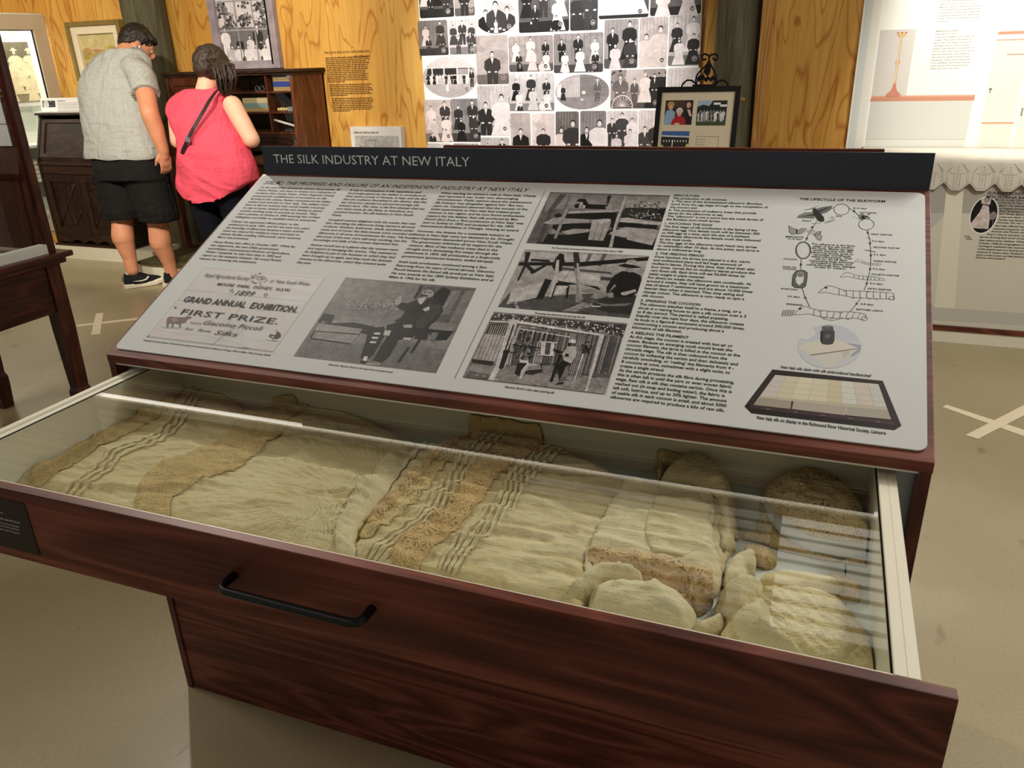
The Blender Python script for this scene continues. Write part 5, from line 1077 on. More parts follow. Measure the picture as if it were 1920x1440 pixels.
larva([(800, 985), (850, 945), (900, 938), (960, 960), (1030, 982), (1120, 988), (1230, 990), (1330, 996), (1430, 1004), (1490, 1010)], [(782, 1008), (850, 1000), (930, 1018), (1010, 1030), (1110, 1050), (1230, 1056), (1330, 1062), (1430, 1064), (1490, 1074)], (.28, .38, .47, .56, .65, .74, .83, .91), .0007)
larva([(575, 1180), (610, 1140), (660, 1134), (720, 1155), (790, 1172), (880, 1180), (980, 1186), (1090, 1186), (1180, 1196), (1235, 1215)], [(560, 1215), (620, 1210), (690, 1206), (770, 1226), (860, 1240), (950, 1246), (1040, 1250), (1130, 1246), (1200, 1262)], (.28, .38, .47, .56, .66, .75, .84, .92), .0007)
L7([(790, 1225), (830, 1255), (910, 1268), (980, 1255), (1012, 1238)], .0006)
for cx_, cy_ in ((1030, 986), (1110, 1052), (1250, 994), (1265, 1060), (1330, 1062), (790, 1178), (835, 1240), (905, 1244), (985, 1190), (1060, 1252)): L7([(cx_-14, cy_), (cx_, cy_+9), (cx_+14, cy_)], .0006)
E7(853, 958, 9, 5, .0015); E7(608, 1156, 9, 5, .0015); E7(1475, 1056, 26, 16, .0007); E7(1215, 1250, 30, 20, .0007)
for k in range(5):
    x_ = 430+k*24; L7([(x_, 1222), (x_+12, 1200), (x_+30, 1180), (x_+24, 1168), (x_+8, 1190), (x_+20, 1212), (x_, 1228)], .0006)
L7([(1236, 486), (1272, 490)], .0008); L7([(1222, 602), (1260, 606), (1322, 620)], .0012)
# hatching cluster, moths, cocoon sections
rg = random.Random(3)
for k in range(70): x_, y_ = 1212+rg.gauss(0, 26), 290+rg.gauss(0, 13); L7([(x_-9, y_-3), (x_, y_+4), (x_+9, y_-4)], .0006)
PG = lambda pts, g, z_=.0002: LG.poly([PS.pt(*p, z_) for p in X(K7, pts)], (lin(g),)*3)
PG([(730, 240), (650, 245), (590, 272), (575, 295), (640, 298), (700, 300), (740, 305), (750, 260)], 128); PG([(748, 212), (820, 192), (915, 182), (900, 215), (860, 245), (800, 262), (760, 250)], 110)
for k in range(9): L7([(735, 262), (590+k*18, 285+k*2.2)], .0005); L7([(760, 235), (905-k*12, 186+k*8)], .0005)
PG([(725, 215), (745, 200), (765, 220), (800, 255), (832, 290), (838, 325), (805, 336), (775, 320), (745, 280), (728, 245)], 40, .0004)
L7([(650, 222), (725, 206)], .0009); L7([(690, 215), (780, 184)], .0007); L7([(835, 350), (880, 325), (940, 305)], .0007); L7([(715, 352), (800, 348)], .0006); L7([(870, 298), (925, 295), (900, 278)], .0006); L7([(860, 340), (930, 322)], .0008)
for k in range(4): L7([(765+k*14, 280+k*13), (800+k*11, 266+k*12)], .0011)
PG([(500, 370), (530, 390), (565, 400), (575, 420), (620, 395), (668, 398), (640, 430), (600, 450), (570, 445), (530, 452), (505, 430)], 150); L7([(500, 370), (530, 388), (565, 402), (575, 420), (620, 395), (668, 398), (640, 430), (600, 450), (570, 445), (530, 452), (505, 430), (500, 370)], .0007); L7([(575, 405), (576, 445)], .0022)
PG([(664, 420), (710, 412), (755, 425), (740, 450), (700, 450)], 178); L7([(664, 420), (710, 412), (755, 425)], .0006); PG([(740, 455), (770, 430), (805, 425), (795, 455), (815, 470), (800, 510), (770, 500), (752, 470)], 158); L7([(740, 455), (770, 430), (805, 425), (795, 450), (745, 465), (740, 455)], .0012); L7([(795, 450), (815, 470), (800, 510), (770, 500), (752, 470)], .0007)
PG([(545, 830), (575, 795), (640, 792), (675, 815), (672, 870), (658, 945), (625, 962), (560, 955), (532, 935), (535, 870)], 96); L7([(545, 830), (575, 795), (640, 792), (675, 815), (672, 870), (658, 945), (625, 962), (560, 955), (532, 935), (535, 870)], .0012, True)
PG([(575, 850), (585, 815), (612, 808), (640, 822), (642, 860), (636, 905), (600, 938), (568, 910), (565, 870)], 205, .0004)
for k in range(5): L7([(566, 855+k*17), (604, 862+k*17), (641, 854+k*17)], .0007)
PG([(580, 850), (588, 818), (612, 812), (636, 826), (638, 850), (608, 860)], 120, .0005)
part(T, 'lettering', 'black_ink', pn, fix=False); part(G_, 'lifecycle_diagram', 'black_ink', pn, fix=False); part(TG, 'divider_line', 'black_ink', pn, fix=False); part(LG, 'moth_tint', 'print', pn, fix=False)
# ---- certificate
K1 = (200, 320, 4.0)
P = Photo(PS, [(.0635, .0545), (.377, .0545), (.377, .2750), (.0635, .2750)], (200, 194, 192), lift=.0002); P.z = .0002
for k in range(30): P.add(ellipse(.07+.3*rg.random(), .06+.2*rg.random(), .01+.03*rg.random(), .004+.012*rg.random(), 9), (194+rg.randint(-6, 8),)*3)
P.line([(.066, .272), (.376, .268)], .0006, 130); P.line([(.066, .0575), (.376, .0565)], .0014, 110); P.line([(.0655, .0575), (.0655, .272)], .0006, 140); P.line([(.375, .0575), (.375, .268)], .0005, 165)
for v_ in (.1995, .1665): P.line([(.067, v_), (.372, v_-.003)], .0007, 120)
P.line(X(K1, [(1090, 760), (1075, 850), (1040, 950), (990, 1050), (905, 1150)]), .0005, 110); P.line(X(K1, [(960, 1180), (860, 1250), (790, 1310)]), .0012, 60); P.line([(.08, .078), (.14, .074), (.20, .077), (.3, .064)], .0004, 150)
# cow
cow = [(455, 1105), (475, 1095), (540, 1100), (590, 1100), (600, 1090), (640, 1098), (632, 1110), (605, 1118), (595, 1140), (560, 1150), (556, 1180), (546, 1180), (544, 1155), (505, 1150), (500, 1182), (488, 1182), (486, 1145), (470, 1150), (462, 1180), (450, 1180), (448, 1140)]
P.add(X(K1, [(405, 1170), (460, 1168), (580, 1178), (540, 1190), (440, 1186)]), 160); P.add(X(K1, cow), (112, 90, 84)); P.add(X(K1, [(480, 1108), (520, 1104), (540, 1125), (500, 1138)]), (150, 128, 120))
# rooster
P.add(X(K1, [(1215, 1245), (1225, 1225), (1262, 1235), (1285, 1205), (1308, 1225), (1306, 1250), (1280, 1265), (1245, 1262)]), 60); P.line(X(K1, [(1262, 1205), (1280, 1200), (1272, 1225)]), .001, 60); P.line(X(K1, [(1255, 1262), (1240, 1275), (1290, 1278)]), .001, 50); P.line(X(K1, [(1190, 1272), (1270, 1280)]), .0009, 90); P.add(X(K1, [(1230, 1240), (1260, 1245), (1250, 1255)]), 190)
# crest
for k in range(26): q = (1150+rg.gauss(0, 30), 815+rg.gauss(0, 18)); P.add(X(K1, [(q[0]-14, q[1]), (q[0], q[1]-9), (q[0]+14, q[1]), (q[0], q[1]+9)]), rg.choice([(96, 80, 80), (120, 104, 104), (150, 134, 134)]))
for cx_ in (945, 1190):
    for k in range(9): q = (cx_+rg.gauss(0, 14), (908 if cx_ < 1000 else 932)+rg.gauss(0, 9)); P.add(X(K1, [(q[0]-9, q[1]), (q[0], q[1]-6), (q[0]+9, q[1]), (q[0], q[1]+6)]), 130)
P.line(X(K1, [(510, 1022), (522, 1034)]), .003, 60); P.line(X(K1, [(305, 1250), (325, 1235)]), .002, 50)
cert = P.build('certificate_print', pn, 'print', label='printed first prize certificate')
m = MB()
def ct(t_, x0, y0, x1, y1, cap, b=True, it=False): a_ = X(K1, [(x0, y0)])[0]; b_ = X(K1, [(x1, y1)])[0]; PS.text(m, t_, a_[0], (a_[1]+b_[1])/2-cap/2, cap, b_[0]-a_[0], b, it, w=.0012)
ct('Royal Agricultural Society', 750, 778, 1072, 816, .0125, False); ct('of  New South Wales.', 1232, 826, 1532, 853, .0105, False); ct('MOORE  PARK,  SYDNEY,  N.S.W.', 836, 850, 1382, 900, .0082); ct('1899', 975, 915, 1110, 927, .0155, False, True)
ct('GRAND ANNUAL  EXHIBITION.', 588, 962, 1435, 1044, .0175); ct('FIRST PRIZE.', 568, 1058, 1296, 1132, .0165, False); ct('Giacomo Piccoli', 740, 1130, 1168, 1195, .012, False, True); ct('Silks', 820, 1210, 985, 1235, .012, False, True); ct('Issued to', 632, 1138, 715, 1150, .006, False, True); ct('for  Raw', 592, 1186, 790, 1206, .007, False, True)
part(m, 'certificate_lettering', 'black_ink', pn, fix=False)
# ---- photograph G : seated man
K2 = (540, 330, 4.0)
P = Photo(PS, [(.4245, .0515), (.7215, .0515), (.7160, .2745), (.4245, .2764)], 128, (1, .97, .97), lift=.0002)
g = lambda pts, v: P.add(X(K2, pts), v)
g([(50, 1360), (300, 1030), (700, 1080), (1400, 1200), (1200, 1440), (600, 1440)], 140); g([(50, 1360), (180, 1190), (480, 1260), (900, 1240), (1250, 1330), (1150, 1500), (400, 1500)], 120)
g([(440, 770), (980, 820), (940, 930), (870, 1010), (350, 960), (310, 930)], 138); g([(980, 820), (1410, 850), (1340, 960), (1100, 930), (960, 900)], 104)
g([(1160, 830), (1225, 858), (1180, 985), (1080, 935), (1100, 880)], 26); g([(1000, 820), (1018, 822), (958, 925), (940, 915)], 40); g([(1225, 860), (1410, 860), (1260, 1180), (1120, 1160), (1150, 1000)], 132); g([(1300, 860), (1330, 862), (1190, 1130), (1170, 1110)], 105); g([(1240, 865), (1262, 868), (1170, 1010), (1160, 1000)], 152)
for k in range(110): cx_, cy_ = rg.uniform(445, 830), rg.uniform(930, 1040); 
for k in range(120):
    cx_, cy_ = rg.uniform(450, 840), 975+rg.gauss(0, 20)+(.03*(rg.random())); g([(cx_-9, cy_), (cx_, cy_-6), (cx_+9, cy_), (cx_, cy_+6)], rg.choice([92, 110, 160, 172]))
g([(270, 1030), (350, 1045), (320, 1105), (240, 1075)], 34); g([(330, 1105), (500, 1100), (640, 1130), (730, 1165), (700, 1200), (560, 1180), (260, 1100)], 44)
g([(260, 1075), (225, 1150), (200, 1200), (175, 1220), (165, 1210), (215, 1130), (240, 1070)], 40); g([(230, 1105), (560, 1150), (530, 1185), (200, 1160)], 158); g([(205, 1165), (535, 1195), (470, 1255), (180, 1215)], 150); g([(205, 1160), (540, 1188), (535, 1195), (200, 1168)], 60); g([(180, 1215), (470, 1255), (465, 1262), (175, 1222)], 60)
g([(1110, 1050), (1190, 1035), (1215, 1050), (1205, 1090), (1120, 1090)], 100); g([(1060, 1100), (1240, 1110), (1230, 1165), (1060, 1150)], 140); g([(1050, 1150), (1240, 1165), (1190, 1230), (1080, 1235)], 26); g([(1080, 1175), (1130, 1175), (1100, 1240), (1060, 1230)], 130)
# chair
g([(980, 1225), (1000, 1230), (930, 1330), (915, 1325)], 40); g([(900, 1280), (915, 1285), (835, 1400), (820, 1395)], 40); g([(1000, 1170), (1060, 1160), (1040, 1230), (940, 1220)], 60)
# legs / stool
g([(630, 1140), (720, 1130), (740, 1180), (690, 1250), (640, 1340), (600, 1370), (560, 1350), (590, 1260)], 40); g([(600, 1180), (625, 1140), (640, 1145), (560, 1370), (545, 1365)], 22)
for cx_, cy_ in ((670, 1183), (655, 1215), (640, 1248)): g([(cx_-24, cy_-8), (cx_+24, cy_-6), (cx_+20, cy_+8), (cx_-26, cy_+6)], 205)
g([(570, 1355), (600, 1352), (590, 1390), (560, 1385)], 215); g([(545, 1385), (600, 1390), (585, 1410), (540, 1402)], 40)
g([(740, 1120), (860, 1090), (960, 1130), (940, 1210), (830, 1230), (760, 1350), (700, 1400), (640, 1380), (690, 1290), (740, 1210)], 44); g([(850, 1140), (940, 1150), (930, 1200), (850, 1190)], 54); g([(860, 1115), (935, 1115), (930, 1140), (870, 1138)], 170); g([(590, 1400), (700, 1400), (690, 1425), (570, 1418)], 150); g([(725, 1160), (775, 1160), (760, 1200), (715, 1195)], 185); g([(868, 1212), (930, 1215), (910, 1235), (865, 1228)], 190)
# torso
g([(975, 925), (1030, 905), (1085, 915), (1140, 950), (1155, 1010), (1120, 1080), (1060, 1130), (1030, 1225), (950, 1205), (930, 1110), (860, 1120), (800, 1090), (850, 1060), (880, 1015), (845, 1000), (820, 985), (840, 950), (900, 955)], 50)
g([(1060, 960), (1150, 970), (1140, 1030), (1060, 1100), (1010, 1140), (960, 1140), (960, 1090), (1030, 1040)], 72); g([(1000, 925), (1025, 935), (990, 1010), (930, 1060), (905, 1050), (940, 990)], 34); g([(975, 930), (995, 935), (985, 955), (968, 950)], 90)
g([(1010, 1000), (1060, 978), (1062, 1005), (1030, 1018)], 205); g([(970, 925), (1020, 910), (1040, 920), (1000, 965), (985, 960)], 200)
g([(810, 915), (850, 900), (860, 920), (850, 950), (820, 975), (800, 960)], 165); g([(785, 945), (805, 940), (800, 955)], 50); g([(830, 905), (860, 912), (845, 925)], 175)
g([(1010, 860), (1040, 833), (1080, 836), (1100, 860), (1092, 900), (1060, 915), (1020, 918), (1002, 900)], 172); g([(1010, 858), (1035, 835), (1080, 832), (1103, 855), (1098, 885), (1085, 862), (1050, 850), (1020, 862)], 92); g([(1000, 890), (1045, 895), (1052, 910), (1025, 905), (1000, 906)], 28); g([(1020, 868), (1040, 870), (1040, 876), (1018, 875)], 60); g([(1058, 872), (1078, 875), (1076, 881), (1056, 878)], 60)
g([(1150, 960), (1165, 1010), (1130, 1065), (1120, 1060), (1150, 1010)], 50)
P.build('photograph', pn)
# ---- photographs A, B
K3 = (860, 350, 4.8)
P = Photo(PS, [(.7725, .4166), (1.0275, .4166), (1.0275, .5902), (.7725, .5890)], 118, (1, .965, .96), lift=.0002); g = lambda pts, v: P.add(X(K3, pts), v)
g([(820, 60), (1500, 80), (1440, 210), (1000, 200), (870, 200), (770, 230)], 142); g([(910, 70), (970, 70), (850, 220), (800, 220)], 96); g([(1000, 75), (1010, 75), (960, 200), (950, 200)], 100)
g([(770, 230), (900, 200), (820, 340), (800, 440), (640, 510), (610, 520)], 104); g([(820, 200), (850, 205), (740, 510), (700, 510)], 84)
g([(1165, 158), (1345, 165), (1330, 205), (1160, 200)], 34); g([(1340, 80), (1375, 80), (1350, 150), (1330, 165)], 60)
g([(1500, 85), (1905, 92), (1870, 200), (1500, 195)], 150); g([(1500, 190), (1870, 195), (1865, 215), (1490, 205)], 50); g([(1500, 205), (1860, 215), (1840, 320), (1720, 300), (1440, 280), (1470, 220)], 62)
for k in range(150):
    b_ = rg.random() < .45; cx_, cy_ = (rg.uniform(1560, 1860), 165+rg.gauss(0, 14)) if b_ else (rg.uniform(1540, 1830), 260+rg.gauss(0, 22))
    a_ = rg.uniform(0, 3); dx_, dy_ = 13*math.cos(a_), 9*math.sin(a_); g([(cx_-dx_, cy_-dy_), (cx_+4, cy_-4), (cx_+dx_, cy_+dy_), (cx_-4, cy_+4)], rg.choice([205, 190, 170, 60, 40]))
g([(1800, 210), (1865, 215), (1850, 250), (1790, 245)], 40)
# black shelf undersides
g([(990, 240), (1430, 235), (1390, 380), (1290, 300), (960, 330), (880, 300)], 24); g([(850, 340), (1230, 330), (1190, 410), (960, 420), (840, 400)], 22); g([(800, 430), (970, 435), (1180, 410), (1170, 480), (1390, 380), (1800, 380), (1745, 580), (1380, 560), (620, 522), (760, 500)], 26)
g([(1440, 330), (1500, 300), (1660, 345), (1790, 350), (1780, 380), (1560, 370), (1430, 365)], 24)
g([(980, 235), (1010, 222), (1450, 205), (1450, 218), (1380, 232), (985, 245)], 172); g([(760, 330), (860, 280), (1190, 298), (1180, 320), (830, 345)], 165); g([(810, 405), (850, 380), (900, 415), (830, 430)], 150); g([(920, 408), (1040, 380), (1190, 385), (1170, 410), (980, 435)], 170)
g([(1200, 315), (1370, 295), (1370, 330), (1300, 490), (1165, 480)], 165); g([(1190, 300), (1350, 290), (1370, 300), (1350, 320), (1240, 345), (1200, 330)], 180); g([(1250, 330), (1258, 330), (1215, 480), (1205, 478)], 120); g([(1310, 325), (1318, 325), (1270, 485), (1262, 485)], 120)
g([(1460, 285), (1520, 280), (1700, 312), (1830, 320), (1820, 352), (1650, 335), (1450, 320)], 178); g([(1370, 410), (1500, 365), (1760, 385), (1810, 395), (1740, 530), (1600, 500), (1520, 480), (1480, 460), (1350, 430)], 168); g([(1480, 458), (1520, 462), (1510, 475), (1475, 470)], 60)
g([(1490, 90), (1520, 85), (1420, 370), (1380, 560), (1350, 555), (1400, 350)], 176); g([(960, 200), (990, 205), (880, 470), (855, 470)], 148); g([(1320, 180), (1380, 175), (1395, 215), (1330, 220)], 150); g([(1860, 330), (1800, 440), (1780, 430), (1830, 320)], 140)
# person in hat
g([(1060, 130), (1090, 110), (1140, 112), (1165, 150), (1170, 195), (1130, 200), (1110, 180), (1100, 165), (1070, 195), (1045, 190), (1045, 160), (1080, 158), (1095, 140)], 30); g([(1095, 140), (1118, 140), (1115, 165), (1098, 195), (1080, 185)], 175); g([(1120, 165), (1140, 175), (1135, 200), (1115, 200)], 190)
g([(860, 255), (900, 240), (930, 250), (920, 275), (870, 280)], 40); g([(830, 290), (930, 275), (950, 290), (840, 320)], 160)
P.build('photograph', pn)
P = Photo(PS, [(.7760, .2284), (1.0245, .2284), (1.0245, .3985), (.7760, .3965)], 168, (1, .97, .965), lift=.0002); g = lambda pts, v: P.add(X(K3, pts), v)
g([(345, 1092), (470, 940), (640, 1000), (1000, 970), (1330, 960), (1640, 1000), (1540, 1195), (600, 1130)], 92); g([(600, 590), (1720, 635), (1680, 720), (1500, 690), (1100, 690), (550, 660)], 182)
for x_ in (1170, 1300): g([(x_, 600), (x_+35, 605), (x_-20, 720), (x_-50, 715)], 110)
g([(1720, 632), (1720, 665), (1100, 720), (560, 700), (540, 680), (1090, 680)], 30); g([(900, 850), (1250, 900), (1290, 940), (1180, 900), (1100, 880), (870, 890)], 30); g([(880, 720), (1370, 770), (1380, 790), (930, 750)], 90); g([(1280, 810), (1390, 820), (1370, 850), (1275, 840)], 80)
g([(920, 760), (1280, 800), (1260, 870), (1350, 940), (1240, 880), (870, 840)], 190); g([(1000, 760), (1006, 760), (950, 840), (944, 840)], 140)
g([(600, 590), (650, 590), (620, 690), (540, 850), (525, 845), (590, 700)], 40); g([(540, 690), (900, 690), (900, 710), (540, 712)], 34); g([(580, 700), (620, 700), (700, 760), (690, 780), (640, 760)], 34); g([(640, 770), (780, 700), (790, 715), (660, 790)], 34); g([(520, 880), (790, 820), (800, 860), (480, 915)], 160); g([(480, 930), (760, 860), (700, 1000), (430, 1060)], 190); g([(700, 1000), (780, 830), (840, 840), (760, 1010), (640, 1010)], 28); g([(650, 650), (820, 660), (820, 680), (650, 670)], 40); g([(460, 950), (490, 950), (550, 1110), (520, 1110)], 185)
g([(850, 860), (1000, 890), (980, 1000), (960, 1010), (975, 900), (880, 890), (840, 1010), (820, 1010)], 24); g([(870, 650), (910, 600), (950, 610), (950, 650), (960, 700), (930, 720), (930, 760), (870, 770), (840, 720)], 26); g([(880, 660), (905, 660), (900, 800), (830, 1000), (815, 990), (860, 800)], 190); g([(900, 890), (990, 895), (930, 960), (860, 970)], 200)
g([(1030, 590), (1080, 590), (1105, 960), (1130, 1040), (1050, 1040), (1060, 900)], 148); g([(1030, 590), (1080, 590), (1098, 720), (1040, 735)], 60); g([(1060, 690), (1080, 690), (1108, 960), (1085, 960)], 176)
g([(930, 1120), (1120, 1040), (1240, 1060), (1060, 1125)], 150)
for k in range(60): cx_, cy_ = rg.uniform(420, 1500), rg.uniform(1000, 1160); g([(cx_-26, cy_), (cx_, cy_-4), (cx_+26, cy_+2), (cx_, cy_+5)], rg.choice([60, 76, 118, 132]))
# seated woman
g([(1390, 960), (1600, 980), (1590, 1090), (1560, 1160), (1250, 1110), (1200, 1060)], 62); g([(1230, 1040), (1350, 1060), (1560, 1050), (1500, 1075), (1300, 1075)], 128); g([(1190, 1070), (1290, 1075), (1270, 1085), (1200, 1085)], 190)
g([(1110, 935), (1220, 920), (1360, 950), (1330, 990), (1240, 1015), (1180, 1000), (1230, 960), (1120, 955)], 150); g([(1400, 800), (1470, 760), (1570, 770), (1640, 800), (1650, 880), (1610, 950), (1560, 990), (1420, 1000), (1380, 950), (1330, 960), (1330, 910), (1370, 840)], 26); g([(1380, 930), (1420, 890), (1400, 880), (1350, 950)], 150)
g([(1500, 720), (1580, 715), (1580, 760), (1540, 775), (1500, 760)], 150); g([(1430, 712), (1500, 690), (1560, 700), (1650, 730), (1560, 735), (1500, 728)], 36); g([(1500, 695), (1520, 665), (1570, 655), (1620, 680), (1625, 705), (1560, 705)], 175); g([(1460, 955), (1590, 925), (1600, 945), (1500, 980), (1465, 975)], 190); g([(1340, 965), (1395, 965), (1390, 1000), (1340, 1000)], 150)
P.build('photograph', pn)
# ---- photograph C
K4 = (840, 560, 4.8)
P = Photo(PS, [(.7730, .0496), (1.0240, .0496), (1.0240, .2150), (.7730, .2150)], 138, (1, .965, .965), lift=.0002); g = lambda pts, v: P.add(X(K4, pts), v)
g([(410, 130), (1615, 235), (1580, 350), (1400, 300), (600, 190), (380, 200)], 84)
for k in range(260): cx_, cy_ = rg.uniform(400, 1600), 0; cy_ = 130+(cx_-410)*.09+rg.uniform(5, 100 if cx_ > 700 else 60); g([(cx_-10, cy_), (cx_, cy_-8), (cx_+9, cy_+1), (cx_, cy_+8)], rg.choice([36, 60, 150, 205, 225]))
g([(380, 230), (640, 240), (560, 340), (340, 320)], 40)
for k in range(12): x_ = 390+k*20; g([(x_, 240), (x_+8, 240), (x_-30, 330), (x_-38, 330)], 190)
g([(340, 320), (560, 340), (470, 600), (220, 545)], 176)
for k in range(6): x_ = 345+k*34; g([(x_, 330), (x_+7, 330), (x_-90, 580), (x_-97, 580)], 128)
g([(220, 545), (420, 570), (400, 600), (215, 575)], 50); g([(560, 250), (1560, 350), (1500, 620), (500, 560)], 112)
for k in range(46): x_ = 560+k*21; g([(x_, 260+(k*2)), (x_+rg.uniform(4, 12), 262+k*2), (x_-62, 600), (x_-74, 600)], rg.choice([70, 90, 150, 165, 178]))
g([(1160, 330), (1560, 360), (1440, 740), (1080, 640)], 108)
for k in range(22): x_ = 1180+k*18; g([(x_, 335), (x_+7, 336), (x_-88, 680), (x_-96, 680)], rg.choice([60, 80, 150, 170]))
g([(135, 718), (220, 600), (500, 620), (1100, 700), (1460, 720), (1410, 872), (700, 800)], 150); g([(135, 718), (200, 650), (420, 700), (360, 745)], 108)
for k in range(90): cx_, cy_ = rg.uniform(180, 1420), rg.uniform(660, 840); g([(cx_-22, cy_), (cx_, cy_-4), (cx_+22, cy_+2), (cx_, cy_+5)], rg.choice([90, 110, 170, 190]))
g([(560, 190), (640, 195), (500, 560), (410, 745), (355, 745), (430, 600)], 205); g([(585, 240), (600, 242), (470, 630), (455, 630)], 60); g([(600, 190), (640, 205), (1390, 325), (1380, 340), (620, 225)], 222); g([(380, 200), (600, 215), (600, 225), (380, 215)], 215); g([(640, 270), (1100, 345), (1100, 355), (640, 282)], 210)
for k in range(8): x_ = 660+k*42; g([(x_, 280+k*6), (x_+12, 282+k*6), (x_-12, 370+k*5), (x_-24, 368+k*5)], 36)
g([(1370, 320), (1410, 330), (1340, 560), (1250, 850), (1230, 850), (1310, 560)], 200); g([(640, 250), (660, 250), (510, 640), (490, 640)], 180)
for k in range(70): cx_, cy_ = rg.gauss(690, 60), rg.gauss(450, 60); g([(cx_-12, cy_), (cx_, cy_-9), (cx_+10, cy_), (cx_, cy_+9)], rg.choice([26, 40, 60, 150]))
g([(580, 415), (830, 445), (830, 452), (580, 425)], 36); g([(500, 470), (560, 460), (500, 630), (470, 640)], 40)
g([(840, 390), (885, 392), (870, 515), (835, 515)], 220); g([(930, 400), (960, 402), (950, 515), (915, 515)], 220); g([(820, 385), (985, 398), (985, 408), (820, 396)], 210); g([(805, 505), (960, 512), (960, 522), (805, 516)], 210)
g([(640, 560), (720, 575), (700, 640), (640, 700), (600, 680)], 34); g([(650, 555), (730, 565), (720, 585), (640, 580)], 200); g([(700, 600), (840, 590), (850, 660), (760, 690), (690, 680)], 60); g([(720, 580), (830, 600), (840, 640), (700, 655)], 178)
for k in range(5): g([(720, 620+k*14), (840, 610+k*14), (838, 615+k*14), (722, 626+k*14)], 60)
g([(660, 650), (720, 580), (735, 590), (660, 730), (640, 730)], 200)
g([(1000, 505), (1030, 510), (940, 755), (915, 750)], 30); g([(1210, 500), (1225, 500), (1140, 755), (1130, 752)], 210)
for k in range(40): cx_, cy_ = rg.gauss(1245, 22), rg.gauss(450, 34); g([(cx_-9, cy_), (cx_, cy_-7), (cx_+8, cy_), (cx_, cy_+7)], rg.choice([24, 40, 60]))
g([(1050, 540), (1120, 560), (1080, 640), (1060, 730), (1000, 745), (990, 640), (1010, 580)], 36); g([(1060, 620), (1090, 600), (1080, 700), (1050, 740), (1000, 740), (1030, 690)], 128); g([(970, 770), (1040, 755), (1040, 770), (975, 778)], 30)
g([(1070, 450), (1110, 430), (1160, 440), (1150, 520), (1110, 590), (1040, 560), (1030, 500)], 190); g([(950, 455), (1010, 475), (1040, 480), (1030, 500), (990, 490), (950, 475)], 40); g([(1060, 500), (1090, 500), (1085, 530), (1050, 525)], 40); g([(1085, 395), (1110, 368), (1150, 375), (1152, 405), (1120, 410)], 215); g([(1095, 400), (1140, 408), (1130, 435), (1095, 430)], 105); g([(1080, 405), (1110, 410), (1100, 432), (1082, 425)], 40)
P.build('photograph', pn)
# ---- oval handkerchief photo and framed silk tray
K8 = (1380, 580, 5.053); c_ = PS.uv(1380+885/5.053, 580+352/5.053)
P = Photo(PS, X(K8, [(885+300*math.cos(t), 352+207*math.sin(t)) for t in np.linspace(2*math.pi, 0, 40, endpoint=False)]), (192, 194, 200), lift=.0002); g = lambda pts, v: P.add(X(K8, pts), v)
g([(620, 300), (640, 210), (760, 150), (900, 140), (1080, 180), (1180, 300), (900, 300)], (186, 190, 198)); g([(560, 260), (620, 190), (720, 165), (760, 230), (680, 290)], (206, 206, 208)); g([(900, 300), (1190, 340), (1180, 400), (1100, 450), (1000, 330)], (150, 156, 168))
g([(580, 352), (800, 285), (960, 285), (1110, 350), (1165, 368), (700, 433)], (206, 200, 188)); g([(700, 433), (1165, 370), (1080, 440), (940, 520), (870, 556), (800, 510)], (202, 196, 188)); g([(700, 430), (960, 395), (1165, 366), (1160, 374), (1000, 400), (710, 440)], (128, 120, 112)); g([(1000, 400), (1090, 385), (1060, 440), (1010, 470)], (188, 182, 176))
g([(798, 210), (815, 195), (925, 195), (935, 215), (932, 300), (915, 330), (870, 338), (815, 330), (797, 300)], 74); g([(812, 165), (860, 152), (915, 158), (925, 185), (920, 205), (815, 205)], 92); g([(820, 160), (865, 150), (912, 158), (870, 175)], 120); g([(838, 250), (870, 232), (900, 250), (880, 275), (850, 275)], 100); g([(805, 215), (825, 215), (822, 320), (806, 310)], 50)
P.build('photograph', pn, 'print')
P = Photo(PS, X(K8, [(80, 920), (145, 985), (1500, 1145), (1567, 1103), (1390, 678), (345, 570)]), (38, 28, 30), lift=.0002); g = lambda pts, v: P.add(X(K8, pts), v)
g([(80, 920), (150, 880), (1480, 1050), (1567, 1100), (1500, 1145), (145, 985)], (30, 20, 22)); g([(150, 895), (190, 905), (1480, 1060), (1520, 1090), (1490, 1095), (130, 935)], (64, 46, 48)); g([(345, 580), (350, 610), (165, 890), (110, 905)], (52, 40, 42))
g([(370, 622), (1350, 710), (1470, 1045), (165, 905)], (188, 180, 160))
xs_t = [375, 475, 600, 740, 880, 990, 1110, 1245, 1350]; xs_b = [232, 380, 520, 680, 860, 1005, 1150, 1310, 1430]
for k in range(8):
    yt0 = 622+(xs_t[k]-370)*.09; yt1 = 622+(xs_t[k+1]-370)*.09; yb0 = 822+(xs_b[k]-232)*.094; yb1 = 822+(xs_b[k+1]-232)*.094
    g([(xs_t[k]+3, yt0), (xs_t[k+1]-3, yt1), (xs_b[k+1]-4, yb1-4), (xs_b[k]+4, yb0-4)], [(200, 194, 190), (206, 198, 172), (212, 206, 180), (210, 202, 178), (202, 190, 160), (206, 206, 196), (202, 192, 180), (196, 196, 192)][k])
    for j in range(3): f = .25+.25*j; a0 = (xs_t[k]*(1-f)+xs_b[k]*f+8, yt0*(1-f)+yb0*f); b0 = (xs_t[k+1]*(1-f)+xs_b[k+1]*f-8, yt1*(1-f)+yb1*f); P.line(X(K8, [a0, ((a0[0]+b0[0])/2, (a0[1]+b0[1])/2+6), b0]), .0006, (170, 160, 144))
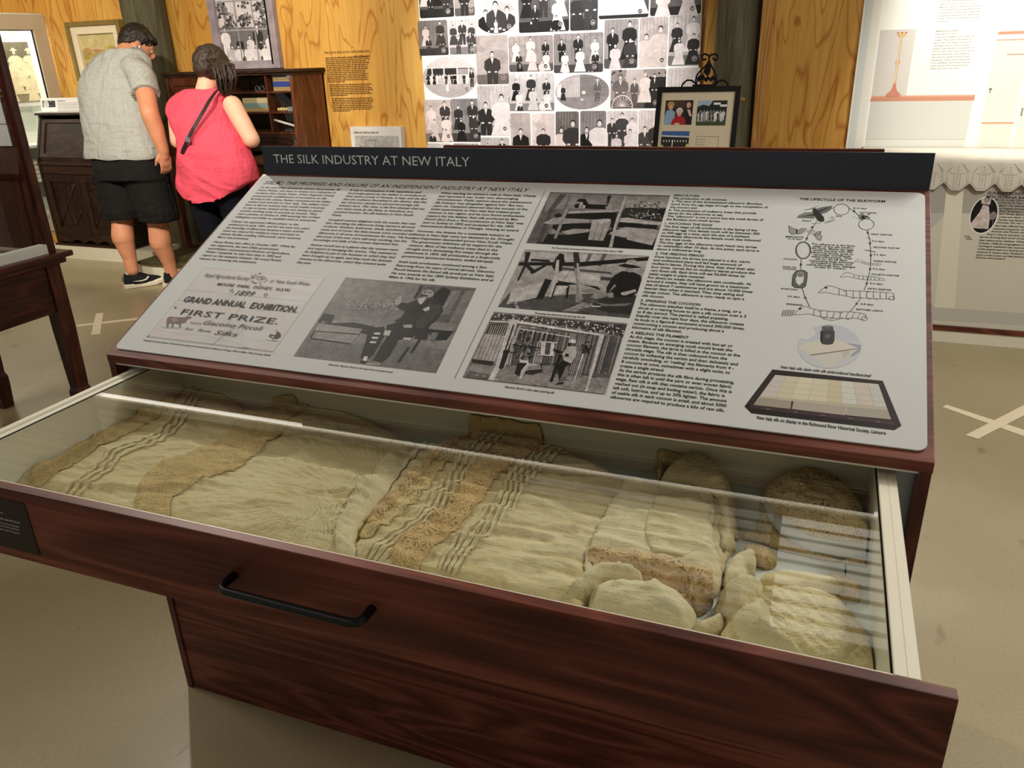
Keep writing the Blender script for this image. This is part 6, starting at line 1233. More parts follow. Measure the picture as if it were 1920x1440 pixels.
g([(225, 835), (525, 870), (510, 945), (165, 905)], (160, 152, 136)); g([(545, 868), (1040, 925), (1035, 1005), (525, 945)], (172, 164, 150)); g([(1050, 925), (1435, 955), (1470, 1045), (1052, 1005)], (166, 160, 148)); g([(525, 870), (545, 872), (530, 945), (515, 945)], (60, 50, 46))
for k in range(5): g([(280+k*260, 938+k*30), (330+k*260, 944+k*30), (325+k*260, 954+k*30), (285+k*260, 950+k*30)], (108, 92, 94))
P.build('photograph', pn, 'print')

# =================================================================== SECOND CABINET (back to back)
o = thing('drawer_cabinet', (.82, 1.5, 0), 'mahogany laminate back board of the smaller cabinet standing behind the sloping silk panel', 'cabinet')
q0, q1, qz = .187, 1.450, 1.146
part(MB().box((q0, 1.22, 0), (q1, 1.236, qz)), 'back_board', 'mahogany', o, bevel=.001)
for x in (q0, q1-TK): part(MB().prism([(x, 1.236, 0), (x, 1.236, qz-.01), (x, 1.79, .86), (x, 1.79, 0)], (TK, 0, 0)), 'side_panel', 'mahogany_z', o)
part(MB().prism([(q0, 1.225, qz-.006), (q0, 1.236, qz), (q0, 1.80, .872), (q0, 1.80, .856), (q0, 1.236, qz-.02)], (q1-q0, 0, 0)), 'sloping_top', 'mahogany', o)
part(MB().box((q0+TK, 1.76, 0), (q1-TK, 1.78, .855)), 'front_board', 'mahogany', o)
# =================================================================== GARMENTS IN THE DRAWER
GZ = .7222
def gp(pts, z=.75): return np.array([onZ(x, y, z)[:2] for x, y in pts])
def smoothpoly(P, it=2):
    P = [np.array(p) for p in P]
    for _ in range(it):
        Q = []
        for i in range(len(P)): a, b = P[i], P[(i+1) % len(P)]; Q += [a*.75+b*.25, a*.25+b*.75]
        P = Q
    return np.array(P)
def ragged(P, amp, fr):
    D_ = np.r_[0, np.cumsum(np.linalg.norm(np.diff(np.vstack([P, P[:1]]), axis=0), axis=1))]; n = max(24, int(D_[-1]/.004)); q = np.linspace(0, D_[-1], n, endpoint=False)
    Q = np.vstack([P, P[:1]]); R_ = np.stack([np.interp(q, D_, Q[:, 0]), np.interp(q, D_, Q[:, 1])], 1)
    T_ = np.roll(R_, -1, 0)-np.roll(R_, 1, 0); T_ /= np.linalg.norm(T_, axis=1)[:, None]+1e-9; N_ = np.stack([T_[:, 1], -T_[:, 0]], 1)
    o_ = amp*np.abs(np.sin(q*fr*2))+amp*1.5*vnoise(np.stack([R_[:, 0]*40, R_[:, 1]*40, R_[:, 0]*0+.3], 1)); return R_+N_*o_[:, None]
def inside(P, X_, Y_):
    r = np.zeros(X_.shape, bool); n = len(P)
    for i in range(n):
        x1, y1 = P[i]; x2, y2 = P[(i+1) % n]
        c = ((y1 > Y_) != (y2 > Y_)) & (X_ < (x2-x1)*(Y_-y1)/(y2-y1+1e-12)+x1); r ^= c
    return r
def nearest(P, X_, Y_):
    best = np.full(X_.shape, 1e9); bx_ = np.zeros(X_.shape); by_ = np.zeros(X_.shape); n = len(P)
    for i in range(n):
        a = P[i]; d = P[(i+1) % n]-a; L = d@d+1e-12; t = np.clip(((X_-a[0])*d[0]+(Y_-a[1])*d[1])/L, 0, 1)
        px_ = a[0]+t*d[0]; py_ = a[1]+t*d[1]; q = (X_-px_)**2+(Y_-py_)**2; m_ = q < best
        best[m_] = q[m_]; bx_[m_] = px_[m_]; by_[m_] = py_[m_]
    return np.sqrt(best), bx_, by_
def cloth(name, mat, parent, poly, h=.02, edge=.02, fold=None, base=GZ, step=.004, smooth=2, z=.75, under=None, label=None, scallop=0):
    """a heaped piece of cloth: height rises from its outline, folds on top; under: height field it lies on"""
    P = gp(poly, z) if smooth is not None else np.array(poly)
    if smooth: P = smoothpoly(P, smooth)
    P = ragged(P, .0022 if mat.startswith('lace') else .0012, 150 if mat.startswith('lace') else 45)
    x0, y0 = P.min(0)-step*2; x1, y1 = P.max(0)+step*2
    xs = np.arange(x0, x1, step); ys = np.arange(y0, y1, step); X_, Y_ = np.meshgrid(xs, ys, indexing='ij')
    ins = inside(P, X_, Y_); d, nx_, ny_ = nearest(P, X_, Y_)
    cell = ins[:-1, :-1] | ins[1:, :-1] | ins[:-1, 1:] | ins[1:, 1:]
    XX = np.where(ins, X_, nx_); YY = np.where(ins, Y_, ny_); dd = np.where(ins, d, 0)
    XX = np.clip(XX, RX0+RW+.003, RX1-RW-.003); YY = np.clip(YY, Y0+T2+.005, DYB-.004)
    q = np.clip(dd/edge, 0, 1); prof = np.sqrt(1-(1-q)**2)
    Z_ = np.full(XX.shape, base) if under is None else under(XX, YY)
    f = fold(XX, YY) if fold is not None else 0
    Z_ = Z_+.0015+prof*(h+f*np.clip(dd/(edge*.5), 0, 1)); Z_ = np.clip(Z_, GZ+.001, .823)
    idx = -np.ones(X_.shape, int); use = np.zeros(X_.shape, bool)
    use[:-1, :-1] |= cell; use[1:, :-1] |= cell; use[:-1, 1:] |= cell; use[1:, 1:] |= cell
    idx[use] = np.arange(use.sum()); V = np.stack([XX[use], YY[use], Z_[use]], 1)
    i_, j_ = np.nonzero(cell); F = np.stack([idx[i_, j_], idx[i_+1, j_], idx[i_+1, j_+1], idx[i_, j_+1]], 1)
    m = MB(); m.v = [tuple(v) for v in V]; m.f = [tuple(f_) for f_ in F.tolist()]; m.c = [None]*len(m.f)
    # skirt to what it lies on
    o = m.build(name, mat, parent, smooth=True, fix=False, label=label); so = o.modifiers.new('s', 'SOLIDIFY'); so.thickness = .0009; so.offset = -1
    return o
def nz(X_, Y_, sx, sy=None, o=0, rot=0):
    sy = sx if sy is None else sy; c, s_ = math.cos(rot), math.sin(rot); u = X_*c+Y_*s_; v = -X_*s_+Y_*c
    return vnoise(np.stack([u*sx, v*sy, np.full(u.size, .5).reshape(u.shape)], -1).reshape(-1, 3), 1, o).reshape(X_.shape)
def ridge(t): return 1-np.abs(((t) % 1)*2-1)
def pleats(freq, amp, rot, o=0, warp=.6, sharp=1.0):
    def f(X_, Y_):
        c, s_ = math.cos(rot), math.sin(rot); v = -X_*s_+Y_*c
        t = v*freq+warp*nz(X_, Y_, 5, 9, o, rot)+.3*nz(X_, Y_, 14, 30, o+1, rot)
        return amp*(ridge(t)**sharp-.5)*1.5*(.7+.5*nz(X_, Y_, 4, 12, o+3, rot))
    return f
def crease(amp, s1, o=0, rot=0, asp=3):
    def f(X_, Y_):
        r = 0; a = 1.0; sc = s1
        for k in range(4):
            n_ = nz(X_+.012*nz(X_, Y_, s1*1.5, None, o+9), Y_+.012*nz(X_, Y_, s1*1.5, None, o+11), sc, sc*asp, o+k, rot+.25*(k % 2)); r = r+a*((1-np.abs(n_)*1.6)**3*.9-.35); a *= .48; sc *= 1.9
        return amp*r
    return f
def add(*fs): return lambda X_, Y_: sum(f(X_, Y_) for f in fs)
def converge(cx_, cy_, n_, amp, o=0, reach=.5):
    """gathers fanning out from a seam point"""
    def f(X_, Y_):
        an = np.arctan2(Y_-cy_, X_-cx_); r_ = np.hypot(X_-cx_, Y_-cy_)
        t = an*n_+.5*nz(X_, Y_, 8, 20, o); return amp*(ridge(t)-.5)*np.clip(1-r_/reach, .15, 1)
    return f
def band(cl, wd):
    """strip outline in photo pixels about a centre line"""
    cl = [np.array(p, float) for p in cl]; wds = wd if hasattr(wd, '__len__') else [wd]*len(cl); L, R_ = [], []
    for i, p in enumerate(cl):
        t = cl[min(i+1, len(cl)-1)]-cl[max(0, i-1)]; t /= np.linalg.norm(t); n = np.array([-t[1], t[0]]); L.append(p+n*wds[i]/2); R_.append(p-n*wds[i]/2)
    return [tuple(p) for p in L+R_[::-1]]
def gthing(name, poly, label, cat): c = gp(poly).mean(0); return thing(name, (c[0], c[1], GZ), label, cat)

# ---- petticoat (left)
PP = [(262, 712), (300, 706), (345, 708), (405, 718), (440, 733), (470, 772), (495, 758), (520, 740), (560, 738), (600, 742), (660, 760), (720, 790), (765, 812), (790, 828), (770, 868), (730, 912), (690, 960), (672, 1000), (690, 1046), (560, 1022), (400, 985), (200, 942), (0, 898), (-120, 872), (-130, 850), (-40, 822), (30, 800), (75, 782), (110, 765), (170, 735)]
g1 = gthing('petticoat', PP, 'cream silk petticoat with lace bands and gathered waist, at the left of the open drawer', 'petticoat')
petf = add(crease(.008, 5.0, 3, .12, 3.0), pleats(12, .004, .1, 5, 1.1), crease(.0025, 18, 9, .1, 2.6), converge(*gp([(705, 950)])[0], 18, .011, 4, .26))
cloth('skirt', 'silk', g1, PP, .030, .05, petf, step=.0032)
def over(h_, f, e=.05, P_=None, lift=.0012):
    PPoly = smoothpoly(gp(P_), 2)
    def u(X_, Y_):
        ins = inside(PPoly, X_, Y_); d, _, _ = nearest(PPoly, X_, Y_); d = np.where(ins, d, 0); q = np.clip(d/e, 0, 1); prof = np.sqrt(1-(1-q)**2)
        return GZ+.0015+prof*(h_+f(X_, Y_)*np.clip(d/(e*.5), 0, 1))+lift*(prof > 0)
    return u
UP_ = over(.030, petf, .05, PP)
lacef = crease(.0035, 26, 11, .5, 1.6)
cloth('lace_band', 'lace_fine', g1, band([(600, 738), (535, 768), (500, 795), (468, 815), (440, 852), (395, 868), (345, 888), (300, 905), (290, 935), (280, 962)], [22, 40, 66, 70, 62, 52, 60, 62, 62, 66]), .0015, .004, lacef, under=UP_)
cloth('lace_band', 'lace_fine', g1, band([(330, 716), (320, 745), (290, 775), (240, 800), (195, 825), (150, 850), (100, 880), (60, 900)], 26), .0015, .004, lacef, under=UP_)
tk = lambda a, b, o_=0: cloth('pin_tuck', 'silk_pale', g1, a, .0020, .003, crease(.001, 40, o_), under=UP_, step=.0022, smooth=1)
for k in range(3): tk(band([(365+k*10, 722+k*2), (345+k*10, 760+k*4), (310+k*10, 800+k*4), (275+k*9, 830+k*3), (215+k*8, 845+k*5), (190+k*8, 870+k*6), (140+k*8, 905+k*6), (105+k*9, 924+k*3)], 3.8), k)
HEM = [(262, 704), (300, 710), (290, 740), (262, 768), (222, 800), (190, 822), (150, 846), (100, 868), (60, 890), (0, 892), (-60, 880), (-120, 868), (-130, 848), (-40, 820), (20, 798), (60, 776), (110, 762), (130, 770), (170, 758), (210, 745), (235, 722)]
cloth('hem_ruffle', 'lace_fine', g1, HEM, .030, .03, add(crease(.010, 10, 21, .9, 1.4), crease(.004, 34, 5, .2, 1.5)), label='gathered fine lace ruffle')
cloth('waist_lace', 'lace_fine', g1, [(530, 740), (545, 732), (590, 734), (595, 742), (560, 752), (520, 750)], .016, .01, lacef, under=UP_)
# waistband and edge lace of the petticoat
WB = band([(800, 822), (775, 838), (748, 858), (725, 885), (700, 915), (672, 950), (650, 985), (645, 1020), (655, 1040)], [30, 34, 36, 36, 36, 36, 36, 34, 30])


# ---- christening gown (middle)
GP = [(765, 838), (800, 825), (850, 826), (885, 806), (905, 800), (960, 808), (1000, 816), (1040, 830), (1100, 850), (1150, 872), (1195, 900), (1250, 902), (1330, 912), (1378, 930), (1388, 975), (1362, 1040), (1358, 1080), (1330, 1098), (1250, 1085), (1140, 1050), (1108, 1078), (1102, 1110), (1082, 1134), (980, 1114), (860, 1088), (740, 1060), (668, 1044), (645, 1030), (668, 990), (700, 940), (740, 880)]
g2 = gthing('christening_gown', GP, 'cream christening gown with pin tucks and brown lace collar, middle of the open drawer', 'gown')
wc = gp([(1290, 960)])[0]
gownf = add(pleats(30, .0075, -.02, 2, .7), crease(.006, 8, 14, .05, 2.6), crease(.003, 22, 6, 0, 2))
cloth('gown_body', 'silk', g2, GP, .032, .045, gownf, step=.0032)
UG = over(.032, gownf, .045, GP)
UALL = lambda X_, Y_: np.maximum(UP_(X_, Y_), UG(X_, Y_))
cloth('waistband', 'silk_pale', g1, WB, .004, .004, crease(.002, 24, 31), under=UALL, label='plain sewn waistband')
def gb(name, mat, cl, wd, h=.0015, e=.003, f=None, **k): return cloth(name, mat, g2, band(cl, wd), h, e, f or crease(.002, 30, 8), under=UG, **k)
gb('lace_band', 'lace_cream', [(905, 806), (872, 832), (838, 852), (810, 878), (790, 905), (765, 930), (735, 958), (705, 982), (680, 1002)], [20, 30, 34, 34, 36, 38, 36, 32, 26])
gb('lace_edging', 'lace_pink', [(880, 812), (845, 838), (815, 862), (792, 885), (770, 908), (745, 930), (712, 962), (690, 985)], 13, .008, .004, crease(.004, 60, 8))
gb('lace_band', 'lace_tan', [(1010, 832), (975, 842), (935, 868), (905, 895), (885, 930), (862, 958), (835, 990), (790, 1018), (760, 1046), (750, 1062)], [34, 46, 48, 48, 44, 42, 44, 46, 52, 54], .004)
for k in range(5): gb('pin_tuck', 'silk_pale', [(918+k*13, 812+k*2.5), (893+k*13, 838+k*3), (862+k*12, 868+k*4), (845+k*9, 900+k*5), (820+k*9, 925+k*6), (798+k*9, 955+k*6), (768+k*8, 985+k*6), (738+k*8, 1005+k*7), (705+k*8, 1020+k*7), (680+k*9, 1040+k*3)], 4.5, .0020, .003, step=.0022, smooth=1)
for k in range(4): gb('pin_tuck', 'silk_pale', [(1032+k*11, 838+k*3), (1010+k*11, 850+k*3), (985+k*10, 875+k*4), (955+k*9, 900+k*5), (942+k*8, 935+k*5), (918+k*8, 952+k*6), (895+k*8, 985+k*6), (862+k*8, 1010+k*6), (838+k*8, 1040+k*6), (822+k*9, 1064+k*4)], 4.5, .0020, .003, step=.0022, smooth=1)
cloth('waistband', 'silk_pale', g2, band([(1205, 903), (1182, 930), (1160, 965), (1140, 1000), (1122, 1035), (1108, 1075)], [40, 38, 36, 36, 36, 34]), .005, .005, crease(.003, 22, 12), under=UG, label='plain stitched waistband')
BOD = [(1200, 915), (1260, 908), (1330, 922), (1345, 950), (1335, 1000), (1350, 1040), (1362, 1080), (1335, 1098), (1240, 1075), (1150, 1048), (1130, 1030), (1158, 980), (1185, 935)]
cloth('bodice', 'silk_pale', g2, BOD, .005, .008, crease(.003, 7, 17, .6, 1.5), under=UG)
cloth('button_placket', 'silk', g2, [(1232, 925), (1340, 940), (1310, 1066), (1196, 1040)], .003, .003, crease(.002, 9, 7, .6, 1.5), under=lambda X_, Y_: UG(X_, Y_)+.0045, smooth=1)
cloth('sleeve', 'silk', g2, [(1232, 902), (1240, 880), (1262, 862), (1300, 858), (1340, 868), (1370, 892), (1385, 935), (1384, 1005), (1358, 1012), (1338, 992), (1345, 950), (1300, 912)], .050, .04, add(crease(.010, 12, 23, .9, 1.6), converge(*gp([(1240, 905)])[0], 8, .006, 7, .2)))
cloth('sleeve', 'silk_pale', g2, [(1098, 1108), (1110, 1090), (1160, 1082), (1230, 1088), (1280, 1105), (1310, 1135), (1312, 1152), (1290, 1178), (1225, 1176), (1150, 1160), (1105, 1140)], .054, .055, add(crease(.009, 11, 25, .2, 2.0), converge(*gp([(1100, 1110)])[0], 8, .006, 8, .2)))
cloth('cuff', 'silk_pale', g2, [(1080, 1098), (1105, 1070), (1150, 1068), (1205, 1072), (1215, 1086), (1150, 1086), (1112, 1100), (1090, 1118), (1040, 1120)], .05, .012, crease(.005, 24, 27, .4, 1.5))
cloth('collar_lace', 'lace_cream', g2, band([(1192, 902), (1235, 900), (1290, 908), (1330, 916), (1360, 935), (1376, 962), (1380, 985)], [16, 22, 24, 24, 24, 22, 16]), .006, .006, crease(.003, 40, 4), step=.003, under=UG)
cloth('collar_lace', 'lace_pink', g2, band([(1106, 1040), (1130, 1050), (1180, 1060), (1240, 1075), (1290, 1090), (1330, 1105)], [34, 40, 40, 44, 50, 42]), .010, .010, crease(.005, 24, 5), step=.003, under=UG, label='brown openwork lace collar band')
cloth('collar_lace', 'lace_pink', g2, [(1290, 1092), (1330, 1082), (1345, 1098), (1332, 1118), (1312, 1130), (1290, 1112)], .056, .006, crease(.004, 30, 5))
cloth('lace_frill', 'lace_fine', g2, [(893, 800), (898, 783), (912, 780), (950, 788), (985, 803), (1018, 818), (1035, 828), (990, 826), (940, 814), (905, 812)], .062, .008, crease(.004, 30, 6))
cloth('lace_frill', 'lace_fine', g2, [(1240, 832), (1250, 828), (1270, 840), (1300, 856), (1280, 866), (1252, 866), (1236, 895), (1230, 880), (1244, 856)], .045, .006, crease(.004, 30, 7))
cloth('sleeve_end', 'silk', g2, [(1335, 985), (1385, 1000), (1382, 1012), (1366, 1018), (1362, 1030), (1350, 1022)], .03, .008, crease(.004, 20, 9))

# ---- bonnet (top right)
BN = [(1428, 912), (1440, 892), (1475, 882), (1515, 876), (1560, 884), (1600, 912), (1630, 950), (1648, 1000), (1650, 1018), (1560, 1014), (1505, 1000), (1462, 968), (1436, 938)]
g3 = gthing('lace_bonnet', BN, 'brown and cream lace baby bonnet at the back right of the open drawer', 'bonnet')
cloth('bonnet_lining', 'drawer_liner', g3, [(1430, 912), (1470, 915), (1560, 940), (1640, 1000), (1650, 1022), (1560, 1022), (1500, 1006), (1458, 975), (1434, 942)], .020, .015)
cloth('bonnet_crown', 'lace_cream', g3, BN, .050, .05, add(crease(.010, 12, 33, -.5, 3), crease(.005, 34, 35, -.5, 1.5)), )
cloth('bonnet_brim', 'lace_fine', g3, [(1422, 955), (1426, 905), (1436, 900), (1440, 940), (1465, 978), (1510, 1006), (1575, 1020), (1650, 1024), (1648, 1036), (1560, 1024), (1500, 1012), (1460, 1002), (1425, 988), (1390, 982), (1392, 974), (1420, 970)], .009, .006, crease(.003, 34, 36))
for k in range(0): cloth('gathered_row', 'lace_tan', g3, band([(1452+k*20, 925+k*12), (1490+k*16, 912+k*13), (1540+k*14, 915+k*17), (1590+k*10, 945+k*17), (1625+k*4, 985+k*8)], 10), .056-.004*k, .004, crease(.004, 50, 37+k))
# ---- gathered silk garment (front right)
RU = [(1340, 1112), (1352, 1094), (1400, 1088), (1450, 1086), (1505, 1084), (1550, 1092), (1590, 1112), (1622, 1150), (1645, 1200), (1660, 1245), (1655, 1262), (1580, 1248), (1500, 1228), (1420, 1212), (1362, 1196), (1345, 1176), (1362, 1152), (1345, 1132)]
g4 = gthing('ruched_bonnet', RU, 'ruched cream silk baby bonnet with ribbon ties at the front right of the open drawer', 'bonnet')
cloth('ruched_crown', 'silk_ruched', g4, RU, .034, .040, add(crease(.005, 14, 41, -.75, 3.2), crease(.003, 50, 42, -.75, 2.5), pleats(85, .0028, -.75, 9, 1.8)), step=.0026)
cloth('puffed_side', 'silk_pale', g4, [(1342, 1118), (1356, 1098), (1395, 1090), (1428, 1092), (1442, 1108), (1425, 1130), (1392, 1152), (1358, 1148)], .056, .03, add(crease(.007, 14, 43, .7, 2), converge(*gp([(1440, 1115)])[0], 7, .008, 3, .2)))
cloth('puffed_side', 'silk_pale', g4, [(1358, 1160), (1390, 1140), (1430, 1128), (1455, 1150), (1465, 1180), (1500, 1205), (1520, 1228), (1440, 1215), (1380, 1200)], .050, .03, add(crease(.007, 12, 44, .3, 2), converge(*gp([(1450, 1140)])[0], 8, .008, 5, .25)))
0 and cloth('seam_piping', 'silk_pale', g4, band([(1440, 1098), (1448, 1125), (1468, 1150), (1490, 1180), (1520, 1205), (1545, 1222), (1590, 1212), (1620, 1198)], 6), .052, .003, crease(.002, 50, 45))
cloth('ribbon_tie', 'silk_pale', g4, [(1300, 1152), (1330, 1140), (1350, 1130), (1368, 1150), (1350, 1166), (1310, 1168), (1292, 1160)], .022, .012, crease(.006, 20, 46, .5, 2))
cloth('ribbon_tie', 'silk_pale', g4, [(1352, 1066), (1368, 1034), (1392, 1024), (1424, 1024), (1420, 1056), (1404, 1052), (1410, 1074), (1390, 1088), (1358, 1090)], .030, .014, crease(.006, 16, 47, .9, 2))
cloth('ribbon_tie', 'silk', g4, [(1418, 1072), (1440, 1062), (1475, 1056), (1520, 1062), (1565, 1070), (1600, 1084), (1560, 1098), (1510, 1088), (1480, 1092), (1430, 1088)], .026, .012, crease(.006, 18, 48, .1, 2))
cloth('ribbon_lace_end', 'lace_fine', g4, [(1552, 1058), (1565, 1046), (1600, 1058), (1622, 1068), (1620, 1104), (1596, 1102), (1565, 1094), (1582, 1080)], .010, .006, crease(.003, 34, 49))
cloth('ribbon_lace_end', 'lace_fine', g4, [(1390, 1008), (1430, 1006), (1450, 1018), (1462, 1032), (1440, 1040), (1420, 1030), (1392, 1026)], .018, .006, crease(.003, 34, 50))
cloth('side_frill', 'silk_ruched', g4, [(1345, 1170), (1362, 1182), (1375, 1204), (1345, 1198), (1338, 1180)], .022, .01, crease(.006, 24, 51, .5, 2))
# =================================================================== PEOPLE
def J(x, y, Y): return onY(x, y, Y)
def ringpx(xl, xr, y, Y, dep, n=24, fwd=0.0, tilt=0.0, sq=2.3):
    a = onY(xl, y, Y); b = onY(xr, y, Y); c = (a+b)/2; hw = (b[0]-a[0])/2; P = []
    for t in np.linspace(0, 2*math.pi, n, endpoint=False):
        ct, st = math.cos(t), math.sin(t); e_ = 2/sq
        x_ = hw*abs(ct)**e_*(1 if ct > 0 else -1); y_ = dep*abs(st)**e_*(1 if st > 0 else -1)
        P.append((c[0]+x_, c[1]+y_+fwd, c[2]+tilt*x_))
    return P
def hand(m, wrist, d, palm_n, L=.19, curl=.5, side=1, thick=1.0):
    """palm with four fingers and a thumb; d: direction of the fingers; palm_n: normal of the palm; side: thumb side"""
    d = np.array(d, float); d /= np.linalg.norm(d); n = np.array(palm_n, float); n -= d*(n@d); n /= np.linalg.norm(n); s_ = np.cross(d, n)*side
    w = np.array(wrist, float); pc = w+d*L*.26
    m.ell(pc, np.array([s_*.041, n*.017, d*L*.29]), 14, 8); m.cap(w-d*.015, w+d*.03, .027, .03)
    for k, (off, ln) in enumerate(((.030, .38), (.011, .43), (-.009, .40), (-.028, .31))):
        p = w+d*L*.46+s_*off; q = p+(d*math.cos(curl*.5)+n*math.sin(curl*.5))*L*ln*.45; r_ = q+(d*math.cos(curl*1.2)+n*math.sin(curl*1.2))*L*ln*.32; t_ = r_+(d*math.cos(curl*1.9)+n*math.sin(curl*1.9))*L*ln*.25
        m.cap(p-d*.012, q, .0095, .0088, 10); m.cap(q, r_, .0088, .0080, 10); m.cap(r_, t_, .0080, .0068, 10)
    p = w+d*L*.12+s_*.030; q = p+(d*.75+s_*.55+n*.25)*L*.22; r_ = q+(d*.9+s_*.12+n*.4)*L*.17; m.cap(p, q, .0135, .011, 10); m.cap(q, r_, .0105, .0085, 10)

# ------------------------------------------------ man in grey T-shirt
man = thing('person', (-2.95, 2.92, 0), 'man in grey T-shirt, black shorts and black sneakers bending to look at the desk', 'person')
m = MB()
Yb = 2.93
hipL, hipR = J(222, 318, Yb), J(280, 318, Yb+.02)
kneeL, kneeR = J(229, 412, Yb-.01), J(296, 418, Yb+.03); ankL, ankR = J(246, 498, Yb-.05), J(321, 506, Yb+.06)
for hip, kn, an in ((hipL, kneeL, ankL), (hipR, kneeR, ankR)):
    m.cap(hip, kn, .095, .070)
    cf = kn*.62+an*.38+np.array([0, -.022, 0]); m.cap(kn, cf, .067, .072); m.cap(cf, an*.85+kn*.15, .070, .045); m.cap(an*.85+kn*.15, an-np.array([0, 0, .03]), .045, .042)
m.ell(J(250, 300, Yb), (.17, .13, .14)); 
ch = J(236, 200, Yb+.06); sh = J(228, 135, Yb+.14); m.ell(J(240, 250, Yb+.02), (.16, .10, .16)); m.ell(ch, (.16, .09, .18)); m.ell(sh, (.17, .075, .08))
nk = J(238, 108, Yb+.17); hc = J(256, 84, Yb+.27)
m.cap(nk, hc+np.array([-.02, -.05, -.03]), .074, .066)
# head, facing right and down
fd = np.array([.50, .62, -.60]); fd /= np.linalg.norm(fd); hup = np.array([.30, .45, .84]); hup -= fd*(hup@fd); hup /= np.linalg.norm(hup); hs = np.cross(fd, hup)
m.ell(hc, np.array([fd*.100, hs*.080, hup*.112]), 20, 14); m.ell(hc+fd*.03-hup*.055, np.array([fd*.072, hs*.062, hup*.062]), 16, 10)
m.ell(hc+fd*.102-hup*.008, np.array([fd*.026, hs*.014, hup*.028]), 12, 8); m.ell(hc+fd*.072+hup*.028, np.array([fd*.03, hs*.055, hup*.012]), 12, 8)
m.ell(hc+fd*.092-hup*.052, np.array([fd*.014, hs*.028, hup*.010]), 10, 6); m.ell(hc+fd*.07-hup*.09, np.array([fd*.03, hs*.03, hup*.025]), 10, 6)
for sg in (1, -1): m.ell(hc+hs*sg*.082-fd*.004-hup*.014, np.array([fd*.020, hs*.012, hup*.034]), 12, 8); m.ell(hc+hs*sg*.088-fd*.014-hup*.014, np.array([fd*.008, hs*.014, hup*.028]), 10, 6)
# arms
shR = J(266, 142, Yb+.06); elR = J(281, 212, Yb-.08); wrR = J(307, 284, Yb-.06)
m.cap(shR, elR, .066, .055); m.cap(elR, elR*.6+wrR*.4, .055, .051); m.cap(elR*.6+wrR*.4, wrR, .051, .035)
hand(m, wrR, J(315, 325, Yb-.05)-wrR, (-.8, .4, -.2), .185, .6, -1)
shL = J(176, 142, Yb+.16); elL = J(174, 205, Yb+.20); wrL = J(205, 262, Yb+.34)
m.cap(shL, elL, .060, .050); m.cap(elL, wrL, .047, .031); hand(m, wrL, (.4, .5, -.7), (.8, -.2, -.2), .185, .5, 1)
body = remesh(m, 'body', 'skin_man', man, .0065, 5, noise=lambda P_: .0012*vnoise(P_, 18))
# eyes and mouth
m = MB()
for sg in (1, -1): m.ell(hc+fd*.088+hs*sg*.032+hup*.012, (.0095, .0095, .0095), 10, 6)
part(m, 'eye', 'sock_white', man, smooth=True)
m = MB(); m.tube([hc+fd*.102-hup*.053+hs*q for q in (-.022, -.008, .008, .022)], .0025, 6); part(m, 'mouth', 'cardigan_red', man, smooth=True)
# hair: short crop
def haircut(P_):
    return .004*vnoise(P_, 55)+.003*vnoise(P_, 130, 3)
m = MB(); m.ell(hc-fd*.014+hup*.026, np.array([fd*.102, hs*.086, hup*.104]), 20, 14); m.ell(hc-fd*.045-hup*.012, np.array([fd*.066, hs*.078, hup*.072]), 16, 10); m.ell(hc+fd*.055+hup*.075, np.array([fd*.045, hs*.066, hup*.030]), 14, 8)
remesh(m, 'hair', 'hair_black', man, .006, 3, noise=haircut)
m = MB(); e0 = hc+hs*.096-hup*.012+fd*.012; m.cap(e0, e0-hup*.018+fd*.004, .006, .004, 8); m.tube([e0-hup*.018+fd*.004, e0-hup*.06+fd*.03, e0-hup*.13+fd*.03], .0022, 6); part(m, 'earphone', 'sock_white', man, smooth=True)
# T-shirt
m = MB()
R = [ringpx(169, 301, 297, Yb, .150), ringpx(168, 299, 285, Yb, .150), ringpx(168, 292, 260, Yb+.01, .145), ringpx(163, 284, 230, Yb+.025, .145), ringpx(159, 276, 200, Yb+.05, .145), ringpx(157, 270, 172, Yb+.075, .145), ringpx(158, 272, 150, Yb+.10, .14), ringpx(163, 278, 130, Yb+.13, .13), ringpx(176, 276, 112, Yb+.15, .11), ringpx(194, 266, 98, Yb+.165, .095), ringpx(208, 258, 91, Yb+.17, .078)]
m.loft(R)
e1 = shR*.62+elR*.38; m.cap(J(250, 128, Yb+.10), shR, .085, .080); m.tube([shR*1.0, shR*.8+elR*.2, e1, shR*.5+elR*.5], [.084, .084, .086, .088], 20)
m.cap(J(190, 128, Yb+.16), shL*.45+elL*.55, .08, .074)
def shirtn(P_):
    t = P_.copy(); t[:, 2] *= .35; drape = np.clip((1.25-P_[:, 2])/.5, 0, 1)
    dg_ = np.stack([P_[:, 0]*.8+P_[:, 2]*.6, P_[:, 1], (P_[:, 2]*.8-P_[:, 0]*.6)*.3], 1)
    return .0012*vnoise(P_, 30)-(.009*drape+.003)*np.abs(vnoise(t, 8, 2))**1.2-.004*(1-np.abs(vnoise(dg_, 10, 6)))**5+.003*vnoise(P_*np.array([1, 1, .5]), 12, 5)
remesh(m, 'tshirt', 'shirt_grey', man, .0075, 6, noise=shirtn)
m = MB(); c0 = J(233, 90.5, Yb+.17); m.tube([c0+np.array([.082*math.cos(t), .082*math.sin(t), .012*math.sin(t)]) for t in np.linspace(0, 2*math.pi, 25)], .006, 6); part(m, 'collar', 'shirt_grey', man, smooth=True)
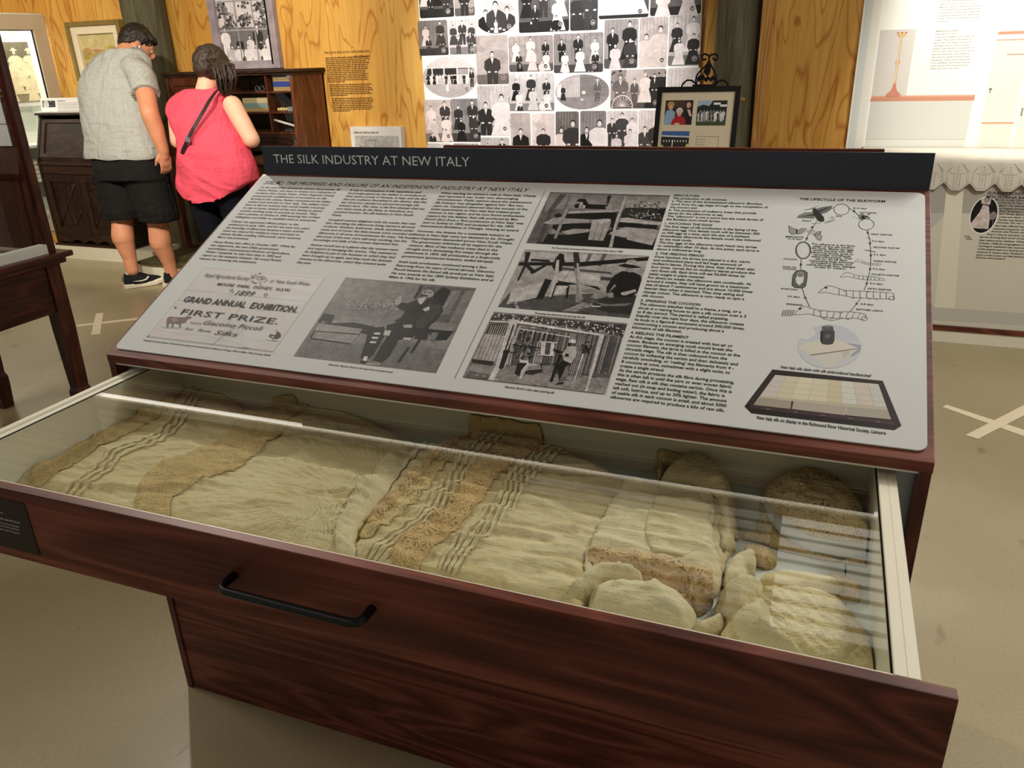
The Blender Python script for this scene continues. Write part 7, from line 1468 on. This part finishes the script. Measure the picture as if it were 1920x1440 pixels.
# shorts
m = MB(); m.loft([ringpx(183, 296, 284, Yb, .125), ringpx(182, 300, 310, Yb, .145), ringpx(186, 306, 335, Yb, .15)])
m.loft([ringpx(184, 250, 325, Yb, .13, 20), ringpx(194, 258, 360, Yb, .125, 20), ringpx(203, 262, 390, Yb-.005, .12, 20), ringpx(206, 260, 409, Yb-.01, .112, 20)])
m.loft([ringpx(236, 306, 325, Yb+.02, .13, 20), ringpx(250, 316, 360, Yb+.02, .125, 20), ringpx(265, 325, 395, Yb+.02, .12, 20), ringpx(270, 328, 414, Yb+.02, .112, 20)])
remesh(m, 'shorts', 'shorts_black', man, .008, 4, noise=lambda P_: -.009*np.abs(vnoise(P_*np.array([1, 1, .45]), 10, 4))+.002*vnoise(P_, 25))
# shoes and socks
def shoe(an, ang, top):
    c = np.array([an[0], an[1]+.02, 0]); f = np.array([math.sin(ang), math.cos(ang), 0]); s_ = np.array([f[1], -f[0], 0]); g = MB(); sole = MB()
    out = [(-.085, .030), (-.07, .036), (0, .036), (.06, .044), (.12, .046), (.165, .038), (.19, .020)]
    def rg(z, k): 
        P_ = []
        for a, b in out: P_.append(c+f*a+s_*b*k+np.array([0, 0, z+.018*max(0, a-.12)/.07]))
        for a, b in out[::-1]: P_.append(c+f*a-s_*b*k+np.array([0, 0, z+.018*max(0, a-.12)/.07]))
        return P_
    sole.loft([rg(.0005, .92), rg(.006, 1.04), rg(.026, 1.06), rg(.032, 1.0)])
    def up(z, a0, a1, w_): return [c+f*((a0+a1)/2+(a1-a0)/2*math.cos(t))+s_*w_*math.sin(t)*(1 if math.cos(t) < .5 else .96)+np.array([0, 0, z]) for t in np.linspace(0, 2*math.pi, 24, endpoint=False)]
    g.loft([up(.028, -.085, .188, .045), up(.045, -.084, .178, .045), up(.058, -.082, .135, .042), up(.072, -.080, .085, .038), up(.090, -.078, .05, .036), up(.098, -.076, .03, .035)])
    u = part(g, 'shoe', 'shoe_black', man, smooth=True); part(sole, 'sole', 'shoe_white', u, bevel=.002)
    for sg in (1, -1):
        sw = [(-.035, .052), (.02, .044), (.055, .050), (.078, .066), (.068, .072), (.060, .062), (.045, .055), (.02, .052)]
        w_ = [.0445, .047, .047, .036, .034, .040, .044, .046]
        q = MB(); q.prism([c+f*a+s_*sg*(k+.0005)+np.array([0, 0, b]) for (a, b), k in zip(sw, w_)], tuple(s_*sg*.0025)); part(q, 'swoosh', 'shoe_white', u)
    q = MB(); q.box(c-f*.0885-s_*.004+np.array([0, 0, .05]), c-f*.086+s_*.004+np.array([0, 0, .082])); part(q, 'heel_tab', 'steel', u)
    k = MB(); k.loft([up(.085, -.065, .025, .034), [(p[0], p[1], p[2]+.028) for p in up(.085, -.058, .020, .034)], [(p[0], p[1], p[2]+.035) for p in up(.085, -.056, .018, .0335)]]); part(k, 'sock', 'sock_white', man, smooth=True)
shoe(ankL, math.radians(34), .1); shoe(ankR, math.radians(10), .1)

# ------------------------------------------------ woman in pink top
wo = thing('person', (-2.35, 2.85, 0), 'woman in sleeveless pink top and dark leggings with a ponytail, seen from behind', 'person')
Yw = 2.85; m = MB()
hipL, hipR = J(380, 350, Yw), J(432, 350, Yw)
kL, kR = hipL+np.array([-.0, .03, -.40]), hipR+np.array([.01, .03, -.40]); aL, aR = kL+np.array([.0, -.03, -.38]), kR+np.array([.0, -.03, -.38]); aL[2] = aR[2] = .085
for h_, k_, a_ in ((hipL, kL, aL), (hipR, kR, aR)): m.cap(h_, k_, .10, .062); m.cap(k_, k_*.6+a_*.4+np.array([0, -.015, 0]), .06, .058); m.cap(k_*.6+a_*.4+np.array([0, -.015, 0]), a_, .056, .04)
m.ell(J(408, 330, Yw), (.185, .14, .15)); m.ell(J(398, 275, Yw+.03), (.15, .11, .17)); m.ell(J(386, 212, Yw+.10), (.14, .07, .10)); 
hcw = J(398, 130, Yw+.24); nkw = J(384, 172, Yw+.17)
m.cap(nkw, hcw+np.array([-.01, -.03, -.04]), .058, .054)
fw = np.array([.10, .80, -.60]); fw /= np.linalg.norm(fw); uw = np.array([.05, .6, .8]); uw -= fw*(uw@fw); uw /= np.linalg.norm(uw); sw_ = np.cross(fw, uw)
m.ell(hcw, np.array([fw*.092, sw_*.075, uw*.105]), 20, 14); m.ell(hcw+fw*.03-uw*.05, np.array([fw*.065, sw_*.055, uw*.06]), 14, 10); m.ell(hcw+fw*.095-uw*.01, np.array([fw*.022, sw_*.012, uw*.024]), 10, 8)
m.ell(hcw+fw*.085-uw*.048, np.array([fw*.012, sw_*.024, uw*.009]), 10, 6)
for sg in (1, -1): m.ell(hcw+sw_*sg*.076-uw*.01, np.array([fw*.018, sw_*.011, uw*.031]), 10, 8)
sL = J(332, 208, Yw+.10); eL = J(334, 264, Yw+.04); wL = J(372, 262, Yw+.26)
sR = J(436, 198, Yw+.08); eR = J(472, 262, Yw+.02); wR = J(452, 262, Yw+.28)
for a, b, c in ((sL, eL, wL), (sR, eR, wR)): m.cap(a, b, .058, .048); m.cap(b, b*.6+c*.4, .048, .040); m.cap(b*.6+c*.4, c, .040, .027)
hand(m, wL, (.5, .6, .1), (.2, -.2, -.9), .17, .8, 1); hand(m, wR, (-.5, .6, .1), (-.2, -.2, -.9), .17, .8, -1)
remesh(m, 'body', 'skin_woman', wo, .0065, 5, noise=lambda P_: .001*vnoise(P_, 18))
m = MB()
for sg in (1, -1): m.ell(hcw+fw*.083+sw_*sg*.03+uw*.012, (.009, .009, .009), 10, 6)
part(m, 'eye', 'sock_white', wo, smooth=True)
# hair cap and ponytail
m = MB(); m.ell(hcw-fw*.022+uw*.022, np.array([fw*.112, sw_*.098, uw*.118]), 20, 14)
tie = hcw-fw*.085+uw*.02
m.ell(hcw-fw*.055-uw*.03, np.array([fw*.06, sw_*.074, uw*.06]), 14, 10)
remesh(m, 'hair', 'hair_brown', wo, .006, 3, noise=lambda P_: .005*vnoise(P_*np.array([1, 1, .4]), 60)+.003*vnoise(P_, 120, 3))
m = MB(); rr = random.Random(8)
tail = [J(404, 112, Yw+.13), J(418, 124, Yw+.08), J(424, 145, Yw+.06), J(424, 164, Yw+.06), J(425, 178, Yw+.07)]
for k in range(70):
    a = rr.uniform(0, 2*math.pi); q = rr.random()**.5; ph = rr.uniform(0, 6)
    rads = [.035, .062, .066, .054, .022]; pts = []
    for i, t_ in enumerate(tail): pts.append(t_+np.array([math.cos(a)*rads[i]*q+.006*math.sin(ph+i*2.1), math.sin(a)*rads[i]*q*.7, .004*math.cos(ph+i*1.7)]))
    pp = []
    for i in range(len(pts)-1):
        for f in (0, .33, .66): pp.append(pts[i]*(1-f)+pts[i+1]*f+np.array([.003*math.sin(ph+i*3+f*7), .003*math.cos(ph*2+i*3+f*7), 0]))
    pp.append(pts[-1]); n_ = len(pp); m.tube(pp, [.008*(1-.75*(i/n_)**2) for i in range(n_)], 6)
for k in range(26):
    a = rr.uniform(-1.2, 1.2); p0 = hcw+uw*.06+sw_*.085*math.sin(a)-fw*(.02+.06*math.cos(a)); mid_ = hcw-fw*.10+sw_*.05*math.sin(a)+uw*rr.uniform(-.02, .08); m.tube([p0, mid_, tail[0]+np.array([rr.uniform(-.015, .015), 0, rr.uniform(-.015, .015)])], [.004, .006, .005], 6)
part(m, 'ponytail', 'hair_brown', wo, smooth=True)
# top
m = MB()
def sag(R_, k):
    c = np.mean(R_, 0); hw = max(p[0] for p in R_)-c[0]; return [(p[0], p[1], p[2]-k*(1-min(1, abs((p[0]-c[0]+.02)/hw))**2.2)) for p in R_]
R = [sag(ringpx(337, 479, 336, Yw, .155), .135), sag(ringpx(339, 477, 322, Yw, .158), .05), ringpx(340, 472, 305, Yw, .155), ringpx(342, 462, 280, Yw+.01, .15), ringpx(338, 450, 255, Yw+.03, .14), ringpx(326, 438, 230, Yw+.06, .135), ringpx(317, 426, 210, Yw+.085, .12), ringpx(318, 426, 193, Yw+.11, .105), ringpx(325, 432, 183, Yw+.12, .11), ringpx(338, 422, 173, Yw+.14, .10), ringpx(352, 410, 166, Yw+.155, .085)]
m.loft(R)
hemf = lambda x_: .0
def topcut(P_):
    xl = onY(340, 340, Yw)[0]; xr = onY(478, 335, Yw)[0]; u_ = np.clip((P_[:, 0]-xl)/(xr-xl), 0, 1)
    lo = .60+.21*np.abs(2*u_-1)**2.2 ; lo = lo+.03*u_
    z_ = np.where(P_[:, 2] < lo+.02, np.maximum(P_[:, 2], lo+(P_[:, 2]-lo)*.05), P_[:, 2]); Q = P_.copy(); Q[:, 2] = z_; return Q
def topn(P_):
    c, s_ = math.cos(.5), math.sin(.5); T_ = np.stack([P_[:, 0]*c-P_[:, 2]*s_, P_[:, 1], (P_[:, 0]*s_+P_[:, 2]*c)*3.0], 1)
    return -.012*np.abs(vnoise(T_, 4.5, 3))*np.clip((1.25-P_[:, 2])/.3, .15, 1)+.003*vnoise(P_, 14, 5)
remesh(m, 'sleeveless_top', 'top_pink', wo, .0075, 6, noise=topn)
# leggings and shoes
m = MB(); m.ell(J(410, 345, Yw), (.19, .15, .13))
for h_, k_, a_ in ((hipL, kL, aL), (hipR, kR, aR)): m.cap(h_, k_, .112, .070); m.cap(k_, k_*.6+a_*.4+np.array([0, -.015, 0]), .068, .064); m.cap(k_*.6+a_*.4+np.array([0, -.015, 0]), a_+np.array([0, 0, .03]), .062, .046)
remesh(m, 'leggings', 'leggings_navy', wo, .009, 4, noise=lambda P_: -.004*np.abs(vnoise(P_*np.array([1, 1, .5]), 11, 4)))
for a_ in (aL, aR):
    m = MB(); m.ell((a_[0], a_[1]+.05, .05), (.045, .125, .048)); remesh(m, 'shoe', 'shoe_black', wo, .006, 2, cut=lambda P_: np.stack([P_[:, 0], P_[:, 1], np.maximum(P_[:, 2], .001)], 1))
# cross-body bag: strap and small pouch
bag = thing('shoulder_bag', J(338, 300, Yw+.02), 'dark narrow cross-body bag strap running over the pink top to a small pouch', 'bag')
sp_ = [(412, 164, Yw+.09), (404, 173, Yw+.03), (392, 190, Yw-.035), (378, 215, Yw-.085), (363, 240, Yw-.125), (352, 262, Yw-.145), (343, 282, Yw-.135), (338, 297, Yw-.09), (334, 305, Yw-.03)]
m = MB(); prev = None; Lp = []
for k, q in enumerate(sp_):
    p = J(*q); t_ = J(*sp_[min(k+1, len(sp_)-1)])-J(*sp_[max(k-1, 0)]); t_ /= np.linalg.norm(t_); nn_ = np.array([0, -1., .1]); s_ = np.cross(t_, nn_); s_ /= np.linalg.norm(s_); nn_ = np.cross(s_, t_)
    Lp.append([p-s_*.011-nn_*.001, p+s_*.011-nn_*.001, p+s_*.011+nn_*.003, p-s_*.011+nn_*.003])
m.loft(Lp); part(m, 'strap', 'strap_black', bag, smooth=False)
m = MB(); c_ = J(352, 262, Yw-.15); m.box(c_+np.array([-.015, -.004, -.014]), c_+np.array([.015, .004, .014])); part(m, 'buckle', 'steel', bag, bevel=.002)
m = MB(); c_ = J(360, 318, Yw+.30); m.box(c_+np.array([-.08, -.03, -.10]), c_+np.array([.08, .03, .02])); part(m, 'pouch', 'strap_black', bag, bevel=.01, seg=3)
o = thing('strip_light', (-1.0, 3.32, 2.78), 'long white fluorescent strip light fixed under the slatted ceiling near the wall', 'strip light')
part(MB().box((-6.5, 3.27, 2.80), (4.5, 3.37, 2.855)), 'housing', 'white_paint', o); part(MB().tube([(-6.4, 3.32, 2.788), (4.4, 3.32, 2.788)], .013, 10), 'tube', 'tube_glow', o, smooth=True)
for xa, xb_, mt, lb in ((1.3, 2.9, 'stripe_glow', 'bright louvred ceiling light over the altar side of the room'), (-.3, 1.25, 'stripe_dim', 'dimmer louvred ceiling light behind the drawer cabinet')):  # unseen glowing strips, added so the glass lid mirrors pale stripes
    o = thing('added_stripe_light', ((xa+xb_)/2, 2.65, 2.80), lb, 'ceiling light')
    part(MB().box((xa-.03, 2.12, 2.835), (xb_+.03, 3.2, 2.855)), 'housing', 'dark_gap', o)
    for k in range(9): part(MB().box((xa, 2.18+.118*k, 2.80), (xb_, 2.212+.118*k, 2.834)), 'glow_strip', mt, o)
